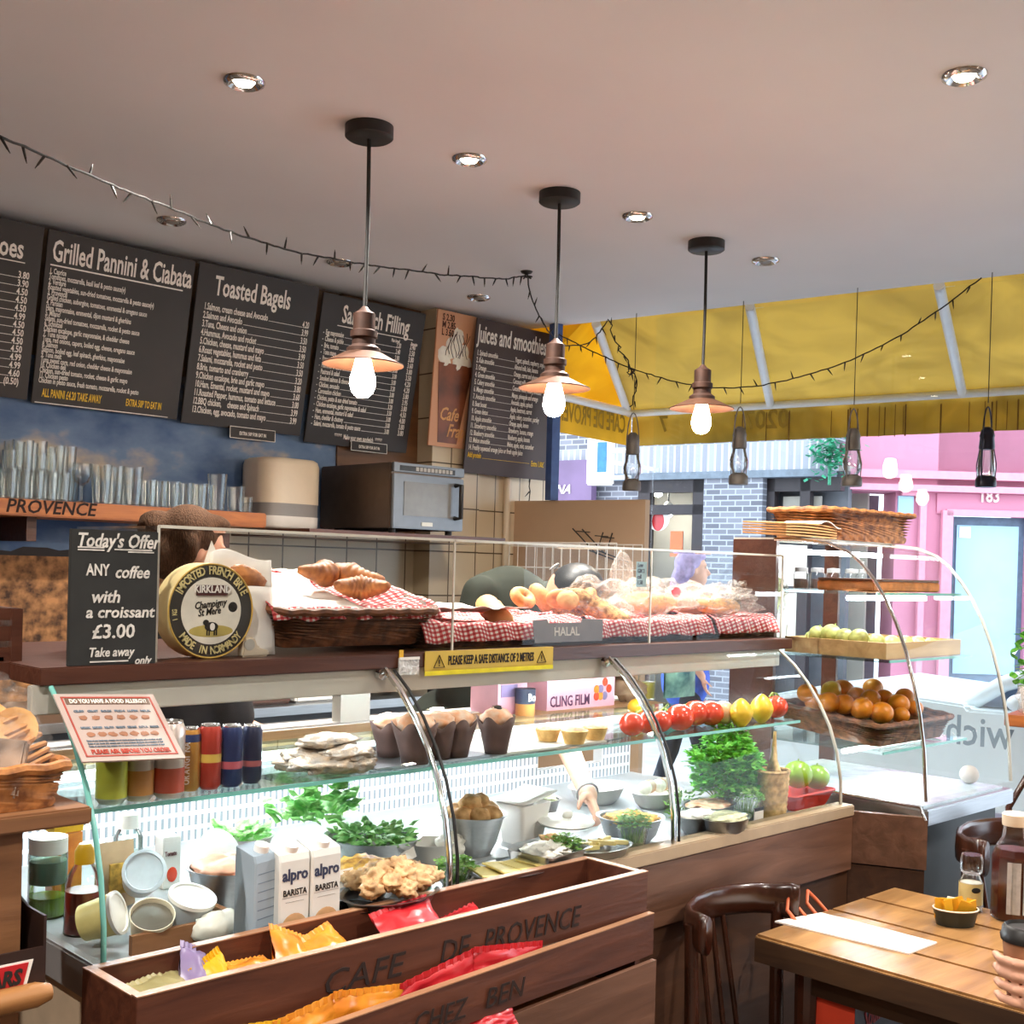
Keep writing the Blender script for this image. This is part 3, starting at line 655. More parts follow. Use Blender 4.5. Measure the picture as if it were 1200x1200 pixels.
# sandwich board
o, W, Hh = board('black menu board headed Sandwich Filling, behind the nearest pendant lamp', (378, 342), (498, 366), (368, 519), 0, 0, 0, group='black menu boards on the back wall')
k = MB(); place(k, 'Sandwich Filling', .125, W*.52, Hh*.83, .58*W/.7, 'CENTER'); k.span((W*.16, -.0135, Hh*.80), (W*.9, -.0129, Hh*.806)); k.build('heading', m_ink, o)
rows = [('-  Egg mayonnaise', '2.20', '3.40'), ('-  Cheese & pickle', '2.40', '3.50'), ('-  Brie, tomato', '2.80', '3.80'), ('-  Tuna mayo', '2.80', '3.60'), ('-  Prawn & avocado', '3.00', '3.80'), ('-  Hummus & falafel', '3.00', '3.50'), ('-  Pastrami & salad', '3.00', '4.20'), ('-  Smoked salmon & cheese', '3.20', '4.20'), ('-  Chicken, avocado', '3.00', '3.80'), ('-  Coronation chicken', '3.00', '3.95'),
        ('-  Chicken, pesto & sun dried tomato', '3.20', '3.80'), ('-  Chicken escalope, garlic mayonnaise & salad', '3.50', '4.50'), ('-  Ham, emmental, mustard & salad', '3.00', '4.00'), ('-  Ham, cheddar & chutney', '3.00', '3.80'), ('-  Salami, mozzarella, tomato & pesto sauce', '3.00', '3.80')]
k = MB(); plist(k, [r_[:2] for r_ in rows], W*.04, W*.79, Hh*.73, Hh*.12, .037, .5*W/.7)
for i, r_ in enumerate(rows): place(k, r_[2], .04, W*.88, Hh*(.735-(.735-.12)*i/14), .6*W/.7)
place(k, '******  Make your own sandwich  ******', .036, W*.5, Hh*.05, .55*W/.7, 'CENTER'); place(k, 'Plain bread', .025, W*.73, Hh*.765, .5, 'CENTER'); place(k, 'Baguette', .025, W*.92, Hh*.765, .5, 'CENTER'); k.build('dish_list', m_ink, o)
for i, (x, y, x2, y2, lb) in enumerate(((269, 500, 322, 515, 'Toasted Bagels'), (411, 517, 453, 529, 'Sandwich Filling'))):
    a, b_ = A(x, y, Y=5.11), A(x2, y2, Y=5.11); o = T('menu_tag', 'small black extra charge tag under the '+lb+' board', 'sign', (a.x, 5.11, b_.z-.015), group='small tags under the menu boards')
    W, Hh = b_.x-a.x, a.z-b_.z+.02
    MB().span((0, -.004, 0), (W, 0, Hh)).build('panel', m_board, o)
    k = MB(); place(k, 'EXTRA 50P FOR EAT IN', Hh*.42, W/2, Hh*.32, .6, 'CENTER', -.0046)
    for a_, c_ in (((0, 0), (W, .003)), ((0, Hh-.003), (W, Hh)), ((0, 0), (.003, Hh)), ((W-.003, 0), (W, Hh))): k.span((a_[0], -.0046, a_[1]), (c_[0], -.004, c_[1]))
    k.build('lettering', m_ink, o)
# frappe poster
o, W, Hh = board('tall poster of an iced coffee topped with cream, between two black menu boards', (512, 362), (558, 371), (505, 522), 0, 0, 0, ytop=4.96, ybot=5.015, name='drink_poster', cat='poster', mm=mat('peach_print', '#dba27c', .5, var=.08, scale=2))
cx = W*.5
MB().prism([(W*.1, -.0125, Hh*.62), (W*.22, -.0125, Hh*.03), (W*.7, -.0125, Hh*.03), (W*.97, -.0125, Hh*.62)], (0, -.002, 0)).build('glass_print', mat('coffee_print', '#5a2c18', .4, var=.45, scale=5, hx2='#84482a'), o)
k = MB()
for i, (x, z, r) in enumerate(((.2, .68, .12), (.42, .74, .16), (.68, .7, .15), (.55, .82, .13), (.82, .64, .1), (.3, .62, .1), (.6, .62, .14))): k.ell((W*x, -.0128, Hh*z), (W*r*1.1, .002, W*r*1.3), 14, 8, jit=.25, fr=2, seed=i)
k.build('cream_print', mat('cream_print', '#f6ebdc', .5, var=.15, scale=12), o, smooth=True)
k = MB()
for i in range(9): k.tube([(W*(.3+.06*i)+W*.05*math.sin(j+i), -.0155, Hh*(.85-.035*j)+.01*math.sin(i*2)) for j in range(6)], .0018, 5)
k.build('sauce_print', mat('chocolate_print', '#3b180e', .4), o)
k = MB()
for i, s_ in enumerate(('S 2.30', 'M 2.85', 'L 3.50')): place(k, s_, .05, W*.12, Hh*(.93-.055*i), .7, y=-.0145)
k.build('price_lettering', mat('dark_brown_lettering', '#4a2414', .7), o)
k = MB(); place(k, 'Cafe', .1, W*.2, Hh*.2, .75, y=-.0155, shear=.35); place(k, 'Frapp', .1, W*.42, Hh*.08, .72, y=-.0155, shear=.35); k.build('script_lettering', mat('gold_lettering', '#e0a468', .6), o)
# juices board
o, W, Hh = board('dark brown menu board headed Juices and smoothies, above the tiled column', (558, 372), (656, 392), (545, 554), 0, 0, 0, ytop=4.9, ybot=4.985, group='black menu boards on the back wall', mm=mat('brown_menu_board', '#3d2c2a', .5, var=.2, scale=3))
k = MB(); place(k, 'Juices and smoothies', .135, W*.02, Hh*.85, .50*W/.7); k.build('heading', m_ink, o)
rows = [('1. Spinach smoothie', 'Yogurt, spinach, raspberry, soya milk'), ('2. Kale smoothie', 'Almond milk, kale, banana'), ('3. Orange', 'Orange, carrot and ginger'), ('4. Green smoothie', 'Coconut milk, avocado'), ('5. Celery smoothie', 'Coconut water, celery, avocado'), ('6. Mango smoothie', 'Mango, pineapple and orange'), ('7. Avocado smoothie', 'Avocado, apple, spinach'), ('8. Beet boost', 'Apple, beetroot, carrot'),
        ('9. Green detox', 'Apple, celery, cucumber, parsley'), ('10. Apple smoothie', 'Orange, apple, lemon'), ('11. Strawberry smoothie', 'Strawberry, banana, orange'), ('12. Blueberry smoothie', 'Blueberry, apple, banana'), ('13. Melon smoothie', 'Melon, apple, mint, cucumber'), ('14. Freshly squeezed orange juice or fresh apple juice', '')]
k = MB()
for i, (a_, b_) in enumerate(rows):
    z = Hh*(.765-.61*i/13); wd = place(k, a_, .041, W*.03, z, .5*W/.7)
    if b_:
        place(k, b_, .041, W*.47, z, .46*W/.7); k.span((W*.03+wd+.005, -.0135, z), (W*.465, -.0129, z+.002))
k.build('drink_list', m_ink, o)
k = MB(); wd = place(k, 'Add protein', .041, W*.03, Hh*.105, .5); k.span((W*.03+wd+.01, -.0135, Hh*.105), (W*.76, -.0129, Hh*.107)); place(k, 'Extra 1.00£', .045, W*.78, Hh*.09, .5); k.build('extra_line', m_yink, o)

# ---------------------------------------------------------------- shelf with glasses
SY = 4.8; szt = A(100, 589, Y=SY).z; szb = A(60, 606, Y=SY).z; sx1 = A(313, 600, Y=SY).x
o = T('glass_shelf_board', 'long orange wooden wall shelf lettered PROVENCE carrying drinking glasses', 'shelf', (0, WB, szb))
MB().span((.6, SY-WB, 0), (sx1, 0, szt-szb)).build('plank', m_oak, o, bev=.006)
k = MB(); xa = A(6, 600, Y=SY).x; xb = A(114, 600, Y=SY).x; wd = place(k, 'PROVENCE', .075, 0, 0, 1, shear=.2); k = MB(); k.text('PROVENCE', .075, TM((xa, SY-WB-.001, (szt-szb)*.2)), (xb-xa)/wd, shear=.2); k.build('lettering', m_burn, o)
for x in (1.0, 2.0, 2.9): MB().span((x-.02, -.3, -.1), (x+.02, 0, 0)).build('bracket', m_brown, o)
def tumbler(r0, r1, h, base=.008):
    return MB().lathe([(0, base), (r0*.9, base), (r1*.94, h), (r1, h), (r0, 0), (0, 0)], 22).build('drinking_glass', m_tum, smooth=True)
g1, g2, g3 = tumbler(.033, .045, .17), tumbler(.036, .042, .12), tumbler(.024, .028, .075)
g4 = MB().lathe([(0, 0), (.033, 0), (.033, .004), (.006, .012), (.005, .07), (.03, .09), (.041, .12), (.036, .17), (.034, .17), (.038, .12), (.028, .093), (0, .076)], 22).build('drinking_glass', m_tum, smooth=True)
G = 'glasses on the wooden wall shelf'; used = set()
def put(gl, x, y, z, lb):
    if gl in used: return dup(gl, (x, y, z), label=lb, group=G)
    used.add(gl); gl.location = (x, y, z); return tag(gl, lb, 'glass', G)
L1 = 'clear glass in the crowded double stack at the left end of the wall shelf'
for i, x in enumerate((8, 24, 40, 56, 70)):
    for j, yy in enumerate((4.86, 4.97, 5.08)):
        px_ = A(x, 585, Y=yy).x
        put(g2, px_+.02*j, yy, szt, L1)
        if j < 3 and i < 4+(j == 1): put(g2 if (i+j) % 3 else g3, px_+.02*j+.008, yy+.005, szt+.121, L1)
put(g4, A(95, 585, Y=4.9).x, 4.9, szt, 'stemmed glass standing just right of the double stack of glasses')
L2 = 'tall wide mouthed glass in the middle of the wall shelf'
for x, yy in ((118, 4.88), (133, 4.9), (155, 4.88), (126, 5.0), (146, 5.0)): put(g1, A(x, 587, Y=yy).x, yy, szt, L2)
L3 = 'plain tumbler on the right part of the wall shelf'
for x, yy in ((172, 4.88), (186, 4.9), (200, 4.88), (216, 4.9), (232, 4.88), (180, 5.02), (208, 5.02), (228, 5.0), (240, 4.95)): put(g2, A(x, 590, Y=yy).x, yy, szt, L3)
put(g1, A(254, 596, Y=4.88).x, 4.88, szt, 'tall glass standing apart near the right end of the wall shelf')
put(g2, A(276, 597, Y=4.9).x, 4.9, szt, 'short tumbler second from the right end of the wall shelf')
put(g3, A(289, 598, Y=4.9).x, 4.9, szt, 'smallest glass at the right end of the wall shelf')

# ---------------------------------------------------------------- dispenser, microwave, leaflet
a, b_ = A(300, 535, Y=5.0), A(367, 622, Y=5.0); W, Hh = b_.x-a.x, a.z-b_.z
o = T('towel_dispenser', 'cream paper towel dispenser with a grey window band on the wall', 'dispenser', ((a.x+b_.x)/2, WB, b_.z))
def dr(z, s_=1): return [V((p.x, p.y-.14, z)) for p in rr(W*s_, .28*s_, z, .09*s_, 6)]
MB().loft([dr(Hh*.36), dr(Hh*.9), dr(Hh*.97, .96), dr(Hh, .86)]).build('cover', m_cream, o, smooth=True)
MB().loft([dr(Hh*.18, .985), dr(Hh*.36, .985)]).build('grey_window', m_grey, o, smooth=True)
MB().loft([dr(0, .9), dr(Hh*.04, .99), dr(Hh*.18)]).build('base', m_white, o, smooth=True)
MY = 4.55
a, b_ = A(461, 541, Y=MY), A(543, 623, Y=MY); W, Hh = b_.x-a.x, a.z-b_.z
st(MB().span((3.1, 4.5, b_.z-.06), (a.x+W+.25, WB, b_.z-.025)).build('trim_4', m_brown))
o = T('microwave', 'steel commercial microwave oven on a dark shelf below the menu boards', 'microwave', (a.x, MY, b_.z))
MB().span((0, .02, 0), (W, .6, Hh)).build('casing', mat('brown_steel', '#6b5a4e', .35, .7, var=.06), o, bev=.006)
MB().span((.004, 0, 0), (W-.004, .02, Hh*.83)).build('door', mat('dull_steel', '#77797d', .4, .8, var=.06), o, bev=.004)
MB().span((.07, -.003, Hh*.2), (W*.8, 0, Hh*.72)).build('door_window', mat('smoked_glass', '#6d6a66', .15, var=.1), o)
MB().span((.004, -.002, Hh*.86), (W-.004, .02, Hh)).build('control_panel', bpy.data.materials['dull_steel'], o, bev=.003)
MB().span((.04, -.004, Hh*.88), (W*.85, -.002, Hh*.96)).build('display', mat('display_dark', '#2c2a29', .2), o)
k = MB()
for i in range(10): k.span((W*.3+i*W*.052, -.0055, Hh*.89), (W*.3+i*W*.052+W*.04, -.004, Hh*.95))
k.build('buttons', mat('button_grey', '#9a948c', .4), o)
MB().tube([(W*.87, 0, Hh*.2), (W*.87, -.045, Hh*.2), (W*.87, -.045, Hh*.72), (W*.87, 0, Hh*.72)], .012, 8).build('handle', m_black, o, smooth=True)
MB().span((W*.4, -.0035, Hh*.05), (W*.55, 0, Hh*.11)).build('badge', m_alu, o)
for x in (.05, W-.05):
    for y in (.06, .5): MB().cyl((x, y, -.025), (x, y, 0), .018).build('foot', m_black, o)
a, b_ = A(538, 597, Y=5.06), A(553, 630, Y=5.06)
o = T('yellow_notice', 'yellow notice on the tiled column beside the microwave', 'notice', (a.x, 5.085, b_.z))
MB().span((0, -.003, 0), (b_.x-a.x+.02, 0, a.z-b_.z)).build('sheet', m_yel, o); MB().span((.02, -.005, .03), (b_.x-a.x, -.003, (a.z-b_.z)*.75)).build('print', m_beige, o)
# pipes down the tiled column
k = MB(); x_ = A(592, 590, Y=5.08).x; k.cyl((x_, 5.065, .9), (x_, 5.065, 2.25), .02, n=12)
tag(k.build('wall_pipe', m_cream, smooth=True), 'cream vertical pipe on the tiled column under the juices board', 'pipe')
x_ = A(621, 590, Y=5.06).x; fairy('fairy_lights', 'fairy light cable hanging straight down the tiled column', [(x_, 5.06, 2.25), (x_-.01, 5.06, 2.0), (x_, 5.06, 1.75), (x_-.01, 5.06, 1.5)], .004, .08)
# wire racks on the beige board
a = Fp(.18, -.03, A(690, 690, n=FN, o=Fp(0, -.03)).z)
o = T('wire_rack', 'white wire dish rack mounted on the beige board behind the bread', 'rack', a, FRZ); k = MB()
zz = A(690, 637, n=FN, o=Fp(0, -.2)).z-a.z
for y in (-.28, -.005):
    for z in (0, zz*.45, zz): k.tube([(-.35, y, z), (.35, y, z)], .004, 6)
for i in range(13):
    x = -.35+.7*i/12; k.tube([(x, -.005, zz), (x, -.005, 0), (x, -.28, 0), (x, -.28, zz)], .0028, 5)
k.build('wire_frame', m_white, o)
a = Fp(.3, -.02, A(690, 645, n=FN, o=Fp(0, -.06)).z)
o = T('black_wire_holder', 'small black wire plate holder on the beige board', 'rack', a, FRZ); k = MB()
for y in (-.02, -.12):
    k.tube([(-.16, y, .12), (0, y, -.02), (.04, y, .1)], .004, 6); k.tube([(-.05, y, .0), (.15, y, -.06)], .004, 6)
for s_ in (-.12, 0, .04): k.tube([(s_, 0, .08+s_*-.2), (s_, -.14, .08+s_*-.2)], .003, 5)
k.build('wire_frame', m_black, o)
# ---------------------------------------------------------------- back worktop and machines
o = T('back_counter', 'dark back counter along the tiled wall behind the display case', 'counter', (0, WB, 0))
MB().span((-1.5, -.72, 0), (4.24, -.03, .96)).build('cupboards', mat('dark_slate', '#3d444c', .5, var=.2, scale=2), o)
MB().span((-1.5, -.75, .96), (4.24, -.015, 1.0)).build('worktop', m_steel, o, bev=.004)
for i in range(6): MB().span((-1.4+i*.95, -.735, .1), (-.5+i*.95, -.72, .93)).build('cupboard_door', m_grey, o, bev=.003)
a, b_ = A(347, 815, Y=4.5), A(409, 815, Y=4.5)
o = T('white_fridge', 'white boxy appliance on the back counter behind the wrapped sandwiches', 'appliance', (a.x, 4.5, 1.0))
MB().span((0, 0, 0), (b_.x-a.x, .5, .42)).build('casing', m_white, o, bev=.01); MB().span(((b_.x-a.x)*.48, -.012, .15), ((b_.x-a.x)*.52, 0, .33)).build('handle', m_grey, o)
a, b_ = A(412, 815, Y=4.5), A(520, 815, Y=4.5); W = b_.x-a.x
o = T('contact_grill', 'dark steel contact grill on the back counter behind the muffins', 'grill', (a.x, 4.5, 1.0))
MB().span((0, 0, .04), (W, .45, .18)).build('base', m_black, o, bev=.01); MB().span((.02, .02, .2), (W-.02, .42, .36)).build('lid', m_steel, o, bev=.02)
MB().tube([(.06, .02, .28), (.06, -.1, .25), (W-.06, -.1, .25), (W-.06, .02, .28)], .012, 8).build('handle', m_chrome, o, smooth=True)
for x in (.04, W-.04):
    for y in (.05, .4): MB().cyl((x, y, 0), (x, y, .04), .02).build('foot', m_black, o)
MB().span((.05, .05, .18), (W-.05, .4, .2)).build('plates', m_dark, o)
a, b_ = A(290, 820, Y=4.5), A(342, 820, Y=4.5)
o = T('coffee_grinder', 'dark brown machine on the back counter behind the drinks cans', 'appliance', (a.x, 4.5, 1.0)); W = b_.x-a.x
MB().span((0, 0, 0), (W, .35, .4)).build('casing', mat('dark_brown_casing', '#4b2f24', .5), o, bev=.012); MB().span((.03, -.01, .1), (W-.05, 0, .3)).build('front_panel', m_dark, o)
# ================================================================ DISPLAY COUNTER
CY0, CZ0 = 1.856, .958                       # front foot of the curved glass
SX = [.896, 1.645, 2.394, 3.204]             # joints of the three panes
LZ, LB, LY = 1.438, 1.406, 2.086             # ledge top, underside, front
SHZ = 1.198; DKZ = .94; CB = 2.74
curve = [(1.856, .958), (1.858, 1.03), (1.873, 1.109), (1.90, 1.185), (1.936, 1.25), (1.98, 1.31), (2.03, 1.362), (2.085, 1.403)]
def cvy(z):
    for (y0, z0), (y1, z1) in zip(curve, curve[1:]):
        if z <= z1: return y0+(y1-y0)*(z-z0)/(z1-z0)
    return curve[-1][0]
dc = T('deli_counter', 'long glass fronted deli display counter with a brown ledge on top', 'display counter', (SX[0], CY0, 0))
def C(x, y, z): return V((x-SX[0], y-CY0, z))
def cs(a, b): return MB().span(C(*a), C(*b))
xl, xr = SX[0], SX[3]
cs((xl+.02, CY0+.02, 0), (xr, CB, .90)).build('body', mat('cream_side', '#c4ab8e', .6, var=.08), dc)
zp = A(900, 1048, Y=CY0-.02).z
cs((xl, CY0-.025, zp), (xr+.03, CY0+.018, .925)).build('front_plank', m_plank, dc, bev=.003)
cs((xl, CY0-.012, .05), (xr+.03, CY0+.018, zp-.004)).build('lower_plank', m_plank2, dc)
cs((xl-.01, CY0-.03, .925), (xr+.03, CY0+.03, .958)).build('cap_rail', m_capr, dc, bev=.003)
cs((xl+.01, CY0+.03, .925), (xr, CB, DKZ)).build('display_deck', mat('deck_steel', '#a9adaf', .45, .3, var=.05), dc)
cs((xl-.012, CY0, .90), (xl+.012, CB, .965)).build('side_rim', m_grey, dc, bev=.004)
# back panel with air slots
m_lat = tiles('slotted_panel', '#7d878d', '#7d878d', '#e4e7e8', .018, .036, .0055, 0, .5)
ga, gb_ = A(625, 900, Y=2.68).x, A(700, 900, Y=2.68).x       # the open hatch the worker reaches through
for a_, b_ in ((xl+.02, ga), (gb_, xr-.02)):
    cs((a_, 2.66, DKZ), (b_, 2.70, 1.17)).build('slotted_back_panel', m_lat, dc)
    cs((a_, 2.64, 1.12), (b_, 2.74, 1.2)).build('back_rail', m_white, dc)
cs((ga, 2.66, DKZ), (gb_, 2.70, .99)).build('slotted_back_panel', m_lat, dc)
cs((xl+.02, 2.50, 1.182), (xr-.02, 2.72, 1.197)).build('rear_wood_shelf', m_pale, dc)
for i in range(3):
    MB().grid(lambda u, v: C(SX[i]+.004+u*(SX[i+1]-SX[i]-.008), *curve[min(int(v*7+.001), 7)]), 2, 7).build('curved_glass', m_cglass, dc, smooth='all')
for i in (1, 2):
    MB().tube([C(SX[i], y-.006, z) for y, z in curve], .0145, 8, flat=.5).build('chrome_strip', m_chrome, dc, smooth=True)
    MB().tube([C(SX[i]+.024, y-.004, z) for y, z in curve], .004, 6).build('black_seal', m_black, dc, smooth=True)
    MB().cyl(C(SX[i]-.012, 2.075, 1.395), C(SX[i]-.012, 2.09, 1.395), .012, n=12).build('chrome_fixing', m_chrome, dc, smooth=True)
for x in (xl, xr):
    MB().add([C(x, y, z) for y, z in curve]+[C(x, CB-.06, 1.4), C(x, CB-.06, .958)], [tuple(range(10))]).build('end_glass', m_cglass, dc)
    MB().tube([C(x, y, z) for y, z in curve], .005, 8).build('glass_edge', m_gedge if x == xl else m_alu, dc, smooth=True)
cs((xl+.03, 1.985, SHZ-.008), (xr-.03, 2.5, SHZ)).build('glass_shelf', m_gshelf, dc)
cs((xl+.03, 1.983, SHZ-.008), (xr-.03, 1.986, SHZ)).build('shelf_edge', m_gedge, dc)
MB().cyl(C(xl+.05, 2.44, 1.172), C(xr-.05, 2.44, 1.172), .011, n=10).build('light_tube', m_led, dc)
MB().cyl(C(xl+.05, 2.15, 1.375), C(xr-.05, 2.15, 1.375), .009, n=10).build('light_tube', m_led, dc)
zf = A(660, 797, Y=2.1).z
cs((xl-.03, 2.096, zf), (xr+.02, 2.116, LB)).build('fascia', m_alu, dc, bev=.002)
for x in (1.28, 2.0, 2.7): cs((x-.05, 2.66, 1.2), (x+.05, 2.7, LB)).build('post', m_alu, dc)
cs((xl-.02, LY, LB), (xr+.075, 2.72, LZ)).build('ledge', m_brown, dc, bev=.002)
# bag clip and tape end stuck on the ledge
tp = A(470, 770, Y=LY-.001)
tag(MB().span((-.006, -.0012, -.02), (.006, 0, .016)).build('tape_scrap', m_yel, loc=tp), 'scrap of yellow tape stuck on the brown ledge below the croissants', 'tape')
tp = A(481, 779, Y=LY-.004)
o = T('label_holder', 'clear plastic ticket holder clipped under the ledge beside the yellow warning strip', 'ticket holder', tp)
MB().span((-.035, -.004, -.022), (.022, 0, .016)).build('pocket', m_cling, o); MB().span((-.035, -.006, .012), (.022, -.004, .018)).build('clip', m_white, o)
a, b_ = A(498, 770, Y=LY-.003), A(648, 762, Y=LY-.003)
o = T('warning_strip', 'yellow safety distance strip hanging on the front of the brown ledge', 'sign', (a.x, LY-.002, LZ+.004)); W = b_.x-a.x
MB().span((0, -.002, -.05), (W, 0, 0)).build('strip', mat('dull_yellow', '#c8a83c', .5, var=.05), o); MB().span((0, -.003, -.056), (W, -.0005, -.046)).build('bright_band', mat('bright_yellow', '#f0e02c', .5), o)
k = MB(); wd = MB().text('PLEASE KEEP A SAFE DISTANCE OF 2 METRES', .03, TM((0, 0, 0)), .5); k.text('PLEASE KEEP A SAFE DISTANCE OF 2 METRES', .03, TM((W*.165, -.0026, -.033)), .5*W*.67/wd)
for x in (W*.1, W*.9):
    k.tube([(x-.016, -.003, -.038), (x+.016, -.003, -.038), (x, -.003, -.01)], .0014, 4, closed=True); k.span((x-.0015, -.0036, -.03), (x+.0015, -.003, -.02)); k.span((x-.0015, -.0036, -.035), (x+.0015, -.003, -.032))
k.build('lettering', m_bink, o)

# ---------------------------------------------------------------- glass guard on the ledge
GY = 2.12; GT = 1.70
gx = [A(184, 700, Y=GY).x, A(531, 700, Y=GY).x, A(762, 700, Y=GY).x, A(916, 700, Y=GY).x]
o = T('glass_guard', 'upright clear glass guard standing along the brown ledge over the breads', 'glass guard', (gx[0], GY, LZ))
def gp(x, y, z): return V((x-gx[0], y-GY, z-LZ))
for i in range(3):
    MB().add([gp(gx[i]+.001, GY, LZ), gp(gx[i+1]-.001, GY, LZ), gp(gx[i+1]-.001, GY, GT), gp(gx[i]+.001, GY, GT)], [(0, 1, 2, 3)]).build('front_pane', m_cglass, o)
    MB().add([gp(gx[i], GY, GT), gp(gx[i+1], GY, GT), gp(gx[i+1], GY+.36, GT), gp(gx[i], GY+.36, GT)], [(0, 1, 2, 3)]).build('top_pane', m_cglass, o)
for x in (gx[0], gx[3]): MB().add([gp(x, GY, LZ), gp(x, GY+.36, LZ), gp(x, GY+.36, GT), gp(x, GY, GT)], [(0, 1, 2, 3)]).build('end_pane', m_cglass, o)
MB().span(gp(gx[0], GY-.003, GT-.004), gp(gx[3], GY+.003, GT+.002)).build('top_edge', m_ledge, o)
for x in gx: MB().span(gp(x-.002, GY-.003, LZ), gp(x+.002, GY+.002, GT)).build('upright_edge', m_ledge, o)
MB().span(gp(gx[2]-.002, GY, GT-.002), gp(gx[2]+.002, GY+.36, GT+.002)).build('top_joint', m_ledge, o)
a = A(752, 673, Y=GY+.01)
o = T('price_card', 'pale blue printed card taped inside the glass guard in front of the window', 'notice', a)
MB().span((-.022, 0, -.035), (.022, .002, .035)).build('card', mat('pale_blue_card', '#c5e6ee', .6), o)
k = MB()
for i in range(4): k.text(['Low', 'GM 2', 'call', '1.50'][i], .016, TM((-.018, -.0006, .02-.016*i)), .8)
k.build('lettering', m_gray_ink, o)

# ---------------------------------------------------------------- things on the ledge
a, b_ = A(79, 770, Y=2.1), A(181, 770, Y=2.1); zt_ = A(100, 620, Y=2.1).z; W = b_.x-a.x; Hh = zt_-LZ
o = T('chalkboard', 'black chalkboard with todays coffee and croissant offer at the left end of the ledge', 'chalkboard', (a.x, 2.1, LZ))
MB().span((0, -.004, 0), (W, .006, Hh)).build('board', m_chalk, o, bev=.001)
k = MB()
def chalk(s, px, py, h, wpx, sh=0, rz=0):
    p = A(px, py, Y=2.096); wd = max(.001, MB().text(s, h, Matrix(), 1)); return k.text(s, h, Matrix.Translation((p.x-a.x, -.0048, p.z-LZ)) @ FRONT @ Matrix.Rotation(rz, 4, 'Z'), S(wpx, p)*1.14/wd, shear=sh)
chalk("Today's Offer", 89, 640, .036, 92, .25); chalk('ANY', 101, 674, .03, 25); chalk('coffee', 134, 677, .032, 38, .25); chalk('with', 106, 706, .032, 31, .2); chalk('a croissant', 100, 724, .03, 76, .15)
chalk('£3.00', 107, 748, .036, 47, .05); chalk('Take away', 103, 770, .024, 50, .2); chalk('only', 157, 778, .02, 18, .3)
for x0, x1, y in ((91, 122, 641), (91, 122, 644), (134, 178, 644), (150, 180, 647), (105, 150, 776)):
    p, q_ = A(x0, y, Y=2.096), A(x1, y+1, Y=2.096); k.span((p.x-a.x, -.0055, p.z-LZ-.001), (q_.x-a.x, -.0042, p.z-LZ+.0015))
k.build('chalk_writing', m_chk, o)

bc = A(246, 719, Y=2.15); R_ = S(56, bc)
o = T('cheese_wheel_box', 'round brie cheese box standing on edge beside the chalkboard', 'cheese box', (bc.x, 2.15, LZ+R_))
TY = Matrix.Rotation(PI/2, 4, 'X')
MB().lathe([(R_*.97, -.055), (R_, -.05), (R_, .0), (R_*.985, .004), (0, .004)], 56, M=TY).build('box', mat('cream_card', '#e0c68c', .7, var=.1), o, smooth=True)
MB().lathe([(0, .0052), (R_*.975, .0052), (R_*.975, .004)], 56, M=TY).build('dark_label_ring', mat('dark_label', '#2c2620', .5), o)
MB().lathe([(0, .0064), (R_*.7, .0064), (R_*.7, .005)], 48, M=TY).build('cream_label', mat('cream_label', '#e6ddcd', .6), o)
for r_ in (1.0,): MB().lathe([(R_*.985, .004), (R_, .006), (R_*.985, .0075), (R_*.96, .006)], 56, M=TY, cap=False).build('label_rim', mat('gold_rim', '#c9a24a', .5), o)
def arc(k, s, r, mid, step, size, flip=1, y=-.0066, sx=.75):
    n = len(s)
    for i, ch in enumerate(s):
        if ch == ' ': continue
        an = mid - flip*(i-(n-1)/2)*step
        k.text(ch, size, Matrix.Translation((r*math.cos(an), y, r*math.sin(an))) @ FRONT @ Matrix.Rotation(an-PI/2 if flip > 0 else an+PI/2, 4, 'Z'), sx, 'CENTER')
k = MB(); arc(k, 'IMPORTED FRENCH BRIE', R_*.77, PI/2, .115, .024); arc(k, 'MADE IN NORMANDY', R_*.9, -PI/2, .118, .022, -1); arc(k, '1 KG', R_*.8, PI+.1, .07, .014)
k.build('gold_lettering', mat('gold_ink', '#d8c68a', .6), o)
k = MB().box((.0, -.0075, R_*.43), (R_*.72, .003, R_*.22)); k.build('maker_plaque', mat('maroon_plaque', '#4a201e', .5), o)
k = MB(); k.text('KIRKLAND', .021, TM((0, -.0098, R_*.385)), .82, 'CENTER'); k.build('plaque_lettering', m_ink, o)
k = MB(); k.text('Champigny', .02, TM((-R_*.03, -.0068, R_*.08), FRONT @ Matrix.Rotation(.12, 4, 'Z')), .8, 'CENTER', .3); k.text('St Mere', .02, TM((-R_*.05, -.0068, -R_*.08), FRONT @ Matrix.Rotation(.12, 4, 'Z')), .8, 'CENTER', .3); k.ell((R_*.5, -.0066, R_*.08), (R_*.11, .001, R_*.11)); k.build('script_lettering', m_bink, o)
MB().ell((0, -.0064, -R_*.42), (R_*.52, .0006, R_*.13)).build('pasture_print', mat('olive_print', '#b9a458', .7, var=.2), o)
k = MB().ell((0, -.0072, -R_*.33), (R_*.16, .0008, R_*.1)).ell((-R_*.13, -.0074, -R_*.24), (R_*.07, .0008, R_*.06))
for x in (-.1, -.05, .07, .12): k.box((R_*x, -.0072, -R_*.44), (R_*.03, .001, R_*.14))
k.build('cow_print', m_bink, o); MB().ell((R_*.02, -.0079, -R_*.33), (R_*.06, .0005, R_*.08)).build('cow_patch', m_ink, o)

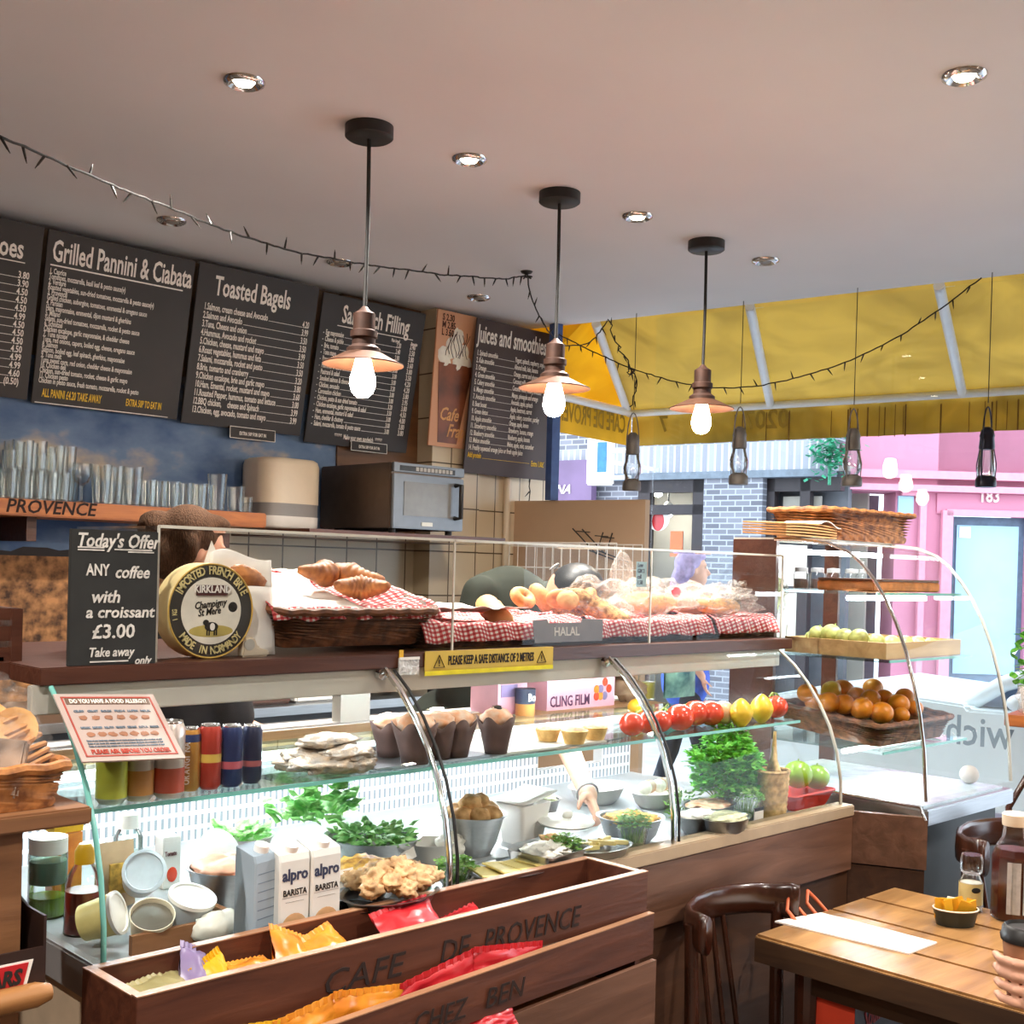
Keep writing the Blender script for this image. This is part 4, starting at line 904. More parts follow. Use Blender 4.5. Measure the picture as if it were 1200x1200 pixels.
# wicker weave
def weave(rings_fn, h, rows, n, amp=.0026):
    """rings_fn(z_fraction, n) -> ring of points; strands bulge in and out row by row"""
    rings = []
    for i in range(rows*2+1):
        f_ = i/(rows*2); ring = rings_fn(f_); c = sum(ring, V((0, 0, 0)))/len(ring); out = []
        for j, p in enumerate(ring):
            d = (p-c); d.z = 0; d.normalize()
            out.append(p+d*((amp if ((j//2+i//2) % 2) else -amp*.4)*(1 if i % 2 else .2)))
        rings.append(out)
    return rings
def rect_basket(o, w_, d_, h, mw, taper=.85, rows=6, n=14):
    def rf(f_):
        k_ = taper+(1-taper)*f_; ring = rr(w_*k_, d_*k_, h*f_, .03, 4); out = []
        for p, q_ in zip(ring, ring[1:]+ring[:1]):
            m_ = max(1, int((q_-p).length/.014)); out += [p.lerp(q_, j/m_) for j in range(m_)]
        return out
    k = MB(); rg = weave(rf, h, rows, n); k.loft(rg, True, False)
    rin = [[p*.97+V((0, 0, .0)) for p in rf(1)], [V((p.x*.95, p.y*.95, .006)) for p in rf(0)]]
    k.loft(rin, False, True); k.build('woven_body', mw, o, smooth=True)
    rim = rf(1); MB().tube([p+V((0, 0, .0018*math.sin(i*1.57))) for i, p in enumerate(rim)], .009, 7, closed=True).build('rim', mw, o, smooth=True)
def croissant(o_name, loc, rz, s_, label, rot=None):
    pts, rs = [], []
    for i in range(37):
        f_ = i/36; an = (f_-.5)*2.3; pts.append(V((math.sin(an)*.07, -(math.cos(an))*.07+.05, 0)))
        e = 1-abs(f_-.5)*2; saw = (abs(f_-.5)*13) % 1; rs.append(.008+.03*e**.75*(1-.24*saw))
    o = MB().tube(pts, rs, 14, flat=.9).build('croissant', m_crois, loc=loc, rot=rot or (0, 0, rz), smooth='all'); o.scale = (s_,)*3
    return tag(o, label, 'croissant', None)
# croissant basket, propped up at the back
a, b_ = A(318, 765, Y=2.17), A(508, 758, Y=2.17); W = b_.x-a.x
o = T('bread_basket', 'dark wicker basket of croissants lined with red gingham cloth and paper', 'basket', ((a.x+b_.x)/2, 2.36, LZ+.048), rot=(.20, 0, 0))
rect_basket(o, W, .40, .085, m_wick2, .88, 6)
def cloth(o, W, dd, top, hang, seed, m=None, name='gingham_cloth', dip=.05, back=None):
    def fn(u, v):
        x = (u-.5)*W; y = (v-.5)*dd; e = max(abs(u-.5)*2, abs(v-.5)*2)
        n_ = noise.noise((u*7+seed, v*6, seed))*.014+noise.noise((u*19, v*15, seed*2))*.006
        z = top-dip*(1-e**3) + n_
        if v < .14: q_ = (.14-v)/.14; z = top-hang*q_**.8+n_*.4; y = -dd*.36-dd*.06*q_**.5+.006*math.sin(u*40+seed)
        if v > .86: q_ = (v-.86)/.14; z = top-(back if back is not None else hang*.4)*q_+n_; y = dd*.36+.08*dd*q_
        return V((x, y, z))
    return MB().grid(fn, 64, 34).build(name, m or m_ging, o, solid=.003, smooth='all')
cloth(o, W*1.03, .47, .098, .03, 3, dip=.05)
MB().grid(lambda u, v: V((-.5*W+.02+u*W*.62, -.17+v*.36, .072+.035*max(0, abs(v-.45)-.3)*3+.008*noise.noise((u*6, v*6, 2)))), 24, 20).build('paper_liner', m_paper, o, solid=.001, smooth='all')
cb = V(o.location); Rb = Matrix.Rotation(.20, 4, 'X')
def inb(x, y, z): return cb + (Rb @ V((x, y, z)))
croissant('c', inb(W*.10, .06, .12), 0, 1.0, 'croissant on the left of the pile in the gingham basket', (.2, 0, .5))
croissant('c', inb(W*.30, .03, .12), 0, 1.05, 'darkest croissant at the right end of the gingham basket', (.2, .2, -1.2))
croissant('c', inb(W*.20, -.06, .112), 0, .95, 'croissant at the front of the pile in the gingham basket', (.2, 0, 2.6))
# paper bag with a pastry at the left of that basket
a = A(292, 740, Y=2.17)
o = T('paper_bag', 'white paper bag with an orange pastry peeking out beside the cheese box', 'paper bag', (a.x, 2.185, LZ), rot=(-.12, 0, 0)); W2 = S(64, a)
MB().grid(lambda u, v: V(((u-.5)*W2*1.3, .02*math.sin(PI*u), v*.215+.012*math.sin(u*5))), 12, 8).grid(lambda u, v: V(((u-.5)*W2*1.3, -.03*math.sin(PI*u)*(1-v*.3), v*.145)), 12, 8).build('bag', m_paper, o, solid=.001, smooth='all')
MB().ell((.012, -.005, .165), (.045, .012, .022), M=Matrix.Rotation(.35, 4, 'Y'), jit=.2, fr=3).build('pastry', m_crois, o, smooth='all')
MB().prism([(-.09, .03, .15), (-.01, .03, .15), (-.05, .03, .245)], (0, .002, 0)).build('folded_corner', m_paper, o)
a = A(302, 766, Y=2.14)
o = T('tape_dispenser', 'small cream tape dispenser on the ledge between the cheese box and the basket', 'tape dispenser', (a.x, 2.155, LZ))
MB().prism([(-.035, -.012, 0), (.03, -.012, 0), (.034, -.012, .012), (.005, -.012, .02), (-.005, -.012, .042), (-.03, -.012, .042)], (0, .024, 0)).build('body', m_cream, o, bev=.004); MB().cyl((-.018, -.013, .026), (-.018, .013, .026), .012, n=16).build('tape_roll', m_alu, o)
# three gingham bread baskets
for i, (x0, x1, lb) in enumerate(((492, 688, 'gingham lined bread basket holding the baguette end and rolls'), (690, 834, 'gingham lined bread basket under the seeded baguettes'), (836, 912, 'short gingham lined basket at the right end of the ledge'))):
    a, b_ = A(x0, 770, Y=2.16), A(x1, 760, Y=2.16); W = b_.x-a.x-.008
    o = T('bread_basket', lb, 'basket', ((a.x+b_.x)/2, 2.36, LZ)); rect_basket(o, W*.97, .36, .05, m_wick2, .9, 4)
    cloth(o, W, .50, .072, .055, 5+i*3, dip=.02, back=.02)
    if i == 0: MB().grid(lambda u, v: V((-W*.45+u*W*.65, -.15+v*.28, .082+.03*abs(v-.5)+.009*noise.noise((u*8, v*6, 5)))), 24, 14).build('paper_liner', m_paper, o, solid=.001, smooth='all')
    gb = o.location
    if i == 0: B1, W1 = V(gb), W
    if i == 1: B2, W2 = V(gb), W
    if i == 2: B3, W3 = V(gb), W
def loaf(name, a, b_, r, m, label, cat, n=14, bump=.06, seed=0):
    a, b_ = V(a), V(b_); pts, rs = [], []
    for j in range(n+1):
        f_ = j/n; pts.append((b_-a)*f_); rs.append(r*max(.12, (1-abs(2*f_-1)**5))**.5*(1+bump*math.sin(j*2.3+seed)))
    return tag(MB().tube(pts, rs, 14, flat=.85).build(name, m, loc=a, smooth='all'), label, cat)
m_seed = mat('seeded_crust', '#a86a30', .7, var=.4, scale=70, hx2='#dcae70', bump=.3)
m_palebread = mat('pale_crust', '#d6a468', .6, var=.1, scale=12, bump=.1)
pa = A(566, 703, Y=2.40); loaf('baguette', A(594, 734, Y=2.24), pa, S(14.5, pa), m_palebread, 'pale baguette end poking up from the gingham basket', 'bread')
for i, (x, y, yy, r, tor) in enumerate(((612, 728, 2.42, 17, 1), (634, 724, 2.44, 20, 1), (655, 731, 2.32, 17, 1), (672, 733, 2.34, 16, 1), (686, 736, 2.34, 16, 1), (664, 739, 2.26, 14, 0))):
    p = A(x, y, Y=yy); r_ = S(r, p)*.95
    k = MB()
    if tor: k.tube([V((math.cos(a_)*r_*.6, math.sin(a_)*r_*.6, 0)) for a_ in [2*PI*j/22 for j in range(22)]], r_*.42, 12, closed=True)
    else: k.ell((0, 0, 0), (r_, r_, r_*.7), jit=.1)
    p.z = max(p.z, LZ+.115)
    tag(k.build('bagel' if tor else 'bread_roll', m_bread, loc=p, rot=(.7+.2*math.sin(i*2), .1*i, i), smooth='all'), ORD[i]+' round bread from the left in the row behind the grey halal card', 'bread', 'round breads behind the halal card')
for i, (xa, ya, xb, yb) in enumerate(((666, 694, 744, 740), (648, 706, 700, 730))):
    p = A(xa, ya, Y=2.34-.0*i+.08*i); loaf('baguette', p, A(xb, yb, Y=2.2+.16*i), S(16, p), m_seed, ['long seeded baguette in a clear bag, leaning over the bread baskets', 'shorter seeded baguette under the clear bag behind the halal card'][i], 'bread', 18, .03)
def bag(label, c, r, seed, mm=None, name='plastic_bag'):
    return tag(MB().ell((0, 0, 0), r, 34, 22, jit=.55, fr=1.9, seed=seed).build(name, mm or m_film, loc=c, smooth='all'), label, 'plastic bag')
p = A(690, 708, Y=2.33); bag('clear plastic bag around the seeded baguettes', p+V((.02, 0, .01)), (.12, .08, .058), 3)
for i, (x, y, wpx, hpx, yy) in enumerate(((765, 705, 42, 25, 2.36), (820, 710, 38, 24, 2.36), (845, 722, 36, 18, 2.27))):
    p = A(x, y, Y=yy); p.z = max(p.z, LZ+.1); w_ = S(wpx, p)
    loaf('bread_loaf', p+V((-w_*1.0, .02, 0)), p+V((w_*.9, .0, -.01)), S(hpx*.62, p), m_palebread, ['first','second','third'][i]+' wrapped loaf from the left on the right half of the ledge', 'bread', seed=i)
    bg_ = bag(['large crumpled clear bag with a red logo around a loaf', 'crumpled clear bag around the middle wrapped loaf', 'crumpled clear bag around the lowest wrapped loaf'][i], p+V((0, 0, .012)), (w_*1.25, .1, S(hpx, p)*.8), 9+i)
    if i == 0: MB().ell((.02, -.075, .02), (.024, .003, .016)).build('red_logo', m_red, bg_)
p = A(729, 675, Y=2.45); tag(MB().ell((0, 0, 0), (.05, .02, .075), 24, 16, jit=.25, fr=2, seed=5).build('plastic_bag', m_film, loc=p, smooth='all'), 'upright gathered end of a clear bread bag', 'plastic bag')
p = A(902, 722, Y=2.26); p.z = LZ+.13
o = T('bagged_leaves', 'yellow green chicory leaves in a clear bag at the right end of the ledge', 'vegetable', p); m_chic = leaf('chicory_leaf', '#a9ad4c', '#dcdc9a')
k = MB()
for i in range(16):
    a_ = i*2.4; k.ell((.022*math.cos(a_), .02*math.sin(a_), .0), (.018, .008, .062), 10, 8, M=Euler((.2*math.sin(a_), .3*math.cos(a_), a_)).to_matrix())
k.build('leaves', m_chic, o, smooth='all'); MB().ell((0, 0, .01), (.06, .055, .085), 24, 16, jit=.4, fr=2, seed=8).build('bag', m_film, o, smooth='all')
p = A(872, 715, Y=2.34); p.z = LZ+.12
o = T('bagged_leaves', 'dark salad leaves in a clear bag left of the chicory', 'vegetable', p); k = MB()
for i in range(14):
    a_ = i*2.4; k.ell((.03*math.cos(a_), .02*math.sin(a_), .0), (.02, .007, .04), 8, 6, M=Euler((.5*math.sin(a_), .6*math.cos(a_), a_)).to_matrix())
k.build('leaves', leaf('dark_leaf', '#5a4a2c', '#8f8a48'), o, smooth='all'); MB().ell((0, 0, .01), (.07, .05, .06), 24, 16, jit=.4, fr=2, seed=18).build('bag', m_film, o, smooth='all')
a, b_ = A(621, 742, Y=2.15), A(700, 738, Y=2.15); W = b_.x-a.x
o = T('halal_card', 'grey card lettered HALAL in front of the round breads', 'card', (a.x, 2.134, A(660, 747, Y=2.134).z), rot=(-.06, 0, 0)); Hh = S(22, a)
MB().prism([(0, 0, -.012), (W, 0, -.012), (W*1.02, 0, Hh*.95), (W*.7, 0, Hh), (W*.68, 0, Hh*.8), (W*.2, 0, Hh*.78), (W*.18, 0, Hh), (-.005, 0, Hh*.95)], (0, -.002, 0)).build('card', mat('grey_card', '#8a8180', .6), o)
k = MB(); k.text('HALAL', .032, TM((W*.46, -.0026, Hh*.1)), 1.0, 'CENTER'); k.build('lettering', m_ink, o)
# slatted crate at the far left of the ledge
a = A(79, 745, Y=2.2); zt_ = A(40, 712, Y=2.28).z
o = T('slatted_crate', 'dark brown slatted wooden crate behind the chalkboard', 'crate', (SX[0]-.02, 2.2, LZ))
x0 = -.42; zz = zt_-LZ
k = MB()
for f0, f1 in ((.0, .26), (.38, .66), (.78, 1.0)):
    MB().span((x0, .05, zz*f0), (.03, .065, zz*f1)).build('slat', m_brown, o)
MB().span((.01, .04, 0), (.03, .3, zz)).build('end_board', m_brown, o); MB().span((x0, .05, 0), (.0, .3, .008)).build('base', m_brown, o)
for i, x in enumerate((-.3, -.12)): tag(MB().span((-.07, -.05, 0), (.07, .05, zz*.75)).build('paper_packet', m_paper, loc=(SX[0]-.02+x, 2.39, LZ+.008), bev=.006), ['left', 'right'][i]+' cream packet inside the slatted crate', 'packet')
st(MB().span((.30, 2.22, LB), (SX[0]-.02, 2.72, LZ)).span((.32, 2.3, 0), (SX[0]-.03, 2.7, LB)).build('trim_5', m_brown))
# ================================================================ ON THE GLASS SHELF
def at_shelf(x, y): return A(x, y, Z=SHZ+.0005)
m_can = [mat('pale_green_can', '#c5d0bf', .3, .5, var=.15), mat('orange_silver_can', '#cfc6b8', .3, .5, var=.1), mat('coral_silver_can', '#d8ccc4', .3, .5, var=.1)]
def can(label, x, y, wpx, hpx, body, band, txt=None, tcol=None, tsz=.016, vert=False, bandf=(.08, .4)):
    p = at_shelf(x, y); r = S(wpx/2, p); h = S(hpx, p)
    o = T('drink_can', label, 'can', p, group='drinks cans on the glass shelf')
    MB().lathe([(0, .002), (r*.75, 0), (r*.82, .003), (r, h*.06), (r, h*.9), (r*.84, h*.97)], 26).build('body', body, o, smooth=True)
    MB().lathe([(r*.84, h*.97), (r*.86, h*.99), (r*.82, h), (r*.78, h*.985), (0, h*.985)], 26).build('lid', m_chrome, o, smooth=True)
    MB().lathe([(r*1.004, h*bandf[0]), (r*1.006, h*bandf[1])], 26, cap=False).build('printed_band', band, o, smooth=True)
    if txt:
        k = MB(); nl = len(txt)
        for i, ch in enumerate(txt):
            if vert: k.text(ch, tsz, Matrix.Translation((-r*.55, -r*1.03+.004*0, h*.12+i*tsz*.62)) @ Matrix.Rotation(-.55, 4, 'Z') @ FRONT @ Matrix.Rotation(PI/2, 4, 'Z'), .75)
            else:
                an = -PI/2-.75+(i-(nl-1)/2)*tsz*.55/r
                k.text(ch, tsz, Matrix.Translation((r*1.02*math.cos(an), r*1.02*math.sin(an), h*.62)) @ Matrix.Rotation(an+PI/2, 4, 'Z') @ FRONT, .75, 'CENTER')
        k.build('lettering', tcol or m_bink, o)
        if not vert: MB().box((r*1.0*math.cos(-PI/2-.75), r*1.0*math.sin(-PI/2-.75), h*.8), (.006, .006, .007), -.75).build('star', m_red, o)
    return o
can('pale green drinks can at the left end of the row, under the allergy sign', 130, 941, 36, 92, m_can[0], mat('lime_band', '#b9c046', .4), 'S.PELLEGRINO', m_gray_ink, .008, bandf=(.08, .55))
can('silver can with an orange foot, second from the left under the allergy sign', 162, 937, 34, 90, m_can[1], mat('amber_band', '#c08a48', .4), 'SANPELLEGRINO', m_bink, .008)
can('silver can with a coral foot, right of the orange footed can', 197, 934, 36, 90, m_can[2], mat('coral_band', '#b8523c', .4), 'SANPELLEGRINO', m_bink, .008)
can('slim amber can with white upright letters', 221, 926, 25, 74, mat('amber_can', '#b9823a', .3, .4), mat('navy_band', '#26345e', .4), 'ORANGINA', m_ink, .0165, True, (.78, .9))
can('slim red can between the amber and the navy cans', 245, 924, 26, 76, mat('red_can', '#b23a2c', .3, .4), mat('gold_band', '#c9a34a', .4), None, bandf=(.42, .55))
can('slim navy blue can, second from the right of the row', 270, 921, 26, 72, mat('navy_can', '#27345f', .3, .4), mat('red_silver_band', '#a8505a', .4), None, bandf=(.3, .42))
can('slim dark can at the right end of the row', 294, 917, 24, 68, mat('dark_navy_can', '#2b2f48', .3, .4), mat('silver_red_band', '#8f4a4c', .4), None, bandf=(.3, .4))
# allergy sign leaning on the outside of the curved glass
cn = [(66, 816), (174, 812), (202, 876), (97, 889)]; yt, yb = 2.045, 1.925
P = [A(*cn[0], Y=yt), A(*cn[1], Y=yt), A(*cn[2], Y=yb), A(*cn[3], Y=yb)]
z1, z2 = (P[0].z+P[1].z)/2, (P[2].z+P[3].z)/2; Hh = math.hypot(yt-yb, z1-z2); W = (P[1].x-P[0].x+P[2].x-P[3].x)/2
xb = P[3].x; sk = ((P[0].x-P[3].x)+(P[1].x-P[2].x))/2
o = T('allergy_sign', 'white and red food allergy notice propped on the curved glass over the cans', 'sign', (xb, yb-.012, z2), rot=(-math.atan2(yt-yb, z1-z2), math.atan2(sk, Hh)*.9, 0))
MB().span((-.01, -.002, -.01), (W+.01, .001, Hh+.008)).build('acrylic_sheet', mat('sign_card', '#b3a097', .5, var=.03), o)
k = MB()
for a_, b_ in (((0, 0), (W, .003)), ((0, Hh-.003), (W, Hh)), ((0, 0), (.003, Hh)), ((W-.003, 0), (W, Hh))): k.span((a_[0], -.003, a_[1]), (b_[0], -.002, b_[1]))
k.build('red_border', mat('dull_red', '#a8483c', .6), o)
MB().span((.006, -.003, Hh*.87), (W-.006, -.002, Hh*.97)).build('heading_band', mat('brown_band', '#6b5446', .6), o)
def fit(k, s, x, z, wd, h, y=-.0036, al='LEFT'):
    w0 = max(1e-3, MB().text(s, h, Matrix(), 1)); k.text(s, h, TM((x, y, z)), wd/w0)
k = MB(); fit(k, 'DO YOU HAVE A FOOD ALLERGY?', .012, Hh*.885, W-.024, .014); k.build('heading', m_ink, o)
k = MB(); fit(k, 'PLEASE ASK BEFORE YOU ORDER', .012, Hh*.04, W-.024, .014); k.build('footer', mat('red_ink', '#b0402f', .6), o)
k = MB()
for j, rw in enumerate((('CELERY', 'CRUST', 'EGGS', 'FISH', 'LUPIN', 'MILK'), ('MOLLUSC', 'MUSTARD', 'NUTS', 'PEANUTS', 'SESAME', 'SOYA', 'SULPHUR'))):
    for i, s_ in enumerate(rw): fit(k, s_, .012+i*(W-.02)/len(rw), Hh*(.73-.28*j), (W-.03)/len(rw)*.85, .007)
for j in range(3): fit(k, 'Some of our foods may contain one or more of these allergens, ask a member of staff', .012, Hh*(.24-.045*j), W-.03, .005)
k.build('small_print', m_gray_ink, o)
for j in range(2):
    for i in range(6+j): MB().ell((.025+i*(W-.03)/(6+j), -.0028, Hh*(.64-.28*j)), (.008, .0008, .0055), 10, 6, jit=.5, fr=2, seed=i+j*7).build('food_picture', mat('food_print', '#9a6a50', .7) if (i+j) == 0 else bpy.data.materials['food_print'], o)
# cling wrapped sandwiches
for i, (x, y, w_, h_) in enumerate(((385, 905, 105, 26), (345, 897, 55, 22), (415, 900, 60, 24), (365, 884, 75, 22), (410, 882, 68, 20), (385, 868, 80, 20))):
    p = at_shelf(x, 905); p = A(x, y, Y=p.y+.02*(i % 2)); z_ = max(p.z, SHZ+.012)
    r = S(w_/2, p); hh = S(h_/2, p)*.9
    o = tag(MB().ell((0, 0, 0), (r, r*.62, hh), 30, 16, jit=.28, fr=2.6, seed=i+2).build('wrapped_sandwich', mat('wrap_foil', '#dedad2', .25, .25, var=.4, scale=55, bump=1.0, hx2='#b9a48c') if i == 0 else bpy.data.materials['wrap_foil'], loc=(p.x, p.y, max(z_, SHZ+hh)), smooth='all'),
            ['broad film wrapped sandwich at the bottom of the pile', 'left film wrapped sandwich in the lower layer of the pile', 'right film wrapped sandwich in the lower layer of the pile', 'left film wrapped sandwich in the upper layer', 'right film wrapped sandwich in the upper layer', 'topmost film wrapped sandwich of the pile'][i], 'sandwich', 'film wrapped sandwiches on the glass shelf')
# trays under muffins and pies
for x0, x1, y, lb, mm in ((425, 566, 893, 'dark baking tray under the muffins', m_steel), (575, 720, 880, 'grey paper lined tray under the pies', m_alu)):
    a, b_ = at_shelf(x0, y+8), at_shelf(x1, y-8); tag(MB().span((0, 0, 0), (b_.x-a.x, .26, .006)).build('baking_tray', mm, loc=(a.x, 2.0, SHZ+.001), bev=.002), lb, 'tray')
m_wrap = mat('brown_muffin_wrapper', '#5d4640', .7, var=.25, scale=30); m_muf = mat('muffin_top', '#e8d2bb', .7, var=.2, scale=40, bump=.4, hx2='#c7895e')
def muffin(x, y, wpx, hpx, label, star=False):
    p = A(x, y, Z=SHZ+.008); r = S(wpx/2, p); h = S(hpx, p)
    o = T('muffin', label, 'muffin', p, random.random()*3, 'muffins in brown tulip wrappers')
    rings = []
    for f_ in (0, .3, .6, .75, 1):
        rings.append([V((math.cos(a_)*r*(.62+.3*f_+(.12*f_*f_*(1+math.cos(a_*5)))), math.sin(a_)*r*(.62+.3*f_+(.12*f_*f_*(1+math.cos(a_*5)))), h*(.82*f_+(.1*math.cos(a_*5) if f_ == 1 else 0)))) for a_ in [2*PI*j/40 for j in range(40)]])
    MB().loft(rings, True, False).build('paper_wrapper', m_wrap, o, solid=.0015, smooth='all')
    MB().ell((0, 0, h*.84), (r*.9, r*.9, h*.26), 22, 14, jit=.18, fr=3, seed=x).build('cake_top', m_muf, o, smooth='all')
    if star: MB().ell((0, 0, h*1.1), (r*.3, r*.3, h*.05), 10, 6, jit=.6, fr=3).build('berry', m_dark, o, smooth='all')
for x, y, wp, hp, lb, s_ in ((456, 886, 42, 46, 'muffin at the left end of the row, half behind the others', 0), (486, 894, 50, 54, 'largest muffin, left of the chrome glass strip', 0), (513, 888, 44, 50, 'muffin just right of the chrome glass strip', 0), (535, 886, 42, 50, 'muffin at the right end of the tight row', 0), (581, 882, 42, 48, 'single muffin standing apart with a dark star on top', 1)): muffin(x, y, wp, hp, lb, s_)
m_pie = mat('pie_pastry', '#d8a252', .6, var=.2, scale=30, hx2='#ecc984', bump=.2)
for i, (x, y, wp) in enumerate(((642, 868, 30), (673, 871, 32), (697, 866, 30))):
    p = A(x, y, Z=SHZ+.008); r = S(wp/2, p)
    o = T('small_pie', ['left', 'front middle', 'right'][i]+' golden pie of the three on the lined tray', 'pie', p, group='small golden pies on the glass shelf')
    MB().lathe([(0, 0), (r*.72, 0), (r*.98, r*.85), (r*1.04, r*.95), (r*.9, r*1.02)], 26).build('crust', m_pie, o, smooth=True)
    MB().ell((0, 0, r*.95), (r*.92, r*.92, r*.28), 20, 10, jit=.25, fr=3, seed=i).build('filling_top', m_muf, o, smooth='all')
# boxes of film behind
m_pkbox = mat('pink_box', '#e6b3c0', .5, var=.05)
a, b_ = A(582, 870, Y=2.56), A(616, 870, Y=2.56)
o = T('film_box', 'short pink film box behind the single muffin', 'box', (a.x, 2.56, 1.197)); W = b_.x-a.x; Hh = S(42, a)
MB().span((0, 0, 0), (W, .12, Hh)).build('carton', m_pkbox, o); MB().span((W*.1, -.002, Hh*.5), (W*.65, 0, Hh*.85)).build('dark_panel', m_purp, o)
a = A(603, 868, Y=2.54)
o = T('sauce_jar', 'small jar with a dark label behind the single muffin', 'jar', (a.x+.03, 2.53, 1.197)); MB().lathe([(0, 0), (.03, 0), (.03, .035), (0, .035)], 18).build('jar', mat('amber_jar', '#c98a48', .3), o, smooth=True); MB().lathe([(.0305, .035), (.031, .08), (0, .082)], 18).build('dark_label', mat('navy_label', '#2c3046', .5), o, smooth=True)
k = MB(); k.text('Bo', .032, TM((-.02, -.0325, .045)), .9); k.build('lettering', m_ink, o)
a, b_ = A(640, 858, Y=2.56), A(719, 848, Y=2.56)
o = T('film_box', 'long pink cling film box behind the pies', 'box', (a.x, 2.56, 1.197)); W = b_.x-a.x; Hh = S(40, b_)
MB().span((0, 0, 0), (W, .11, Hh)).build('carton', m_pkbox, o)
MB().span((W*.25, .02, Hh), (W*.75, .09, Hh+.001)).build('dark_panel', m_purp, o)
k = MB(); k.text('CLING FILM', Hh*.42, TM((W*.62, -.001, Hh*.1)), .75, 'RIGHT'); k.build('lettering', mat('plum_ink', '#5a2c50', .6), o)
for i in range(7): MB().ell((W*(.72+.035*(i % 4)*1.8), -.001, Hh*(.3+.2*(i//3))), (.014, .002, .014), 10, 6).build('fruit_picture', [m_tom, m_ora, m_purp][i % 3], o)
# tomatoes, onion, lemons
def fruit(name, cat, p, r, m, label, group=None, flat=.92, stem=None, rot=(0, 0, 0), tip=0):
    prof = [(math.sin(PI*j/14)*r*(1 if not tip else (1-.12*abs(math.cos(PI*j/14)))), -math.cos(PI*j/14)*r*flat*(1+tip*abs(math.cos(PI*j/14))**6)+r*flat*.98) for j in range(15)]
    prof[0] = (0, prof[0][1]+(0 if tip else r*.06)); prof[-1] = (0, prof[-1][1]-(0 if tip else r*.12))
    o = MB().lathe(prof, 22).build(name, m, loc=p, rot=rot, smooth='all')
    if stem: MB().tube([(0, 0, r*flat*1.75), (.004, .002, r*flat*2.1)], .0025, 6).build('stem', m_stem, o)
    return tag(o, label, cat, group)
TS = [(740, 862, 15), (757, 859, 14), (773, 858, 14), (796, 856, 17), (815, 850, 16), (832, 850, 16), (909, 841, 14)]
TL = ['red tomato at the left end of the vine, left of the chrome strip', 'red tomato just behind the chrome glass strip', 'red tomato just right of the chrome glass strip', 'red tomato in the middle of the vine, fourth from the left', 'red tomato, fifth from the left on the vine', 'pinkish red tomato beside the onion', 'red tomato at the right end, beyond the lemons']
for (x, y, r), lb in zip(TS, TL):
    p = at_shelf(x, y); fruit('tomato', 'tomato', p, S(r, p), m_tom, lb, 'red tomatoes on the glass shelf', .92)
k = MB(); q_ = [A(x, y, Y=2.13) for x, y in ((742, 838), (752, 832), (765, 838), (778, 830), (790, 835), (802, 826), (815, 833), (826, 828), (835, 836))]; k.tube(q_, .0028, 6)
for j in range(0, 9, 1): k.tube([q_[j], q_[j]+V((random.uniform(-.01, .02), -.01, random.uniform(.006, .022)))], .0018, 5); k.tube([q_[j], q_[j]+V((.006, -.02, -.014))], .002, 5)
b0 = q_[4].copy(); k.v = [tuple(V(v_)-b0) for v_ in k.v]; tag(k.build('tomato_vine', m_stem, loc=b0), 'green vine stalk lying over the row of red tomatoes', 'vine')
p = A(908, 816, Y=2.09); k = MB().tube([(-.03, 0, 0), (-.015, 0, .012), (.01, 0, .008), (.03, 0, -.008)], .003, 6).tube([(-.015, 0, .01), (-.02, -.01, -.01)], .0022, 5).tube([(.01, 0, .008), (.012, .01, -.012)], .0022, 5); tag(k.build('tomato_vine', m_stem, loc=p), 'short green vine stalk on the last tomato by the lemons', 'vine')
p = at_shelf(847, 849); fruit('onion', 'onion', p, S(14, p), mat('onion_skin', '#d9a46a', .35, var=.15, scale=12, hx2='#eed0a8'), 'pale brown onion between the tomatoes and the lemons', None, 1.0)
for x, y, r, lb in ((868, 851, 14, 'left lemon of the pair on the glass shelf'), (892, 846, 14, 'right lemon of the pair, with its tip towards the room')):
    p = at_shelf(x, y); fruit('lemon', 'lemon', p+V((0, 0, S(r, p)*.0)), S(r, p), m_lem, lb, 'lemons on the glass shelf', 1.12, None, (0, 0, 0), .12)
p = at_shelf(768, 846)+V((.06, .12, 0)); fruit('yellow_pepper', 'pepper', p, .03, mat('yellow_pepper_skin', '#e9b12c', .25), 'yellow pepper behind the chrome glass strip', None, .9)
# things on the rear wood shelf at the right
a = A(795, 848, Y=2.6)
o = T('crisp_bag', 'green and blue striped packet standing behind the tomatoes', 'packet', (a.x, 2.6, 1.197)); k = MB()
k.grid(lambda u, v: V(((u-.5)*.17, -.03*math.sin(PI*u)*math.sin(PI*min(1, v+.05))-.004, v*.19)), 12, 10).grid(lambda u, v: V(((u-.5)*.17, .03*math.sin(PI*u)*math.sin(PI*v)+.004, v*.19)), 12, 10); k.build('bag', mat('teal_print', '#2f6f78', .4, var=.4, scale=14, hx2='#9ac4b0'), o, smooth='all')
for i in range(3): MB().span((-.06+i*.05, -.04, .12), (-.035+i*.05, -.034, .19)).build('stripe', m_ink, o)
a = A(825, 846, Y=2.58); a.x = min(a.x, 3.1); tag(MB().ell((0, 0, .04), (.06, .05, .04), 20, 12, jit=.6, fr=2.5).build('crumpled_paper', mat('brown_paper', '#a88a6a', .7, bump=.3), loc=(a.x, 2.6, 1.197), smooth='all'), 'crumpled brown paper behind the onion', 'paper')
a = A(762, 846, Y=2.6)
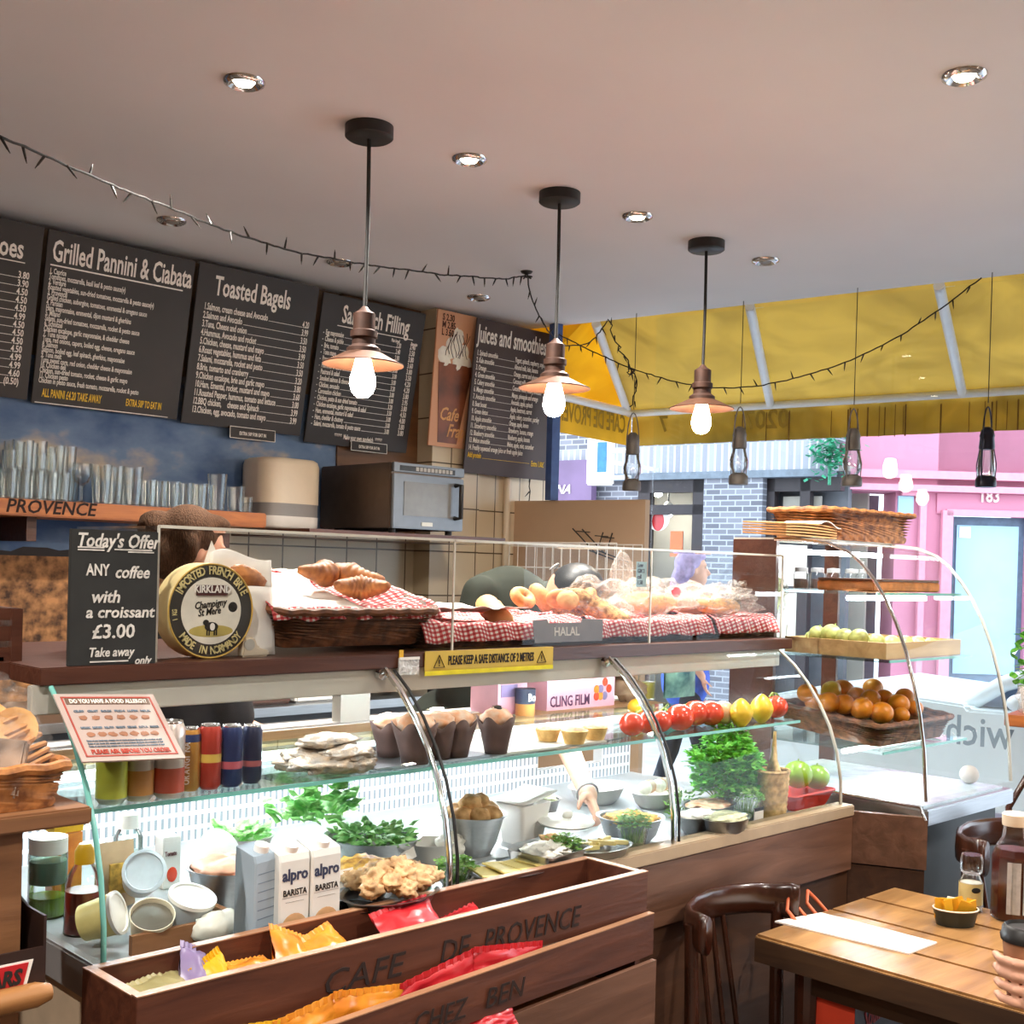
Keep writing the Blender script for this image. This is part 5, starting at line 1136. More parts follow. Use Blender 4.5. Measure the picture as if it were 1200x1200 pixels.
o = T('oil_bottle', 'clear oil bottle standing behind the chrome glass strip', 'bottle', (a.x, 2.62, 1.197)); MB().lathe([(0, 0), (.03, 0), (.032, .1), (.012, .14), (.011, .17), (0, .17)], 18).build('bottle', m_tum, o, smooth=True); MB().lathe([(0, .004), (.027, .004), (.029, .06), (0, .06)], 18).build('oil', mat('olive_oil', '#b9a83a', .2), o, smooth=True)
# ================================================================ ON THE DISPLAY DECK
def deck(x, y): return A(x, y, Z=DKZ+.0008)
m_rice = mat('white_cheese', '#f3efe2', .7, var=.1, scale=60, bump=.4)
m_chick = mat('roast_chicken', '#b98a58', .6, var=.3, scale=30, bump=.5, hx2='#dbb585'); m_antip = mat('antipasti', '#8a4a34', .5, var=.4, scale=40, bump=.5, hx2='#c9a24a')
m_falaf = mat('potato_skin', '#c08a4e', .7, var=.25, scale=30, bump=.2, hx2='#dcb27a'); m_cheese = mat('sliced_cheese', '#ead78a', .5, var=.08)
m_beans = mat('bean_salad', '#c9c8a0', .6, var=.25, scale=60, bump=.6); m_carrot = mat('carrot_salad', '#d07a2c', .6, var=.4, scale=60, bump=.6, hx2='#e8b44a'); m_salmon = mat('smoked_salmon', '#e9a78a', .5, var=.15, scale=20)
def bowl(label, p, r, h, m=None, cat='bowl', sx=1, sy=1, rz=0, group=None, foot=.6):
    o = T('mixing_bowl' if m is None else 'serving_dish', label, cat, p, rz, group)
    MB().lathe([(0, .003), (r*foot, 0), (r*(foot+.2), h*.3), (r*.95, h*.9), (r*1.04, h*.97), (r*1.05, h), (r*.94, h*.97), (r*(foot+.12), h*.25), (0, h*.12)], 40, sx=sx, sy=sy).build('bowl', m or m_steel, o, smooth=True)
    return o
def heap(label, p, r, h, m, name, cat, sx=1, sy=1, rz=0, jit=.3, fr=3, seed=0):
    return tag(MB().ell((0, 0, 0), (r*sx, r*sy, h), 30, 16, jit=jit, fr=fr, seed=seed).build(name, m, loc=p, rot=(0, 0, rz), smooth='all'), label, cat)
# left end: jars and tubs
m_jl = glass('jar_glass', (.9, .97, .95, 1), .25, .02, .05)
p = deck(55, 1072)
o = T('storage_jar', 'large clear jar of green sauce with a white lid, at the left display end', 'jar', p); r = S(22, p); h = S(92, p)
MB().lathe([(0, 0), (r, 0), (r, h*.8), (r*.9, h*.84)], 26).build('jar', m_jl, o, smooth=True); MB().lathe([(0, h*.42), (r*.95, h*.42), (r*.95, h*.7), (0, h*.7)], 26).build('green_sauce', mat('green_sauce', '#7fae9a', .4, var=.1), o, smooth=True)
MB().lathe([(r*.98, h*.8), (r*.98, h*1.0), (0, h)], 26).build('white_lid', m_white, o, smooth=True); MB().lathe([(0, .003), (r*.92, .003), (r*.92, h*.25), (0, h*.25)], 26).build('dressing', m_app, o)
p = deck(97, 1092)
o = T('sauce_bottle', 'squat bottle of red sauce with a yellow cap at the left end of the display', 'bottle', p); r = S(22, p); h = S(104, p)
MB().lathe([(0, 0), (r, 0), (r*.98, h*.45), (r*.9, h*.62), (r*.5, h*.76), (r*.45, h*.8)], 26).build('bottle', m_jl, o, smooth=True); MB().lathe([(0, .003), (r*.95, .003), (r*.93, h*.48), (0, h*.48)], 26).build('red_sauce', mat('red_sauce', '#9a2a16', .3, var=.2), o, smooth=True)
MB().lathe([(r*.52, h*.78), (r*.52, h*.92), (r*.3, h), (0, h)], 20).build('yellow_cap', m_yel, o, smooth=True)
p = deck(80, 1065)+V((.02, .07, 0))
o = T('sauce_carton', 'orange topped carton behind the red sauce bottle', 'carton', p); MB().span((-.03, -.02, 0), (.03, .02, .14)).build('carton', m_orange, o, bev=.003); MB().span((-.03, -.02, .14), (.03, .02, .165)).build('top', m_yel, o)
tub = []
def tubb(label, p, r, h, m, rot, lid=m_white, inner=None):
    o = T('plastic_tub', label, 'tub', p, rot=rot)
    MB().lathe([(0, 0), (r*.85, 0), (r, h), (r*.96, h), (r*.82, .004), (0, .004)], 28).build('tub', m, o, smooth=True)
    if lid: MB().lathe([(r*1.04, h*.93), (r*1.05, h*1.03), (r*.9, h*1.04), (r*.86, h*1.0), (0, h)], 28).build('lid', lid, o, smooth=True)
    if inner: MB().lathe([(0, h*.8), (r*.9, h*.8), (0, h*.9)], 20).build('filling', inner, o, smooth=True)
    return o
p = deck(112, 1116)+V((0, .05, .04)); tubb('tub of yellow spread lying on its side at the front left corner', p, .038, .065, mat('yellow_tub', '#e0cf86', .4), (1.2, .5, .6), m_white)
p = deck(182, 1108)+V((0, .02, .02)); tubb('tipped tub of dark olive paste near the front left', p, .040, .045, mat('cream_tub', '#e9dfc4', .4), (.5, -.2, 0), None, mat('olive_paste', '#5a5346', .5))
p = deck(186, 1072)+V((0, .08, .05)); tubb('white tub lying with its blue rimmed lid to the room', p, .04, .10, m_white, (1.0, -.7, 0), mat('white_blue_lid', '#dfe7f2', .4))
p = deck(222, 1096)+V((0, .03, .0)); tubb('grey tub with a round white lid, tilted towards the room', p, S(27, p), .075, mat('grey_tub', '#aeb5ba', .4), (.35, .1, 0), m_white)
p = deck(150, 1070)+V((.0, .06, 0))
o = T('paper_pouch', 'brown and white paper pouch standing among the tubs', 'pouch', p); MB().grid(lambda u, v: V(((u-.5)*.09*(1-.15*v), -.02*math.sin(PI*u)*(1-v), .13*v)), 10, 8).grid(lambda u, v: V(((u-.5)*.09*(1-.15*v), .02*math.sin(PI*u)*(1-v), .13*v)), 10, 8).build('pouch', mat('kraft_paper', '#b99a7a', .7), o, smooth='all'); MB().span((-.02, -.022, .03), (.02, -.016, .09)).build('gold_panel', mat('gold_seeds', '#c9a04a', .5, var=.4, scale=80), o)
p = deck(170, 1045)+V((0, .08, 0)); o = T('glass_jar', 'clear glass jar with a white top behind the paper pouch', 'jar', p); MB().lathe([(0, 0), (.03, 0), (.031, .1), (.02, .12)], 20).build('jar', m_jl, o, smooth=True); MB().lathe([(.022, .12), (.022, .15), (0, .15)], 18).build('lid', m_white, o, smooth=True)
p = deck(194, 1045)+V((0, .06, 0)); o = T('ketchup_pot', 'small pot of red ketchup beside a white tomato carton', 'pot', p); MB().lathe([(0, 0), (.018, 0), (.02, .05), (0, .05)], 18).build('pot', mat('ketchup_red', '#c2281c', .3), o, smooth=True)
p = deck(212, 1046)+V((0, .06, 0)); o = T('tomato_carton', 'white carton with a tomato picture behind the grey tub', 'carton', p); MB().span((-.02, -.02, 0), (.02, .02, .11)).build('carton', m_white, o, bev=.002); MB().ell((0, -.021, .03), (.012, .002, .016), 12, 8).build('tomato_picture', m_tom, o); k = MB(); k.text('Tomato', .014, TM((-.017, -.0207, .07)), .6); k.build('lettering', mat('carton_ink', '#7a4a4a', .6), o)
p = deck(262, 1104)+V((0, .02, .012)); tag(MB().ell((0, 0, .012), (.05, .03, .03), 18, 10, jit=.3, fr=2).build('wrapped_packet', mat('foil_packet', '#d9d5c8', .4, bump=.4), loc=p, smooth='all'), 'small pale packet lying right of the grey tub', 'packet')
a, b_ = deck(152, 1120), deck(285, 1094); W = (b_.x-a.x); zt_ = .035
o = T('wooden_tray', 'low wooden tray edge in front of the tubs', 'tray', (a.x, a.y-.008, DKZ+.0008)); MB().span((0, 0, 0), (W, .012, zt_)).build('front_rail', m_stand, o); MB().span((W-.012, .012, 0), (W, .16, zt_)).build('side_rail', m_stand, o)
# cartons
m_cart = mat('cream_carton', '#dcdcd6', .5, var=.03); m_cart2 = mat('blue_grey_carton', '#98a8b4', .5, var=.05)
def carton(label, p, w_, h, m, rz=0, front=True):
    o = T('milk_carton', label, 'carton', p, rz, 'drink cartons at the front of the display')
    MB().loft([rr(w_, w_*.85, 0, .003, 1), rr(w_, w_*.85, h*.86, .003, 1), [V((q_.x, q_.y*.9+w_*.02, h*.93 + (.07*h if q_.y > 0 else 0))) for q_ in rr(w_, w_*.85, 0, .003, 1)]]).build('carton', m, o)
    MB().cyl((0, -w_*.12, h*.93), (0, -w_*.2, h*1.02), w_*.22, n=18).build('cap', m_white, o, smooth=True)
    if front:
        k = MB(); k.text('alpro', .03, TM((0, -w_*.43, h*.66)), w_/.075, 'CENTER', bold=.03); k.build('maker_lettering', mat('carton_blue_ink', '#2f3752', .6), o)
        k = MB(); k.text('BARISTA', .016, TM((0, -w_*.43, h*.5)), w_/.078, 'CENTER')
        for a_, c_ in (((-w_*.42, h*.48), (w_*.42, h*.482)), ((-w_*.3, h*.43), (w_*.3, h*.432))): k.span((a_[0], -w_*.432, a_[1]), (c_[0], -w_*.428, c_[1]))
        k.build('lettering', m_bink, o); MB().ell((w_*.0, -w_*.428, h*.16), (w_*.42, .0015, h*.15), 18, 10).build('cup_picture', mat('latte_print', '#c49a6c', .6, var=.2) if 'latte_print' not in bpy.data.materials else bpy.data.materials['latte_print'], o)
    else:
        k = MB()
        for i in range(7): k.span((-w_*.38, -w_*.43, h*(.2+.09*i)), (w_*.3, -w_*.425, h*(.21+.09*i)))
        k.build('small_print', m_gray_ink, o)
p = deck(334, 1100); carton('left of two cream drink cartons lettered BARISTA', p, .066, .175, m_cart)
p = deck(371, 1092); carton('right of two cream drink cartons lettered BARISTA', p, .066, .175, m_cart)
p = deck(304, 1108)+V((0, .015, 0)); carton('blue grey drink carton standing left of the two cream cartons', p, .062, .18, m_cart2, .25, False)
# bowls
p = deck(268, 1062); o = bowl('white edged steel bowl of pale salmon behind the cartons', p, .085, .085); heap('pale smoked salmon heaped in the bowl behind the cartons', p+V((0, 0, .078)), .07, .022, m_salmon, 'smoked_salmon', 'fish', seed=4)
p2 = p+V((.02, .07, .1)); tag(MB().lathe([(0, -.004), (.045, -.004), (.047, 0), (.04, .004), (0, .006)], 26).build('tub_lid', m_white, loc=p2, rot=(.9, .2, 0), smooth=True), 'round white lid stuck upright in the salmon bowl', 'lid')
p = deck(300, 1022)+V((0, .06, 0)); bowl('white bowl of green salad at the back behind the cartons', p, .07, .075, m_white); 
def leaves(label, p, n, spread, size, m, name, cat, flat=.5, up=.6, seed=1):
    rn = random.Random(seed); k = MB()
    for i in range(n):
        a_ = rn.random()*6.28; rr_ = spread[0]*rn.random()**.5; c = V((math.cos(a_)*rr_, math.sin(a_)*rr_*spread[1]/spread[0], rn.random()*spread[2]))
        d = V((math.cos(a_+rn.uniform(-1, 1)), math.sin(a_+rn.uniform(-1, 1)), rn.uniform(-.2, up))).normalized(); s_ = size*rn.uniform(.6, 1.2); sd = d.cross(V((rn.uniform(-.4, .4), rn.uniform(-.4, .4), 1))).normalized()*s_*flat; nn = d.cross(sd).normalized()*s_*.15
        k.add([c, c+d*s_*.35+sd*.8+nn, c+d*s_*.75+sd*.7, c+d*s_, c+d*s_*.75-sd*.7, c+d*s_*.35-sd*.8+nn, c+d*s_*.5-nn], [(0, 1, 6), (1, 2, 6), (2, 3, 6), (3, 4, 6), (4, 5, 6), (5, 0, 6)])
    return tag(k.build(name, m, loc=p, smooth='all'), label, cat)
leaves('green salad leaves in the white bowl behind the cartons', p+V((0, 0, .06)), 60, (.05, .05, .03), .035, m_leaf2, 'salad_leaves', 'salad', seed=2)
p = deck(436, 1022); r = S(55, p); rb = bowl('large steel bowl of rocket with a white label, centre left of the display', p, r, r*.8); leaves('rocket leaves filling the large steel bowl', p+V((0, 0, r*.68)), 150, (r*.78, r*.78, .03), .035, m_leaf2, 'rocket_leaves', 'salad', .3, .5, 3)
MB().span((-.025, -.001, -.012), (.025, .001, .012)).build('paper_label', m_paper, rb, loc=(r*.25, -r*.9, r*.5), rot=(-.3, -.15, .3))
p = deck(380, 1018)+V((0, .06, .1)); leaves('bag of bright green spinach leaves behind the rocket bowl', p, 110, (.1, .05, .12), .05, m_leaf2, 'spinach_leaves', 'salad', .5, .8, 4)
p = deck(425, 1054); r = .085; bowl('oval steel dish of antipasti behind the drink cartons', p, r, .06); heap('red and yellow antipasti heaped in the dish beside the cartons', p+V((0, 0, .055)), r*.85, .028, m_antip, 'antipasti', 'food', seed=6, jit=.5)
p = deck(458, 1072); r = .105; bowl('oval steel dish of cooked chicken beside the middle glass strip', p, r, .05, None, 'dish', 1.15, .8, .3)
for i in range(16):
    a_ = i*2.4; rr_ = r*.75*math.sqrt((i+.5)/16); q_ = p+V((rr_*math.cos(a_)*1.1, rr_*math.sin(a_)*.7, .055+.045*(1-rr_/r)))
    heap('piece of cooked brown chicken in the oval steel dish', q_, .034, .018, m_chick, 'chicken_piece', 'chicken', 1, .6, a_, .5, 2.5, i)['group'] = 'chicken pieces in the oval dish'
tag(MB().span((-.03, -.001, 0), (.03, .001, .035)).build('price_ticket', m_paper, loc=deck(400, 1062)+V((0, -.02, .045)), rot=(-.5, 0, .1)), 'blank white ticket leaning between the cartons and the chicken dish', 'ticket')
p = deck(408, 1085)+V((.01, .0, 0)); bowl('small dark bowl at the foot of the chicken dish', p, .045, .035, m_black)
p = deck(503, 1010); bowl('white china bowl beside the middle glass strip', p, .06, .05, m_white)
heap('white cauliflower floret right of the white china bowl', deck(535, 1008)+V((0, .02, .03)), .032, .032, m_rice, 'cauliflower', 'vegetable', seed=3, jit=.5, fr=5)
p = deck(553, 1000); r = S(38, p); bowl('deep steel bowl of small potatoes, right of the middle glass strip', p, r, r*1.25, foot=.55)
for i, (x, y, z) in enumerate(((-.55, -.1, 0), (-.15, -.45, 0), (.35, -.4, 0), (.65, .05, 0), (.25, .4, .0), (-.3, .4, 0), (-.1, 0, .32), (.3, .05, .3))):
    s_ = r*.36; heap(ORD[i]+' brown potato from the left in the deep steel bowl' if i < 6 else ['left', 'right'][i-6]+' topmost brown potato in the deep steel bowl', p+V((x*r, y*r, r*1.22+z*r)), s_*1.1, s_*.85, m_falaf, 'potato', 'potato', 1, .85, i, .12, 2, i)['group'] = 'potatoes in the deep bowl'
p = deck(612, 985); o = T('storage_box', 'white plastic box with a bent lid right of the potato bowl', 'box', p, .1); MB().loft([rr(.085, .07, 0, .01), rr(.12, .095, .1, .012)], True, False).build('box', m_white, o, solid=.003, smooth=True); MB().grid(lambda u, v: V(((u-.5)*.14, (v-.5)*.11, .108+.02*u*u)), 8, 4).build('lid', m_white, o, solid=.003, smooth=True)
p = deck(600, 1034); r = .1; bowl('oval steel dish of sliced yellow cheese by the front rail', p, r, .035, None, 'dish', 1.2, .75, .15)
for i in range(4): tag(MB().box((0, 0, 0), (.07, .075, .004)).build('cheese_slice', m_cheese, loc=p+V((-.075+.05*i, 0, .034+.003*(i % 2))), rot=(.1, .15-.05*i, .2*i-.2), bev=.001), ORD[i]+' slice of yellow cheese from the left in the oval dish', 'cheese', 'cheese slices in the oval dish')
p = deck(580, 1040)+V((-.05, -.01, .012)); heap('grey tuna mix beside the left cress pot', p, .05, .02, mat('tuna_mix', '#b3a595', .7, var=.3, scale=70, bump=.5), 'tuna_mix', 'food', 1.2, .7, seed=7)
p = deck(640, 1022); o = T('food_pan', 'square steel pan of white cheese behind the middle cress pot', 'pan', p, .12); MB().loft([rr(.12, .10, 0, .012), rr(.15, .13, .055, .014), rr(.17, .15, .058, .014), rr(.145, .125, .054, .012), rr(.115, .095, .006, .012)], True, True).build('pan', m_steel, o, smooth=True)
heap('crumbled white cheese filling the square steel pan', p+V((0, 0, .05)), .06, .018, m_rice, 'white_cheese', 'cheese', 1.05, .85, .12, .4, 5, 2)
heap('yellow brown pickles at the corner of the square steel pan', p+V((.05, .03, .055)), .028, .02, m_chick, 'pickles', 'food', seed=9, jit=.5)
p = deck(663, 985); o = T('oval_lid', 'bright white oval lid lying behind the square steel pan', 'lid', p+V((0, 0, .045)), rot=(.12, .05, .2)); MB().lathe([(0, 0), (.085, 0), (.09, .005), (.08, .012), (0, .016)], 32, sx=1.1, sy=.7).build('lid', m_white, o, smooth=True); MB().ell((0, 0, .022), (.02, .012, .012), 12, 8).build('grip', m_white, o, smooth=True)
p = deck(640, 962)+V((0, .03, 0)); bowl('steel dish of green olives at the back, left of the hand', p, .06, .06); heap('green olives in the dish left of the hand', p+V((0, 0, .055)), .05, .015, m_beans, 'olives', 'food', seed=5)
p = deck(700, 1010); r = .085; bowl('oval steel dish of yellow cheese sticks between two cress pots', p, r, .04, None, 'dish', 1.15, .75)
for i in range(7): tag(MB().box((0, 0, 0), (.07, .012, .01)).build('cheese_stick', m_cheese, loc=p+V((-.045+.016*i, -.01+.01*(i % 3), .042+.006*(i % 2))), rot=(0, .1, .5*math.sin(i*1.7)), bev=.001), 'yellow cheese stick in the oval dish between two cress pots', 'cheese', 'cheese sticks in the oval dish')
p = deck(738, 985); r = .085; bowl('steel bowl of orange carrot salad under the hand', p, r, .065); heap('orange and green chopped salad in the bowl under the hand', p+V((0, 0, .055)), r*.85, .018, m_carrot, 'carrot_salad', 'salad', seed=8, jit=.4, fr=5)
for i, (x, y, s_, mm, lb) in enumerate(((700, 940, .1, m_white, 'large white platter at the back behind the hand'), (768, 945, .09, m_white, 'white platter of eggs at the back right of the hand'), (818, 975, .075, m_steel, 'steel pan of pale sauce left of the parsley'), (850, 978, .08, m_steel, 'steel pan of green beans below the parsley'), (830, 962, .09, m_steel, 'shallow steel dish at the foot of the parsley'))):
    p = deck(x, y); bowl(lb, p, s_, .05, mm, 'dish', 1.1, .75, .2)
    if i == 1:
        for j in range(4): tag(MB().ell((0, 0, .02), (.022, .02, .02), 14, 10).build('egg_half', [m_rice, m_muf][j % 2], loc=p+V((-.05+.033*j, .01*(j % 2), .04)), smooth='all'), ORD[j]+' pale egg from the left on the white platter', 'egg', 'eggs on the white platter')
    if i in (2, 3, 4): heap(['', '', 'pale sauce in the pan left of the parsley', 'green bean salad below the parsley', 'pale grain salad at the foot of the parsley'][i], p+V((0, 0, .045)), s_*.85, .013, [0, 0, m_rice, m_beans, m_muf][i], 'salad_filling', 'food', 1.1, .75, .2, .3, 5, i)
# cress pots
def cress(label, x, y, wpx, hpx, lab=False, seed=0):
    p = deck(x, y); r = S(wpx/2, p); h = S(hpx, p)
    o = T('cress_pot', label, 'herb pot', p, group='cress pots along the front rail')
    MB().lathe([(0, 0), (r*.75, 0), (r, h*.62), (r*.98, h*.62), (r*.73, .003), (0, .003)], 20).build('clear_pot', m_tum, o, smooth=True)
    MB().lathe([(0, .004), (r*.7, .004), (r*.78, h*.2), (0, h*.2)], 16).build('soil', mat('pot_soil', '#8a8f6a', .9) if 'pot_soil' not in bpy.data.materials else bpy.data.materials['pot_soil'], o)
    rn = random.Random(seed); k = MB()
    for i in range(150):
        a_ = rn.random()*6.28; q_ = rn.random()**.5; b0 = V((math.cos(a_)*r*.6*q_, math.sin(a_)*r*.6*q_, h*.2)); t_ = V((b0.x*1.75+rn.uniform(-.006, .006), b0.y*1.75+rn.uniform(-.006, .006), h*(.98-.25*q_*q_)*rn.uniform(.8, 1.04)))
        sd = V((rn.uniform(-1, 1), rn.uniform(-1, 1), 0)).normalized()
        k.add([b0-sd*.0008, b0+sd*.0008, t_], [(0, 1, 2)]); u_ = sd*.0085; w_ = V((-sd.y, sd.x, .4))*.005
        k.add([t_, t_+u_+w_, t_+u_*1.3, t_+u_-w_, t_-u_-w_, t_-u_*1.3, t_-u_+w_], [(0, 1, 2), (0, 2, 3), (0, 4, 5), (0, 5, 6)])
    k.build('cress', m_cress, o)
    if lab: MB().span((-r*.5, -r*1.02, h*.02), (r*.45, -r*.95, h*.42)).build('price_label', m_paper, o); MB().span((-r*.5, -r*1.04, h*.36), (r*.45, -r*1.0, h*.45)).build('label_band', m_bink, o)
cress('cress pot standing by the middle glass strip', 533, 1040, 44, 38, seed=1)
cress('cress pot in front of the square steel pan', 661, 1018, 40, 42, seed=2)
cress('cress pot in front of the carrot salad, left of the right glass strip', 741, 996, 38, 46, seed=3)
cress('cress pot with a white label in front of the small wicker basket', 873, 962, 38, 42, True, 4)
# parsley
p = deck(850, 955); rn = random.Random(5); k = MB(); ks = MB(); hx_ = S(100, p)
for i in range(520):
    a_ = rn.random()*6.28; q_ = rn.random()**.6; e = rn.random()
    c = V((math.cos(a_)*q_*.135-.005, math.sin(a_)*q_*.085, .035+hx_*.9*(e*.75+.25)*(1-.35*q_*q_)))
    for j in range(3):
        d = Euler((rn.uniform(-.7, .7), rn.uniform(-.7, .7), rn.random()*6.28)).to_matrix() @ V((.024, 0, .006)); sd = d.cross(V((0, 0, 1))).normalized()*.011
        k.add([c, c+d*.35+sd*.9, c+d*.7+sd*.45, c+d*.8+sd*1.0, c+d, c+d*.8-sd*1.0, c+d*.7-sd*.45, c+d*.35-sd*.9], [(0, 1, 2), (0, 2, 3, 4), (0, 4, 5, 6), (0, 6, 7)])
    if i % 9 == 0: ks.tube([V((rn.uniform(-.02, .02), rn.uniform(-.02, .02), .01)), c*.6+V((0, 0, .02)), c], .0018, 5)
o = T('parsley_bunch', 'big leafy bunch of green parsley at the right of the display', 'herbs', p); k.build('leaves', m_leaf, o); ks.build('stalks', m_stem, o)
p = deck(805, 958); leaves('feathery pale dill left of the parsley', p+V((0, .02, .0)), 130, (.06, .04, .07), .02, m_cress, 'dill', 'herbs', .15, 1, 9)
# small basket with handle, red basket with apples
p = deck(905, 957); r = S(21, p)*1.0; h = S(54, p)
o = T('small_basket', 'pale woven basket with a tall pointed handle beside the parsley', 'basket', p)
def cr(f_): return [V((math.cos(a_)*r*(.84+.16*f_), math.sin(a_)*r*(.84+.16*f_)*.8, h*f_)) for a_ in [2*PI*j/44 for j in range(44)]]
k = MB(); k.loft(weave(cr, h, 9, 44, .003), True, False); k.loft([[q_*.97 for q_ in cr(1)], [V((q_.x*.92, q_.y*.92, .006)) for q_ in cr(0)]], False, True); k.build('woven_body', m_wickp, o, smooth=True)
MB().tube(cr(1), .005, 6, closed=True).build('rim', m_wickp, o, smooth=True)
MB().tube([(-r*.35, -r*.5, h), (-r*.12, -r*.1, h*1.25), (0, 0, h*1.85)], [.011, .009, .004], 8).tube([(r*.4, r*.5, h), (r*.1, r*.1, h*1.25), (0.002, 0, h*1.85)], [.011, .009, .004], 8).build('handle', m_wickp, o, smooth=True)
a, b_ = deck(930, 952), deck(972, 942); W = b_.x-a.x
o = T('red_basket', 'red plastic basket of green apples at the right end of the display', 'basket', ((a.x+b_.x)/2, a.y+.05, DKZ+.0008)); rc = mat('red_plastic', '#c8321e', .5)
MB().loft([rr(W*.85, .09, 0, .012), rr(W*1.1, .12, .045, .015), rr(W*1.04, .11, .045, .014), rr(W*.8, .08, .005, .012)]).build('basket', rc, o, smooth=True); MB().tube(rr(W*1.12, .122, .046, .015), .004, 6, closed=True).build('rim', rc, o, smooth=True)
for i, (x, r_) in enumerate(((935, 17), (957, 15))):
    q_ = A(x, 908+i*3, Y=o.location.y-.005); fruit('green_apple', 'apple', q_-V((0, 0, S(r_, q_)*.9)), S(r_, q_)*1.0, m_app, ['left', 'right'][i]+' green apple in the red plastic basket', 'green apples in the red basket', .95, True)
# ================================================================ PASTRY CABINET AT THE COUNTER END
KX0, KX1, KB = 3.335, 3.92, 2.36
kp = [(1.652, .983), (1.664, 1.132), (1.68, 1.235), (1.703, 1.33), (1.73, 1.42), (1.764, 1.504), (1.80, 1.572), (1.84, 1.63), (1.885, 1.682), (1.93, 1.715), (2.0, 1.742), (2.1, 1.752), (2.2, 1.754)]
o = T('pastry_cabinet', 'tall curved glass cabinet with fruit shelves at the window end of the counter', 'display cabinet', (KX0, 1.65, 0))
def K(x, y, z): return V((x-KX0, y-1.65, z))
def ks_(a, b): return MB().span(K(*a), K(*b))
ks_((KX0+.01, 1.70, 0), (KX1, KB, .91)).build('base', mat('charcoal_panel', '#1f2220', .45, var=.15), o)
ks_((KX0, 1.645, .91), (KX1+.01, KB, .958)).build('steel_base_rail', m_steel, o, bev=.004)
ks_((KX0+.02, 1.67, .956), (KX1-.02, KB-.02, .965)).build('floor_tray', mat('pale_tray', '#c7d4da', .25, .2), o)
MB().grid(lambda u, v: K(KX0+u*(KX1-KX0), *kp[min(12, int(v*12+.01))]), 2, 12).build('curved_glass', m_cglass, o, smooth='all')
for x in (KX0, KX1):
    MB().add([K(x, y, z) for y, z in kp]+[K(x, KB, 1.754), K(x, KB, .98)], [tuple(range(15))]).build('side_glass', m_cglass, o)
    MB().tube([K(x, y, z) for y, z in kp], .006, 8).build('edge_strip', m_chrome if x == KX0 else m_alu, o, smooth=True)
ks_((KX0, 2.1, 1.752), (KX1, KB, 1.76)).build('top_board', m_alu, o)
ks_((KX0-.004, 2.19, .96), (KX0+.012, KB, 1.754)).build('brown_side_panel', m_brown, o)
ks_((KX1-.012, 2.3, .96), (KX1+.002, KB, 1.754)).build('rear_post', m_brown, o)
for z, y in ((1.592, 1.835), (1.388, 1.79), (1.108, 1.80)):
    s_ = ks_((KX0+.012, y, z-.008), (KX1-.012, KB-.03, z)).build('glass_shelf', m_gshelf, o); ks_((KX0+.012, y-.002, z-.008), (KX1-.012, y+.001, z)).build('shelf_edge', m_gedge, s_)
ks_((KX0+.02, KB-.02, 1.60), (KX0+.42, KB-.005, 1.745)).build('white_back_reflector', m_white, o); ks_((KX0+.02, KB-.02, 1.40), (KX0+.36, KB-.005, 1.575)).build('white_back_reflector', m_white, o)  # white reflectors added for the bright glow inside the cabinet
for z, y in ((1.715, 2.12), (1.572, 1.95), (1.09, 1.95)): MB().cyl(K(KX0+.04, y, z), K(KX1-.04, y, z), .008, n=10).build('light_tube', m_led, o)
MB().tube([K(KX0-.04, 1.95, .972), K(KX0-.02, 1.66, .968), K(KX0-.015, 1.645, .93)], .005, 8).build('chrome_rail', m_chrome, o, smooth=True)
# angled wooden panel between counter and cabinet
o = T('corner_panel', 'angled wooden plank panel joining the counter to the pastry cabinet', 'panel', (3.24, 1.84, 0))
MB().prism([(0, 0, zp+.02), (.095, -.195, zp+.02), (.095, -.195, .935), (0, 0, .935)], (.02, .01, 0)).build('upper_plank', m_plank, o); MB().prism([(0, .006, .03), (.095, -.189, .03), (.095, -.189, zp+.015), (0, .006, zp+.015)], (.02, .01, 0)).build('lower_plank', m_plank2, o)
p = A(1150, 921, Z=.966); fruit('pale_ball', 'ball', V((KX1-.07, 1.76, .9655)), S(11, p), mat('pale_stone', '#cdbfb4', .5, var=.08), 'pale round ball on the floor tray at the right front corner of the cabinet', None, 1.0)
# slab cake on the top shelf
a = V((KX0+.05, 1.87, 1.594)); o = T('slab_cake', 'long brown slab cake on the top shelf of the pastry cabinet', 'cake', a); MB().span((0, 0, 0), (.44, .2, .032)).build('sponge', mat('sponge_cake', '#b9713a', .7, var=.25, scale=30, bump=.3), o, bev=.004); MB().span((0, 0, .032), (.44, .2, .04)).build('icing', mat('dark_icing', '#6b3f26', .4), o, bev=.003)
for i, x in enumerate((.1, .2, .3, .42, .5)):
    o = T('cake_jar', ORD[i]+' small lidded jar from the left above the slab cake', 'jar', (KX0+x, 2.16, 1.5925)); MB().lathe([(0, 0), (.024, 0), (.026, .05), (.02, .06)], 16).build('jar', m_tum, o, smooth=True); MB().lathe([(.022, .058), (.022, .072), (0, .074)], 16).build('lid', m_grey, o, smooth=True); MB().lathe([(0, .004), (.022, .004), (.022, .035), (0, .036)], 14).build('contents', m_wrap, o)
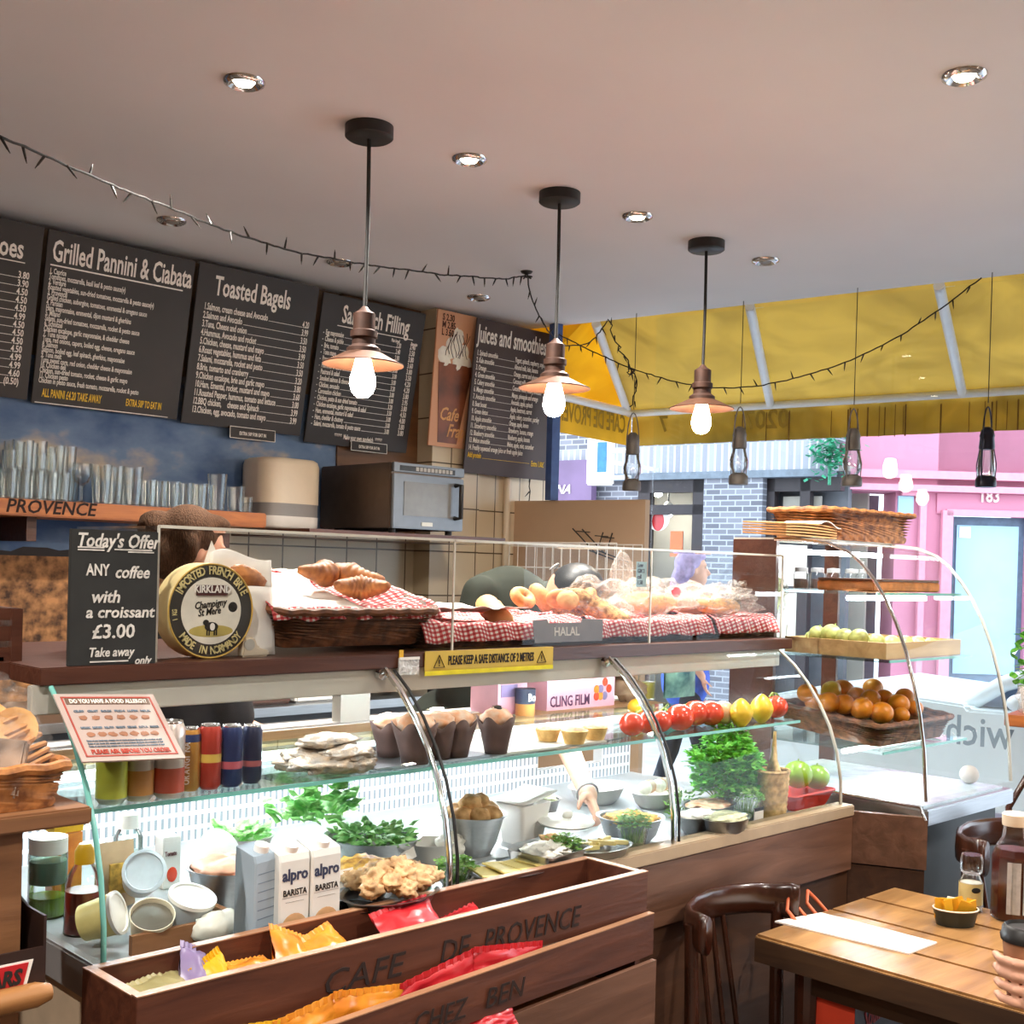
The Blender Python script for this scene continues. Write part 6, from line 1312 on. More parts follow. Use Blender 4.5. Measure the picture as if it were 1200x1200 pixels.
# tray of pears
a, b_ = A(916, 765, Y=2.15), A(1045, 770, Y=1.80)
o = T('fruit_tray', 'pale wooden tray of green pears on the middle cabinet shelf', 'tray', (KX0+.03, 1.81, 1.389)); W, Dd, Hh = .50, .36, .05
MB().span((0, 0, 0), (W, .012, Hh)).build('front_board', m_pale, o); MB().span((0, Dd-.012, 0), (W, Dd, Hh)).build('back_board', m_pale, o)
for x in (0, W-.012): MB().span((x, .012, 0), (x+.012, Dd-.012, Hh)).build('side_board', m_pale, o)
MB().span((.012, .012, 0), (W-.012, Dd-.012, .006)).build('base', m_pale, o)
pi = 0
PL = []
for (x, y, r) in ((932, 745, 10), (953, 745, 12), (975, 748, 11), (997, 748, 12), (1019, 751, 11), (1036, 752, 12), (1052, 750, 11), (1068, 748, 10), (1083, 748, 9), (945, 738, 9), (985, 740, 9), (1025, 742, 9), (1060, 742, 9)):
    f_ = (x-916)/(1045-916)
    yy = 2.12-.27*min(1, f_) if x <= 1045 else 1.86
    if pi >= 9: yy += .1
    p = A(x, y, Y=yy); p.x = min(max(p.x, KX0+.075), KX0+.49); p.z = max(p.z, 1.43)
    r_ = S(r, p); fruit('pear', 'pear', p-V((0, 0, r_*.9)), r_, m_pear, (ORD[pi]+' green pear from the left along the front of the wooden tray') if pi < 9 else ['first', 'second', 'third', 'last'][pi-9]+' green pear from the left in the rear row of the wooden tray', 'green pears in the wooden tray', 1.05, True, (.3, .2*pi, 0)); pi += 1
for i, (x, yy) in enumerate(((938, 2.16), (977, 2.1))):
    p = A(x, 740, Y=yy); tag(MB().prism([(-.035, 0, 0), (.035, 0, 0), (0, .01, .055)], (0, .003, 0)).build('paper_corner', m_paper, loc=(p.x, p.y+.03, 1.42), rot=(-.2, 0, 0)), ['left', 'right'][i]+' white paper corner standing up behind the green pears', 'paper')
# basket of oranges
o = T('orange_basket', 'dark wicker tray of oranges on the lowest cabinet shelf', 'basket', (KX0+.285, 2.02, 1.129), rot=(.1, 0, 0)); rect_basket(o, .50, .38, .07, m_wick2, .9, 5)
OL = [(946, 811, 12, 2.1), (968, 806, 12, 2.14), (987, 808, 14, 2.14), (969, 822, 13, 2.02), (989, 824, 13, 1.99), (1010, 829, 14, 1.94), (1033, 834, 14, 1.89), (1004, 815, 12, 2.06), (1024, 805, 12, 2.12), (1036, 817, 11, 2.0), (1053, 824, 13, 1.93), (1064, 815, 11, 2.0), (1072, 829, 10, 1.92), (1056, 837, 10, 1.89), (1020, 818, 12, 2.0), (955, 822, 12, 2.08)]
for i, (x, y, r, yy) in enumerate(OL):
    p = A(x, y, Y=yy); p.x = min(max(p.x, KX0+.06), KX0+.52); r_ = S(r, p)
    if i == 1: fruit('lemon', 'lemon', p-V((0, 0, r_)), r_, m_lem, 'yellow lemon among the oranges in the wicker tray', None, 1.15, None, (0, 1.0, 0), .12)
    else: fruit('orange', 'orange', p-V((0, 0, r_)), r_, m_ora, 'round orange in the heap on the lowest cabinet shelf', 'oranges in the wicker tray')
# on top of the cabinet
p = A(1003, 640, Y=2.2); TZ = 1.7605
o = T('wicker_tray', 'orange brown wicker tray lying on top of the pastry cabinet', 'basket', (KX0+.42, 2.2, TZ), -.05); rect_basket(o, .56, .25, .10, m_wick, .88, 5)
a = A(925, 630, Y=2.15)
o = T('paper_stack', 'stack of orange edged paper bags on the left top of the pastry cabinet', 'paper stack', (KX0-.05, 2.13, TZ), .1)
for i in range(5): MB().grid(lambda u, v: V((-.13+u*.36, -.07+v*.15, .004+.008*i+.012*u*(1-u)*2*(i/4)+.006*v)), 8, 3).build('paper_bag', mat('tan_paper', '#d9a468', .8) if i == 0 else bpy.data.materials['tan_paper'], o, solid=.005)
MB().grid(lambda u, v: V((.1+u*.15, -.075+v*.14, .046+.01*math.sin(u*5))), 8, 3).build('white_paper', m_paper, o, solid=.003)

# ================================================================ LEFT FOREGROUND STAND
o = T('display_stand', 'brown wooden display stand at the left edge of the photo', 'stand', (.2, 1.72, 0)); m_st = m_stand
MB().span((-.6, 0, 1.236), (.607, .30, 1.262)).build('upper_shelf', m_st, o, bev=.003)
MB().tube([(-.6, -.02, 1.003), (.52, -.02, 1.003), (.54, -.02, 1.003)], [.018, .018, .012], 10).build('lower_rail', wood('log_wood', '#8a5a30', '#b07a45', (1, 8, 8)), o, smooth=True)
MB().span((-.6, 0, .99), (.53, .28, 1.006)).build('lower_shelf', m_st, o)
for x in (-.5, .48): MB().span((x, .03, 0), (x+.035, .065, 1.236)).build('post', m_st, o)
MB().span((-.6, .27, .2), (.5, .285, 1.236)).build('back_board', mat('stand_back', '#3a2a20', .8), o)
o = T('wicker_basket', 'brown wicker basket of wrapped biscuits on the left stand', 'basket', (.545, 1.84, 1.2625)); rect_basket(o, .48, .20, .06, m_wick, .93, 6)
m_bisc = mat('biscuit', '#8f5a30', .7, var=.3, scale=30, hx2='#b57c45')
o = T('biscuit_pack', 'clear pack holding a leaning stack of round brown biscuits', 'biscuits', (.775, 1.82, 1.275), rot=(0, -.5, -.75))
for i in range(9): MB().lathe([(0, 0), (.034, .0), (.036, .004), (.034, .008), (0, .008)], 24).build('biscuit', m_bisc, o, loc=(0, 0, .012+i*.0125), rot=(.08*math.sin(i*3), .06*math.sin(i*2), 0), smooth=True)
MB().ell((0, 0, .07), (.046, .044, .08), 24, 16, jit=.12, fr=2.2, seed=3).build('clear_wrap', m_film2, o, smooth='all')
o = T('biscuit_pack', 'clear pack of chocolate marbled biscuits at the left edge of the wicker basket', 'biscuits', (.665, 1.775, 1.285), rot=(-.3, .1, -.6))
MB().span((-.06, -.012, 0), (.05, .012, .085)).build('marbled_slab', mat('marbled_chocolate', '#3f2417', .4, var=.3, scale=20, hx2='#a58a74', detail=1), o, bev=.004); MB().ell((-.01, 0, .05), (.075, .028, .07), 22, 14, jit=.15, fr=2, seed=5).build('clear_wrap', m_film2, o, smooth='all')
o = T('biscuit_pack', 'clear pack of pale nut biscuits behind the marbled biscuits', 'biscuits', (.68, 1.86, 1.29), rot=(0, .2, -.6))
for i in range(6): MB().lathe([(0, 0), (.034, 0), (.034, .012), (0, .012)], 18).build('biscuit', m_bread, o, loc=(-.04+.04*(i % 3), .01, .03+.06*(i//3)), rot=(1.2, .2*i, 0))
MB().ell((0, 0, .08), (.08, .035, .09), 22, 14, jit=.18, fr=2.2, seed=7).build('clear_wrap', m_film2, o, smooth='all')
o = T('chocolate_box', 'open dark brown box with a red and white badge on the lower stand shelf', 'box', (.665, 1.715, 1.0065)); m_cbx = mat('dark_carton', '#2e1a14', .5)
MB().prism([(.07, 0, 0), (.07, .2, 0), (.07, .2, .14), (.07, .06, .105), (.07, 0, .105)], (.004, 0, 0)).build('side_panel', m_cbx, o); MB().span((-.6, 0, 0), (.07, .004, .06)).build('front_panel', m_cbx, o); MB().span((-.6, .196, 0), (.07, .2, .15)).build('back_panel', m_cbx, o); MB().span((-.6, .004, 0), (.07, .196, .004)).build('base', m_cbx, o)
MB().prism([(-.2, -.001, .006), (.045, -.001, .006), (.055, -.001, .045), (-.2, -.001, .045)], (0, -.001, 0)).build('badge', m_ink, o); MB().prism([(-.2, -.002, .009), (.04, -.002, .009), (.048, -.002, .042), (-.2, -.002, .042)], (0, -.001, 0)).build('badge_centre', m_red, o)
k = MB(); k.text('MARS', .03, TM((.036, -.0036, .014)), .85, 'RIGHT', .2, bold=.04); k.build('lettering', m_bink, o)
for i in range(4): tag(MB().span((-.05, -.012, 0), (.05, .012, .02)).build('chocolate_bar', mat('bar_wrapper', '#3a2320', .3, var=.2) if i == 0 else bpy.data.materials['bar_wrapper'], loc=(.64-.02*(i % 2), 1.745+.03*i, 1.011), bev=.005), 'dark wrapped chocolate bar lying in the open brown box', 'chocolate bar', 'bars in the brown box')

# ================================================================ CRISP CRATE
cx0, cx1 = .845, 2.035
o = T('crisp_crate', 'two tier wooden crate lettered CAFE DE PROVENCE hung on the front of the counter', 'crate', (cx0, 1.64, 0)); W = cx1-cx0
zc0, zc1 = .888, .985
fb = MB().span((0, 0, zc0), (W, .016, zc1)).build('upper_front_board', m_crate, o, bev=.001)
MB().span((0, -.001, zc1), (W, .017, zc1+.002)).build('upper_front_edge', m_cedge, o)
MB().span((0, .165, .80), (W, .182, .982)).build('back_board', m_crate, o); MB().span((0, .164, .982), (W, .183, .984)).build('back_edge', m_cedge, o)
for x in (0, W-.016): MB().span((x, .016, .72), (x+.016, .165, .983)).build('end_board', m_crate, o); MB().span((x, .016, .983), (x+.016, .165, .985)).build('end_edge', m_cedge, o)
MB().prism([(0, -.075, .80), (W, -.02, .81), (W, -.02, .898), (0, -.075, .880)], (0, .014, 0)).build('lower_front_board', m_crate, o); MB().prism([(0, -.076, .880), (W, -.021, .898), (W, -.021, .900), (0, -.076, .882)], (0, .016, 0)).build('lower_front_edge', m_cedge, o)
MB().span((.016, 0, .845), (W-.016, .165, .853)).build('upper_floor', m_plank2, o); MB().span((.016, -.02, .715), (W-.016, .165, .725)).build('lower_floor', m_oak, o)
MB().prism([(0, -.06, .45), (W, -.03, .47), (W, -.03, .80), (0, -.06, .775)], (0, .012, 0)).build('base_board', m_plank, o)
k = MB()
def onb(s, x0, x1, y, h, yy, zfix, extra=0):
    p, q_ = A(x0, y, Y=yy), A(x1, y, Y=yy); w0 = MB().text(s, h, Matrix(), 1); k.text(s, h, TM((p.x-cx0, yy-1.64-.0015, zfix)), (q_.x-p.x)/w0, shear=.22, bold=.0)
onb('CAFE', 376, 470, 1135, .06, 1.64, zc0+.022); onb('DE', 514, 548, 1100, .06, 1.64, zc0+.022); onb('PROVENCE', 566, 678, 1075, .06, 1.64, zc0+.022)
k.build('upper_lettering', m_burn, o)
k = MB(); k.v = []
def onl(s, x0, x1, y, h):
    p, q_ = A(x0, y, Y=1.60), A(x1, y, Y=1.60); f_ = (p.x-cx0)/W; yy = -.075+.055*f_; w0 = MB().text(s, h, Matrix(), 1)
    k.text(s, h, Matrix.Translation((p.x-cx0, yy-.003, .80+.010*f_+.018)) @ FRONT @ Matrix.Rotation(.019, 4, 'Z'), (q_.x-p.x)/w0, shear=.22, bold=.0)
onl('CHEZ', 478, 540, 1160, .052); onl('BEN', 566, 610, 1135, .052); k.build('lower_lettering', m_burn, o)
def packet(label, p, w_, h_, m, rot, txt=None, tm=None, seed=0, dth=.028, grp=None):
    o = T('crisp_packet', label, 'crisp packet', p, group=grp, rot=rot)
    def fn(sg):
        def f(u, v):
            e = math.sin(PI*min(1, max(0, u)))**.7*math.sin(PI*v)**.6
            return V(((u-.5)*w_*(1-.04*math.sin(PI*v)), sg*(dth*e+.001)+.006*noise.noise((u*5+seed, v*6, seed*2.1+sg)), (v-.5)*h_+.004*noise.noise((u*7, seed, v))))
        return f
    MB().grid(fn(-1), 16, 18).grid(fn(1), 16, 18).build('foil_bag', m, o, smooth='all')
    for s_ in (-1, 1): MB().grid(lambda u, v: V(((u-.5)*w_, .002*math.sin(u*60), s_*(h_*.5-.002)+s_*v*.012)), 30, 1).build('crimped_end', m, o, solid=.001)
    if txt:
        k = MB(); k.text(txt, h_*.22, Matrix.Translation((0, -dth-.004, -.01)) @ FRONT, .8, 'CENTER', bold=.03); k.build('lettering', tm or m_ink, o)
    return o
PK = [('olive crisp packet at the left end of the upper crate', 208, 1156, 1.74, .12, .15, m_olive, (-1.1, 0, .3), 'GET', m_bink), ('lilac crisp packet standing behind the olive one', 232, 1140, 1.77, .1, .15, m_purp, (-.5, .5, .2), None, None),
      ('small yellow crisp packet right of the lilac one', 258, 1140, 1.76, .08, .12, m_yel, (-.4, -.3, .3), None, None), ('flat orange crisp packet, left of the three in the upper crate', 313, 1132, 1.72, .11, .14, m_orange, (-1.2, .1, .2), None, None),
      ('orange crisp packet in the middle of the three, tilted left', 345, 1115, 1.75, .11, .15, m_orange, (-.7, .45, .1), None, None), ('orange crisp packet, right of the three in the upper crate', 390, 1112, 1.74, .12, .15, m_orange, (-.9, -.25, .15), None, None),
      ('red crisp packet with pale lettering in the upper crate', 490, 1083, 1.73, .17, .16, m_red, (-.75, -.06, .1), 'KET', mat('cream_ink', '#f0dcae', .6)), ('red crisp packet at the right of the lettered red one', 548, 1078, 1.75, .14, .14, m_red, (-1.1, -.15, -.1), None, None)]
for i, (lb, x, y, yy, w_, h_, mm, rt_, tx, tm) in enumerate(PK):
    p = A(x, y, Y=yy); packet(lb, p+V((0, 0, -.028)), w_*.9, h_*.85, mm, rt_, tx, tm, i)
PK2 = [('red crisp packet poking out between the two crate boards', 600, 1110, 1.66, .16, .13, m_red, (-.9, -.2, .1)), ('red crisp packet half hidden in the lower crate tier', 520, 1132, 1.66, .16, .13, m_red, (-1.0, .1, .1)), ('right orange crisp packet in the lower crate tier', 432, 1150, 1.665, .13, .13, m_orange, (-.9, .2, .1)), ('left orange crisp packet in the lower crate tier', 360, 1172, 1.665, .14, .13, m_orange, (-.9, -.1, .15)), ('yellow crisp packet at the far left of the lower crate tier', 295, 1194, 1.665, .12, .13, m_yel, (-.9, .1, .1)), ('red crisp packet sticking out under the lower crate board', 566, 1176, 1.585, .09, .06, m_red, (-1.2, -.2, .1))]
for i, (lb, x, y, yy, w_, h_, mm, rt_) in enumerate(PK2):
    p = A(x, y, Y=1.618); f_ = (p.x-cx0)/W
    if i < 5: p.z = .853+.016*f_; p.y = 1.643+(-.061+.055*f_)/2; packet(lb, p, w_*1.2, .085, mm, (-.05, .14*(-1)**i, .03), None, None, i+20, .007)
    else: p.z = .79; p.y = 1.60; packet(lb, p, .13, .045, mm, (-.5, -.03, 0), None, None, i+20, .012)

# ================================================================ TABLE, CHAIRS
tx0, tx1, ty0, ty1 = 2.50, 3.20, .42, 1.675
o = T('cafe_table', 'thick wooden cafe table in the right foreground', 'table', (tx0, ty0, 0))
for i in range(4):
    xx = (tx1-tx0)/4*i; MB().span((xx+.0008, 0, .685), (xx+(tx1-tx0)/4-.0008, ty1-ty0, .75)).build('top_plank', m_table, o, bev=.006)
MB().span((-.002, .004, .684), (.0, ty1-ty0-.004, .742)).build('edge_board', m_tedge, o)
for x in (.05, .58):
    for y in (.05, 1.12): MB().cyl((x+.03, y+.03, 0), (x+.03, y+.03, .684), .022, .032, 12).build('leg', m_bent, o)
MB().span((.06, .08, .62), (.64, 1.17, .684)).build('apron', m_tedge, o)
def chair(label, cx, cy, rz, s_=1.0):
    o = T('bentwood_chair', label, 'chair', (cx, cy, 0), rz, 'dark bentwood chairs')
    U = [(-.212, -.075), (-.205, -.05), (-.185, -.012), (-.15, .022), (-.08, .05), (0, .06), (.08, .05), (.15, .022), (.185, -.012), (.205, -.05), (.212, -.075)]
    k = MB(); rings = []
    for i, (x, y) in enumerate(U):
        e = abs(i-5)/5; d = V((x*.9, y+.16, 0)).normalized(); hh = .040+.008*(e > .7); t_ = .011+.006*(e > .85)
        c = V((x, y, .795-.008*e)); ring = []
        for j in range(12):
            a_ = 2*PI*j/12; ring.append(c+d*math.cos(a_)*t_+V((0, 0, math.copysign(abs(math.sin(a_))**.6, math.sin(a_))*hh)))
        rings.append(ring)
    k.loft(rings); k.build('back_rail', m_bent, o, smooth='all')
    for sx in (-1, 1):
        MB().tube([(sx*.195, -.02, .80), (sx*.19, -.03, .46), (sx*.21, .02, .0)][::-1], [.018, .019, .016], 10).build('rear_post', m_bent, o, smooth=True)
        MB().tube([(sx*.15, -.36, .44), (sx*.17, -.38, 0)][::-1], [.016, .019], 10).build('front_leg', m_bent, o, smooth=True)
    for x in (-.05, .0, .05): MB().cyl((x*1.2, .0, .45), (x, .052, .76), .007, n=8).build('spindle', m_bent, o, smooth=True)
    MB().lathe([(0, .43), (.19, .43), (.205, .44), (.205, .455), (.19, .465), (0, .46)], 32, o=(0, -.2, 0)).build('seat', m_bent, o, smooth=True)
    MB().tube([V((math.cos(a_)*.16, -.2+math.sin(a_)*.15, .22)) for a_ in [2*PI*j/28 for j in range(28)]], .009, 8, closed=True).build('ring_stretcher', m_bent, o, smooth=True)
    return o
c1 = chair('dark bentwood chair between the table corner and the counter', 2.50, 1.75, .04)
dup(c1, (3.56, 1.56, 0), .04, 'dark bentwood chair beyond the sauce bottle, at the far side of the table', None, 1.08)
o = T('hoop_back_chair', 'dark hoop back chair at the right edge by the window', 'chair', (4.86, 1.83, 0), -.78)
k = MB()
for r_, h in ((.2, .90), (.12, .82)): k.tube([(-r_, 0, .45), (-r_*1.05, .03, h-.16), (-r_*.7, .04, h-.04), (0, .045, h), (r_*.7, .04, h-.04), (r_*1.05, .03, h-.16), (r_, 0, .45)], .013, 10)
k.build('hoop_back', m_bent, o, smooth=True); MB().lathe([(0, .43), (.2, .43), (.21, .45), (0, .46)], 28, o=(0, -.19, 0)).build('seat', m_bent, o, smooth=True)
for x in (-.17, .17):
    for y in (-.33, -.03): MB().cyl((x*.8, y, .44), (x, y*1.1, 0), .016, n=10).build('leg', m_bent, o, smooth=True)
# carrier bag on the chair
o = T('carrier_bag', 'red sided navy carrier bag with red script under the table corner', 'bag', (2.58, 1.44, .468), .04); bw, bd, bh = .34, .13, .215
MB().span((0, 0, 0), (.001, bd, bh)).build('red_gusset', mat('orange_red_card', '#cf3f22', .6, var=.05), o); MB().span((0, -.001, 0), (bw, 0, bh)).build('navy_front', mat('navy_card', '#1c1c34', .4, var=.3, scale=6), o)
MB().span((bw, 0, 0), (bw+.001, bd, bh)).build('red_gusset', bpy.data.materials['orange_red_card'], o); MB().span((0, bd, 0), (bw, bd+.001, bh)).build('navy_back', bpy.data.materials['navy_card'], o)
k = MB(); k.text('Souffle', .075, TM((.045, -.0025, .08), FRONT @ Matrix.Rotation(.15, 4, 'Z')), .55, 'LEFT', .35); k.build('script_lettering', mat('red_script', '#b8323a', .6), o)
MB().span((.17, -.002, .0), (.2, -.001, .03)).span((.2, -.002, .13), (.27, -.001, .19)).build('blue_print', mat('pale_blue_print', '#7f93c4', .6), o)
k = MB()
for x in (.1, .2): k.tube([(x, .13, bh-.01), (x+.005, .25, bh+.09), (x+.03, .262, bh+.115), (x+.055, .25, bh+.09), (x+.06, .13, bh-.01)], .005, 8)
k.build('orange_handle', mat('orange_cord', '#e0714a', .6), o, smooth=True)

# ---------------------------------------------------------------- on the table
TZ2 = .7505
q4 = [A(*c, Z=TZ2) for c in ((908, 1081), (962, 1071), (1098, 1106), (1065, 1119))]
o = T('menu_card', 'white laminated menu card lying on the table', 'menu card', q4[0])
MB().prism([p-q4[0] for p in q4], (0, 0, .004)).build('card', m_paper, o)
k = MB(); d1, d2 = (q4[3]-q4[0]), (q4[1]-q4[0])
for i in range(6): a = d1*(.12+.13*i)+d2*.3; k.add([a+V((0, 0, .0046)), a+d1*.05+V((0, 0, .0046)), a+d1*.05+d2*.45+V((0, 0, .0046)), a+d2*.45+V((0, 0, .0046))], [(0, 1, 2, 3)])
k.build('faint_print', mat('faint_print', '#d8c8bc', .6), o)
p = A(1124, 1087, Z=TZ2); p = p+V((.02, .02, 0))
o = T('sugar_pot', 'dark oval pot holding yellow sugar sachets on the table', 'pot', p, -.75); MB().lathe([(0, 0), (.048, 0), (.058, .042), (.055, .042), (.046, .004), (0, .004)], 30, sx=1, sy=.75).build('pot', mat('black_green_glaze', '#20241c', .35), o, smooth=True)
MB().tube([V((math.cos(a_)*.057, math.sin(a_)*.057*.75, .042)) for a_ in [2*PI*j/30 for j in range(30)]], .002, 6, closed=True).build('cream_rim', m_cream, o)
m_sach = mat('yellow_sachet', '#e3a520', .5, var=.12)
for i in range(9):
    x = -.042+.0105*i; q_ = p+Matrix.Rotation(-.75, 3, 'Z') @ V((x, .012*math.sin(i*2.3), .03))
    tag(MB().box((0, 0, .012), (.026, .0035, .052)).build('sugar_sachet', m_paper if i == 3 else m_sach, loc=q_, rot=(.25*math.sin(i*1.7), .3*math.sin(i*2.9), -.75+.3*math.sin(i)), bev=.001), 'white paper sachet among the yellow ones in the dark pot' if i == 3 else 'yellow sugar sachet standing in the dark oval pot', 'sachet', None if i == 3 else 'yellow sachets in the dark pot')
p = A(1137, 1066, Z=TZ2)
o = T('spice_grinder', 'clear glass salt grinder with a yellow label on the table', 'grinder', p); h = S(65, p); r = S(13.5, p)
MB().lathe([(0, 0), (r, 0), (r*.98, h*.5), (r*.7, h*.62), (r*.66, h*.66)], 24).build('glass_body', m_tum, o, smooth=True); MB().lathe([(0, .003), (r*.9, .003), (r*.9, h*.5), (0, h*.5)], 20).build('salt', mat('salt', '#d8cdbd', .8), o)
MB().lathe([(r*1.01, h*.12), (r*1.01, h*.5)], 24, cap=False).build('label', mat('cream_yellow_label', '#d9c483', .6, var=.1), o, smooth=True); MB().lathe([(r*.7, h*.65), (r*.92, h*.7), (r*.95, h*.9), (r*.85, h), (0, h)], 24).build('grinder_cap', m_tum, o, smooth=True)
MB().ell((r*-.7, -r*.78, h*.4), (r*.4, .002, h*.05), 14, 8, M=Matrix.Rotation(-.75, 3, 'Z')).build('emblem', m_bink, o)
p = A(1186, 1076, Z=TZ2)
o = T('sauce_bottle', 'tall clear bottle of dark brown sauce with a cream cap on the table', 'bottle', p, -.75); h = S(124, p); r = S(24, p)
def oc(r_, z): return [V((math.cos(a_)*r_, math.sin(a_)*r_, z)) for a_ in [2*PI*(j+.5)/8 for j in range(8)]]
MB().loft([oc(r*.96, 0), oc(r, h*.03), oc(r, h*.6), oc(r*.8, h*.69), oc(r*.56, h*.76), oc(r*.5, h*.89)], True, False).build('bottle', m_tum, o); MB().loft([oc(r*.93, .003), oc(r*.95, h*.58), oc(r*.8, h*.66)]).build('sauce', mat('brown_sauce', '#4a170d', .25, var=.2), o)
MB().lathe([(r*.58, h*.88), (r*.6, h*.9), (r*.6, h*.985), (r*.5, h), (0, h)], 24).build('cream_cap', m_cream, o, smooth=True)
for a_ in (-PI/2-.39, -PI/2+.39+.0): 
    M_ = Matrix.Rotation(a_+PI/2, 4, 'Z'); q_ = MB(); q_.box((0, -r*.935, h*.32), (r*.62, .002, h*.48)); k = MB(); k.add(q_.v, q_.f, M_); k.build('label', mat('silver_label', '#b8b6b4', .5, var=.15, scale=60) if 'silver_label' not in bpy.data.materials else bpy.data.materials['silver_label'], o)
# window bar with a potted herb
a = A(1180, 836, d=5.2)
o = T('window_bar', 'wooden bar shelf on a steel post at the right edge, before the window', 'bar shelf', (a.x, a.y, 0), FRZ)
MB().span((0, -.05, a.z-.05), (.8, .28, a.z)).build('shelf_board', m_oak, o, bev=.004); MB().cyl((.12, .1, 0), (.12, .1, a.z-.05), .045, n=20).build('steel_post', m_chrome, o, smooth=True); MB().cyl((.12, .1, 0), (.12, .1, .02), .16, n=28).build('foot_plate', m_steel, o)
pz = a.z; p = V((a.x, a.y, pz))+FU*.10+FN*.08
o = T('potted_basil', 'leafy green basil in a clear wrapped pot on the window bar', 'potted plant', p)
MB().lathe([(0, 0), (.05, 0), (.07, .12), (.06, .12), (.045, .01), (0, .01)], 20).build('pot', m_white, o, smooth=True); MB().ell((0, 0, .075), (.085, .085, .09), 22, 14, jit=.3, fr=2, seed=2).build('clear_wrap', m_film, o, smooth='all'); MB().ell((-.02, -.04, .11), (.03, .03, .02), 12, 8).build('red_print', m_red, o)
rn = random.Random(3); k = MB(); ks = MB()
for i in range(150):
    a_ = rn.random()*6.28; q_ = rn.random()**.6; c = V((math.cos(a_)*.1*q_, math.sin(a_)*.1*q_, .12+rn.random()*.26)); d = Euler((rn.uniform(-.8, .8), rn.uniform(-.8, .8), rn.random()*6.28)).to_matrix() @ V((.05, 0, 0)); sd = d.cross(V((0, 0, 1))).normalized()*.02
    k.add([c, c+d*.4+sd, c+d*.8+sd*.6, c+d, c+d*.8-sd*.6, c+d*.4-sd], [(0, 1, 2, 3), (0, 3, 4, 5)])
    if i % 8 == 0: ks.tube([V((0, 0, .09)), c*.5+V((0, 0, .1)), c], .0022, 5)
k.build('leaves', m_leaf, o); ks.build('stems', m_stem, o)

# ================================================================ PEOPLE
def caps(k, pts, rs, n=12): k.tube(pts, rs, n); [k.ell(p, r, 12, 8) for p, r in zip(pts, rs)]
def hand(k, wr, dr, nrm, s_=1.0, curl=.6, thumb=1, spread=.0, fr=.0085):
    """palm, four unequal bent fingers and a side thumb; dr points to the finger tips, nrm out of the palm"""
    dr = V(dr).normalized(); nrm = (V(nrm)-dr*V(nrm).dot(dr)).normalized(); sd = dr.cross(nrm)
    pc = wr+dr*.045*s_; R_ = Matrix((sd, nrm, dr)).transposed()
    k.ell(pc, (.039*s_, .015*s_, .05*s_), 14, 10, M=R_)
    for i, ln in enumerate((.068, .078, .074, .058)):
        b0 = pc+sd*(-.029+.0195*i)*s_+dr*.036*s_; a0 = b0; d = (dr+sd*(i-1.5)*spread).normalized(); pts = [b0-dr*.02*s_, a0]
        for j, f_ in enumerate((.42, .33, .25)):
            d = (d*math.cos(curl*(.5+.35*j))+nrm*math.sin(curl*(.5+.35*j))).normalized(); a0 = a0+d*ln*f_*s_; pts.append(a0)
            nrm_ = nrm
        caps(k, pts, [fr*1.15*s_, fr*1.1*s_, fr*s_, fr*.9*s_, fr*.75*s_], 10)
    t0 = wr+dr*.02*s_+sd*thumb*-.03*s_; t1 = t0+(dr*.5+sd*-thumb*.75+nrm*.35).normalized()*.034*s_; t2 = t1+(dr*.8+sd*-thumb*.25+nrm*.5).normalized()*.028*s_; t3 = t2+(dr*.8+sd*thumb*.1+nrm*.6).normalized()*.022*s_
    caps(k, [t0, t1, t2, t3], [.0125*s_, .0115*s_, .0105*s_, .0085*s_], 10)
def head(k, c, fwd, up=(0, 0, 1), s_=1.0):
    f = V(fwd).normalized(); u = (V(up)-f*V(up).dot(f)).normalized(); r = f.cross(u); R_ = Matrix((r, f, u)).transposed()
    def P_(x, y, z): return V(c)+R_ @ V((x*s_, y*s_, z*s_))
    k.ell(P_(0, -.008, .02), (.075*s_, .096*s_, .098*s_), 18, 14, M=R_); k.ell(P_(0, .022, -.045), (.058*s_, .07*s_, .07*s_), 16, 12, M=R_); k.ell(P_(0, .058, -.092), (.028*s_, .024*s_, .02*s_), 10, 8, M=R_)
    k.tube([P_(0, .088, .012), P_(0, .112, -.03), P_(0, .092, -.038)], [.009*s_, .015*s_, .008*s_], 8)
    k.ell(P_(0, .084, -.066), (.024*s_, .012*s_, .007*s_), 10, 8, M=R_); k.ell(P_(0, .08, -.078), (.02*s_, .012*s_, .006*s_), 10, 8, M=R_)
    for sg in (-1, 1): k.ell(P_(sg*.076, -.005, -.01), (.012*s_, .022*s_, .034*s_), 10, 8, M=R_); k.ell(P_(sg*.032, .082, .034), (.02*s_, .01*s_, .006*s_), 8, 6, M=R_)
    return P_
def eyes(o, P_, loc):
    for sg in (-1, 1):
        k = MB(); k.ell(P_(sg*.032, .083, .016)-loc, .0105, 10, 8); e = k.build('eye', m_white, o, smooth='all'); k = MB(); k.ell(P_(sg*.032, .0915, .016)-loc, .0045, 8, 6); k.build('iris', m_dark, e, smooth='all')
def rel(k, loc): k.v = [tuple(V(q)-V(loc)) for q in k.v]; return k
m_tee = mat('black_tee', '#1d1a1c', .85, var=.15); m_olivetee = mat('dark_green_tee', '#2d332b', .85, var=.2, scale=6); m_trou = mat('dark_trousers', '#20222c', .85)
def legs(k, hip, foot, r=.075):
    for sg, (h_, f_) in zip((-1, 1), zip(hip, foot)):
        h_, f_ = V(h_), V(f_); kn = (h_+f_)/2+V((0, -.03, 0)); caps(k, [h_, kn, f_+V((0, 0, .09))], [r, r*.72, r*.5])
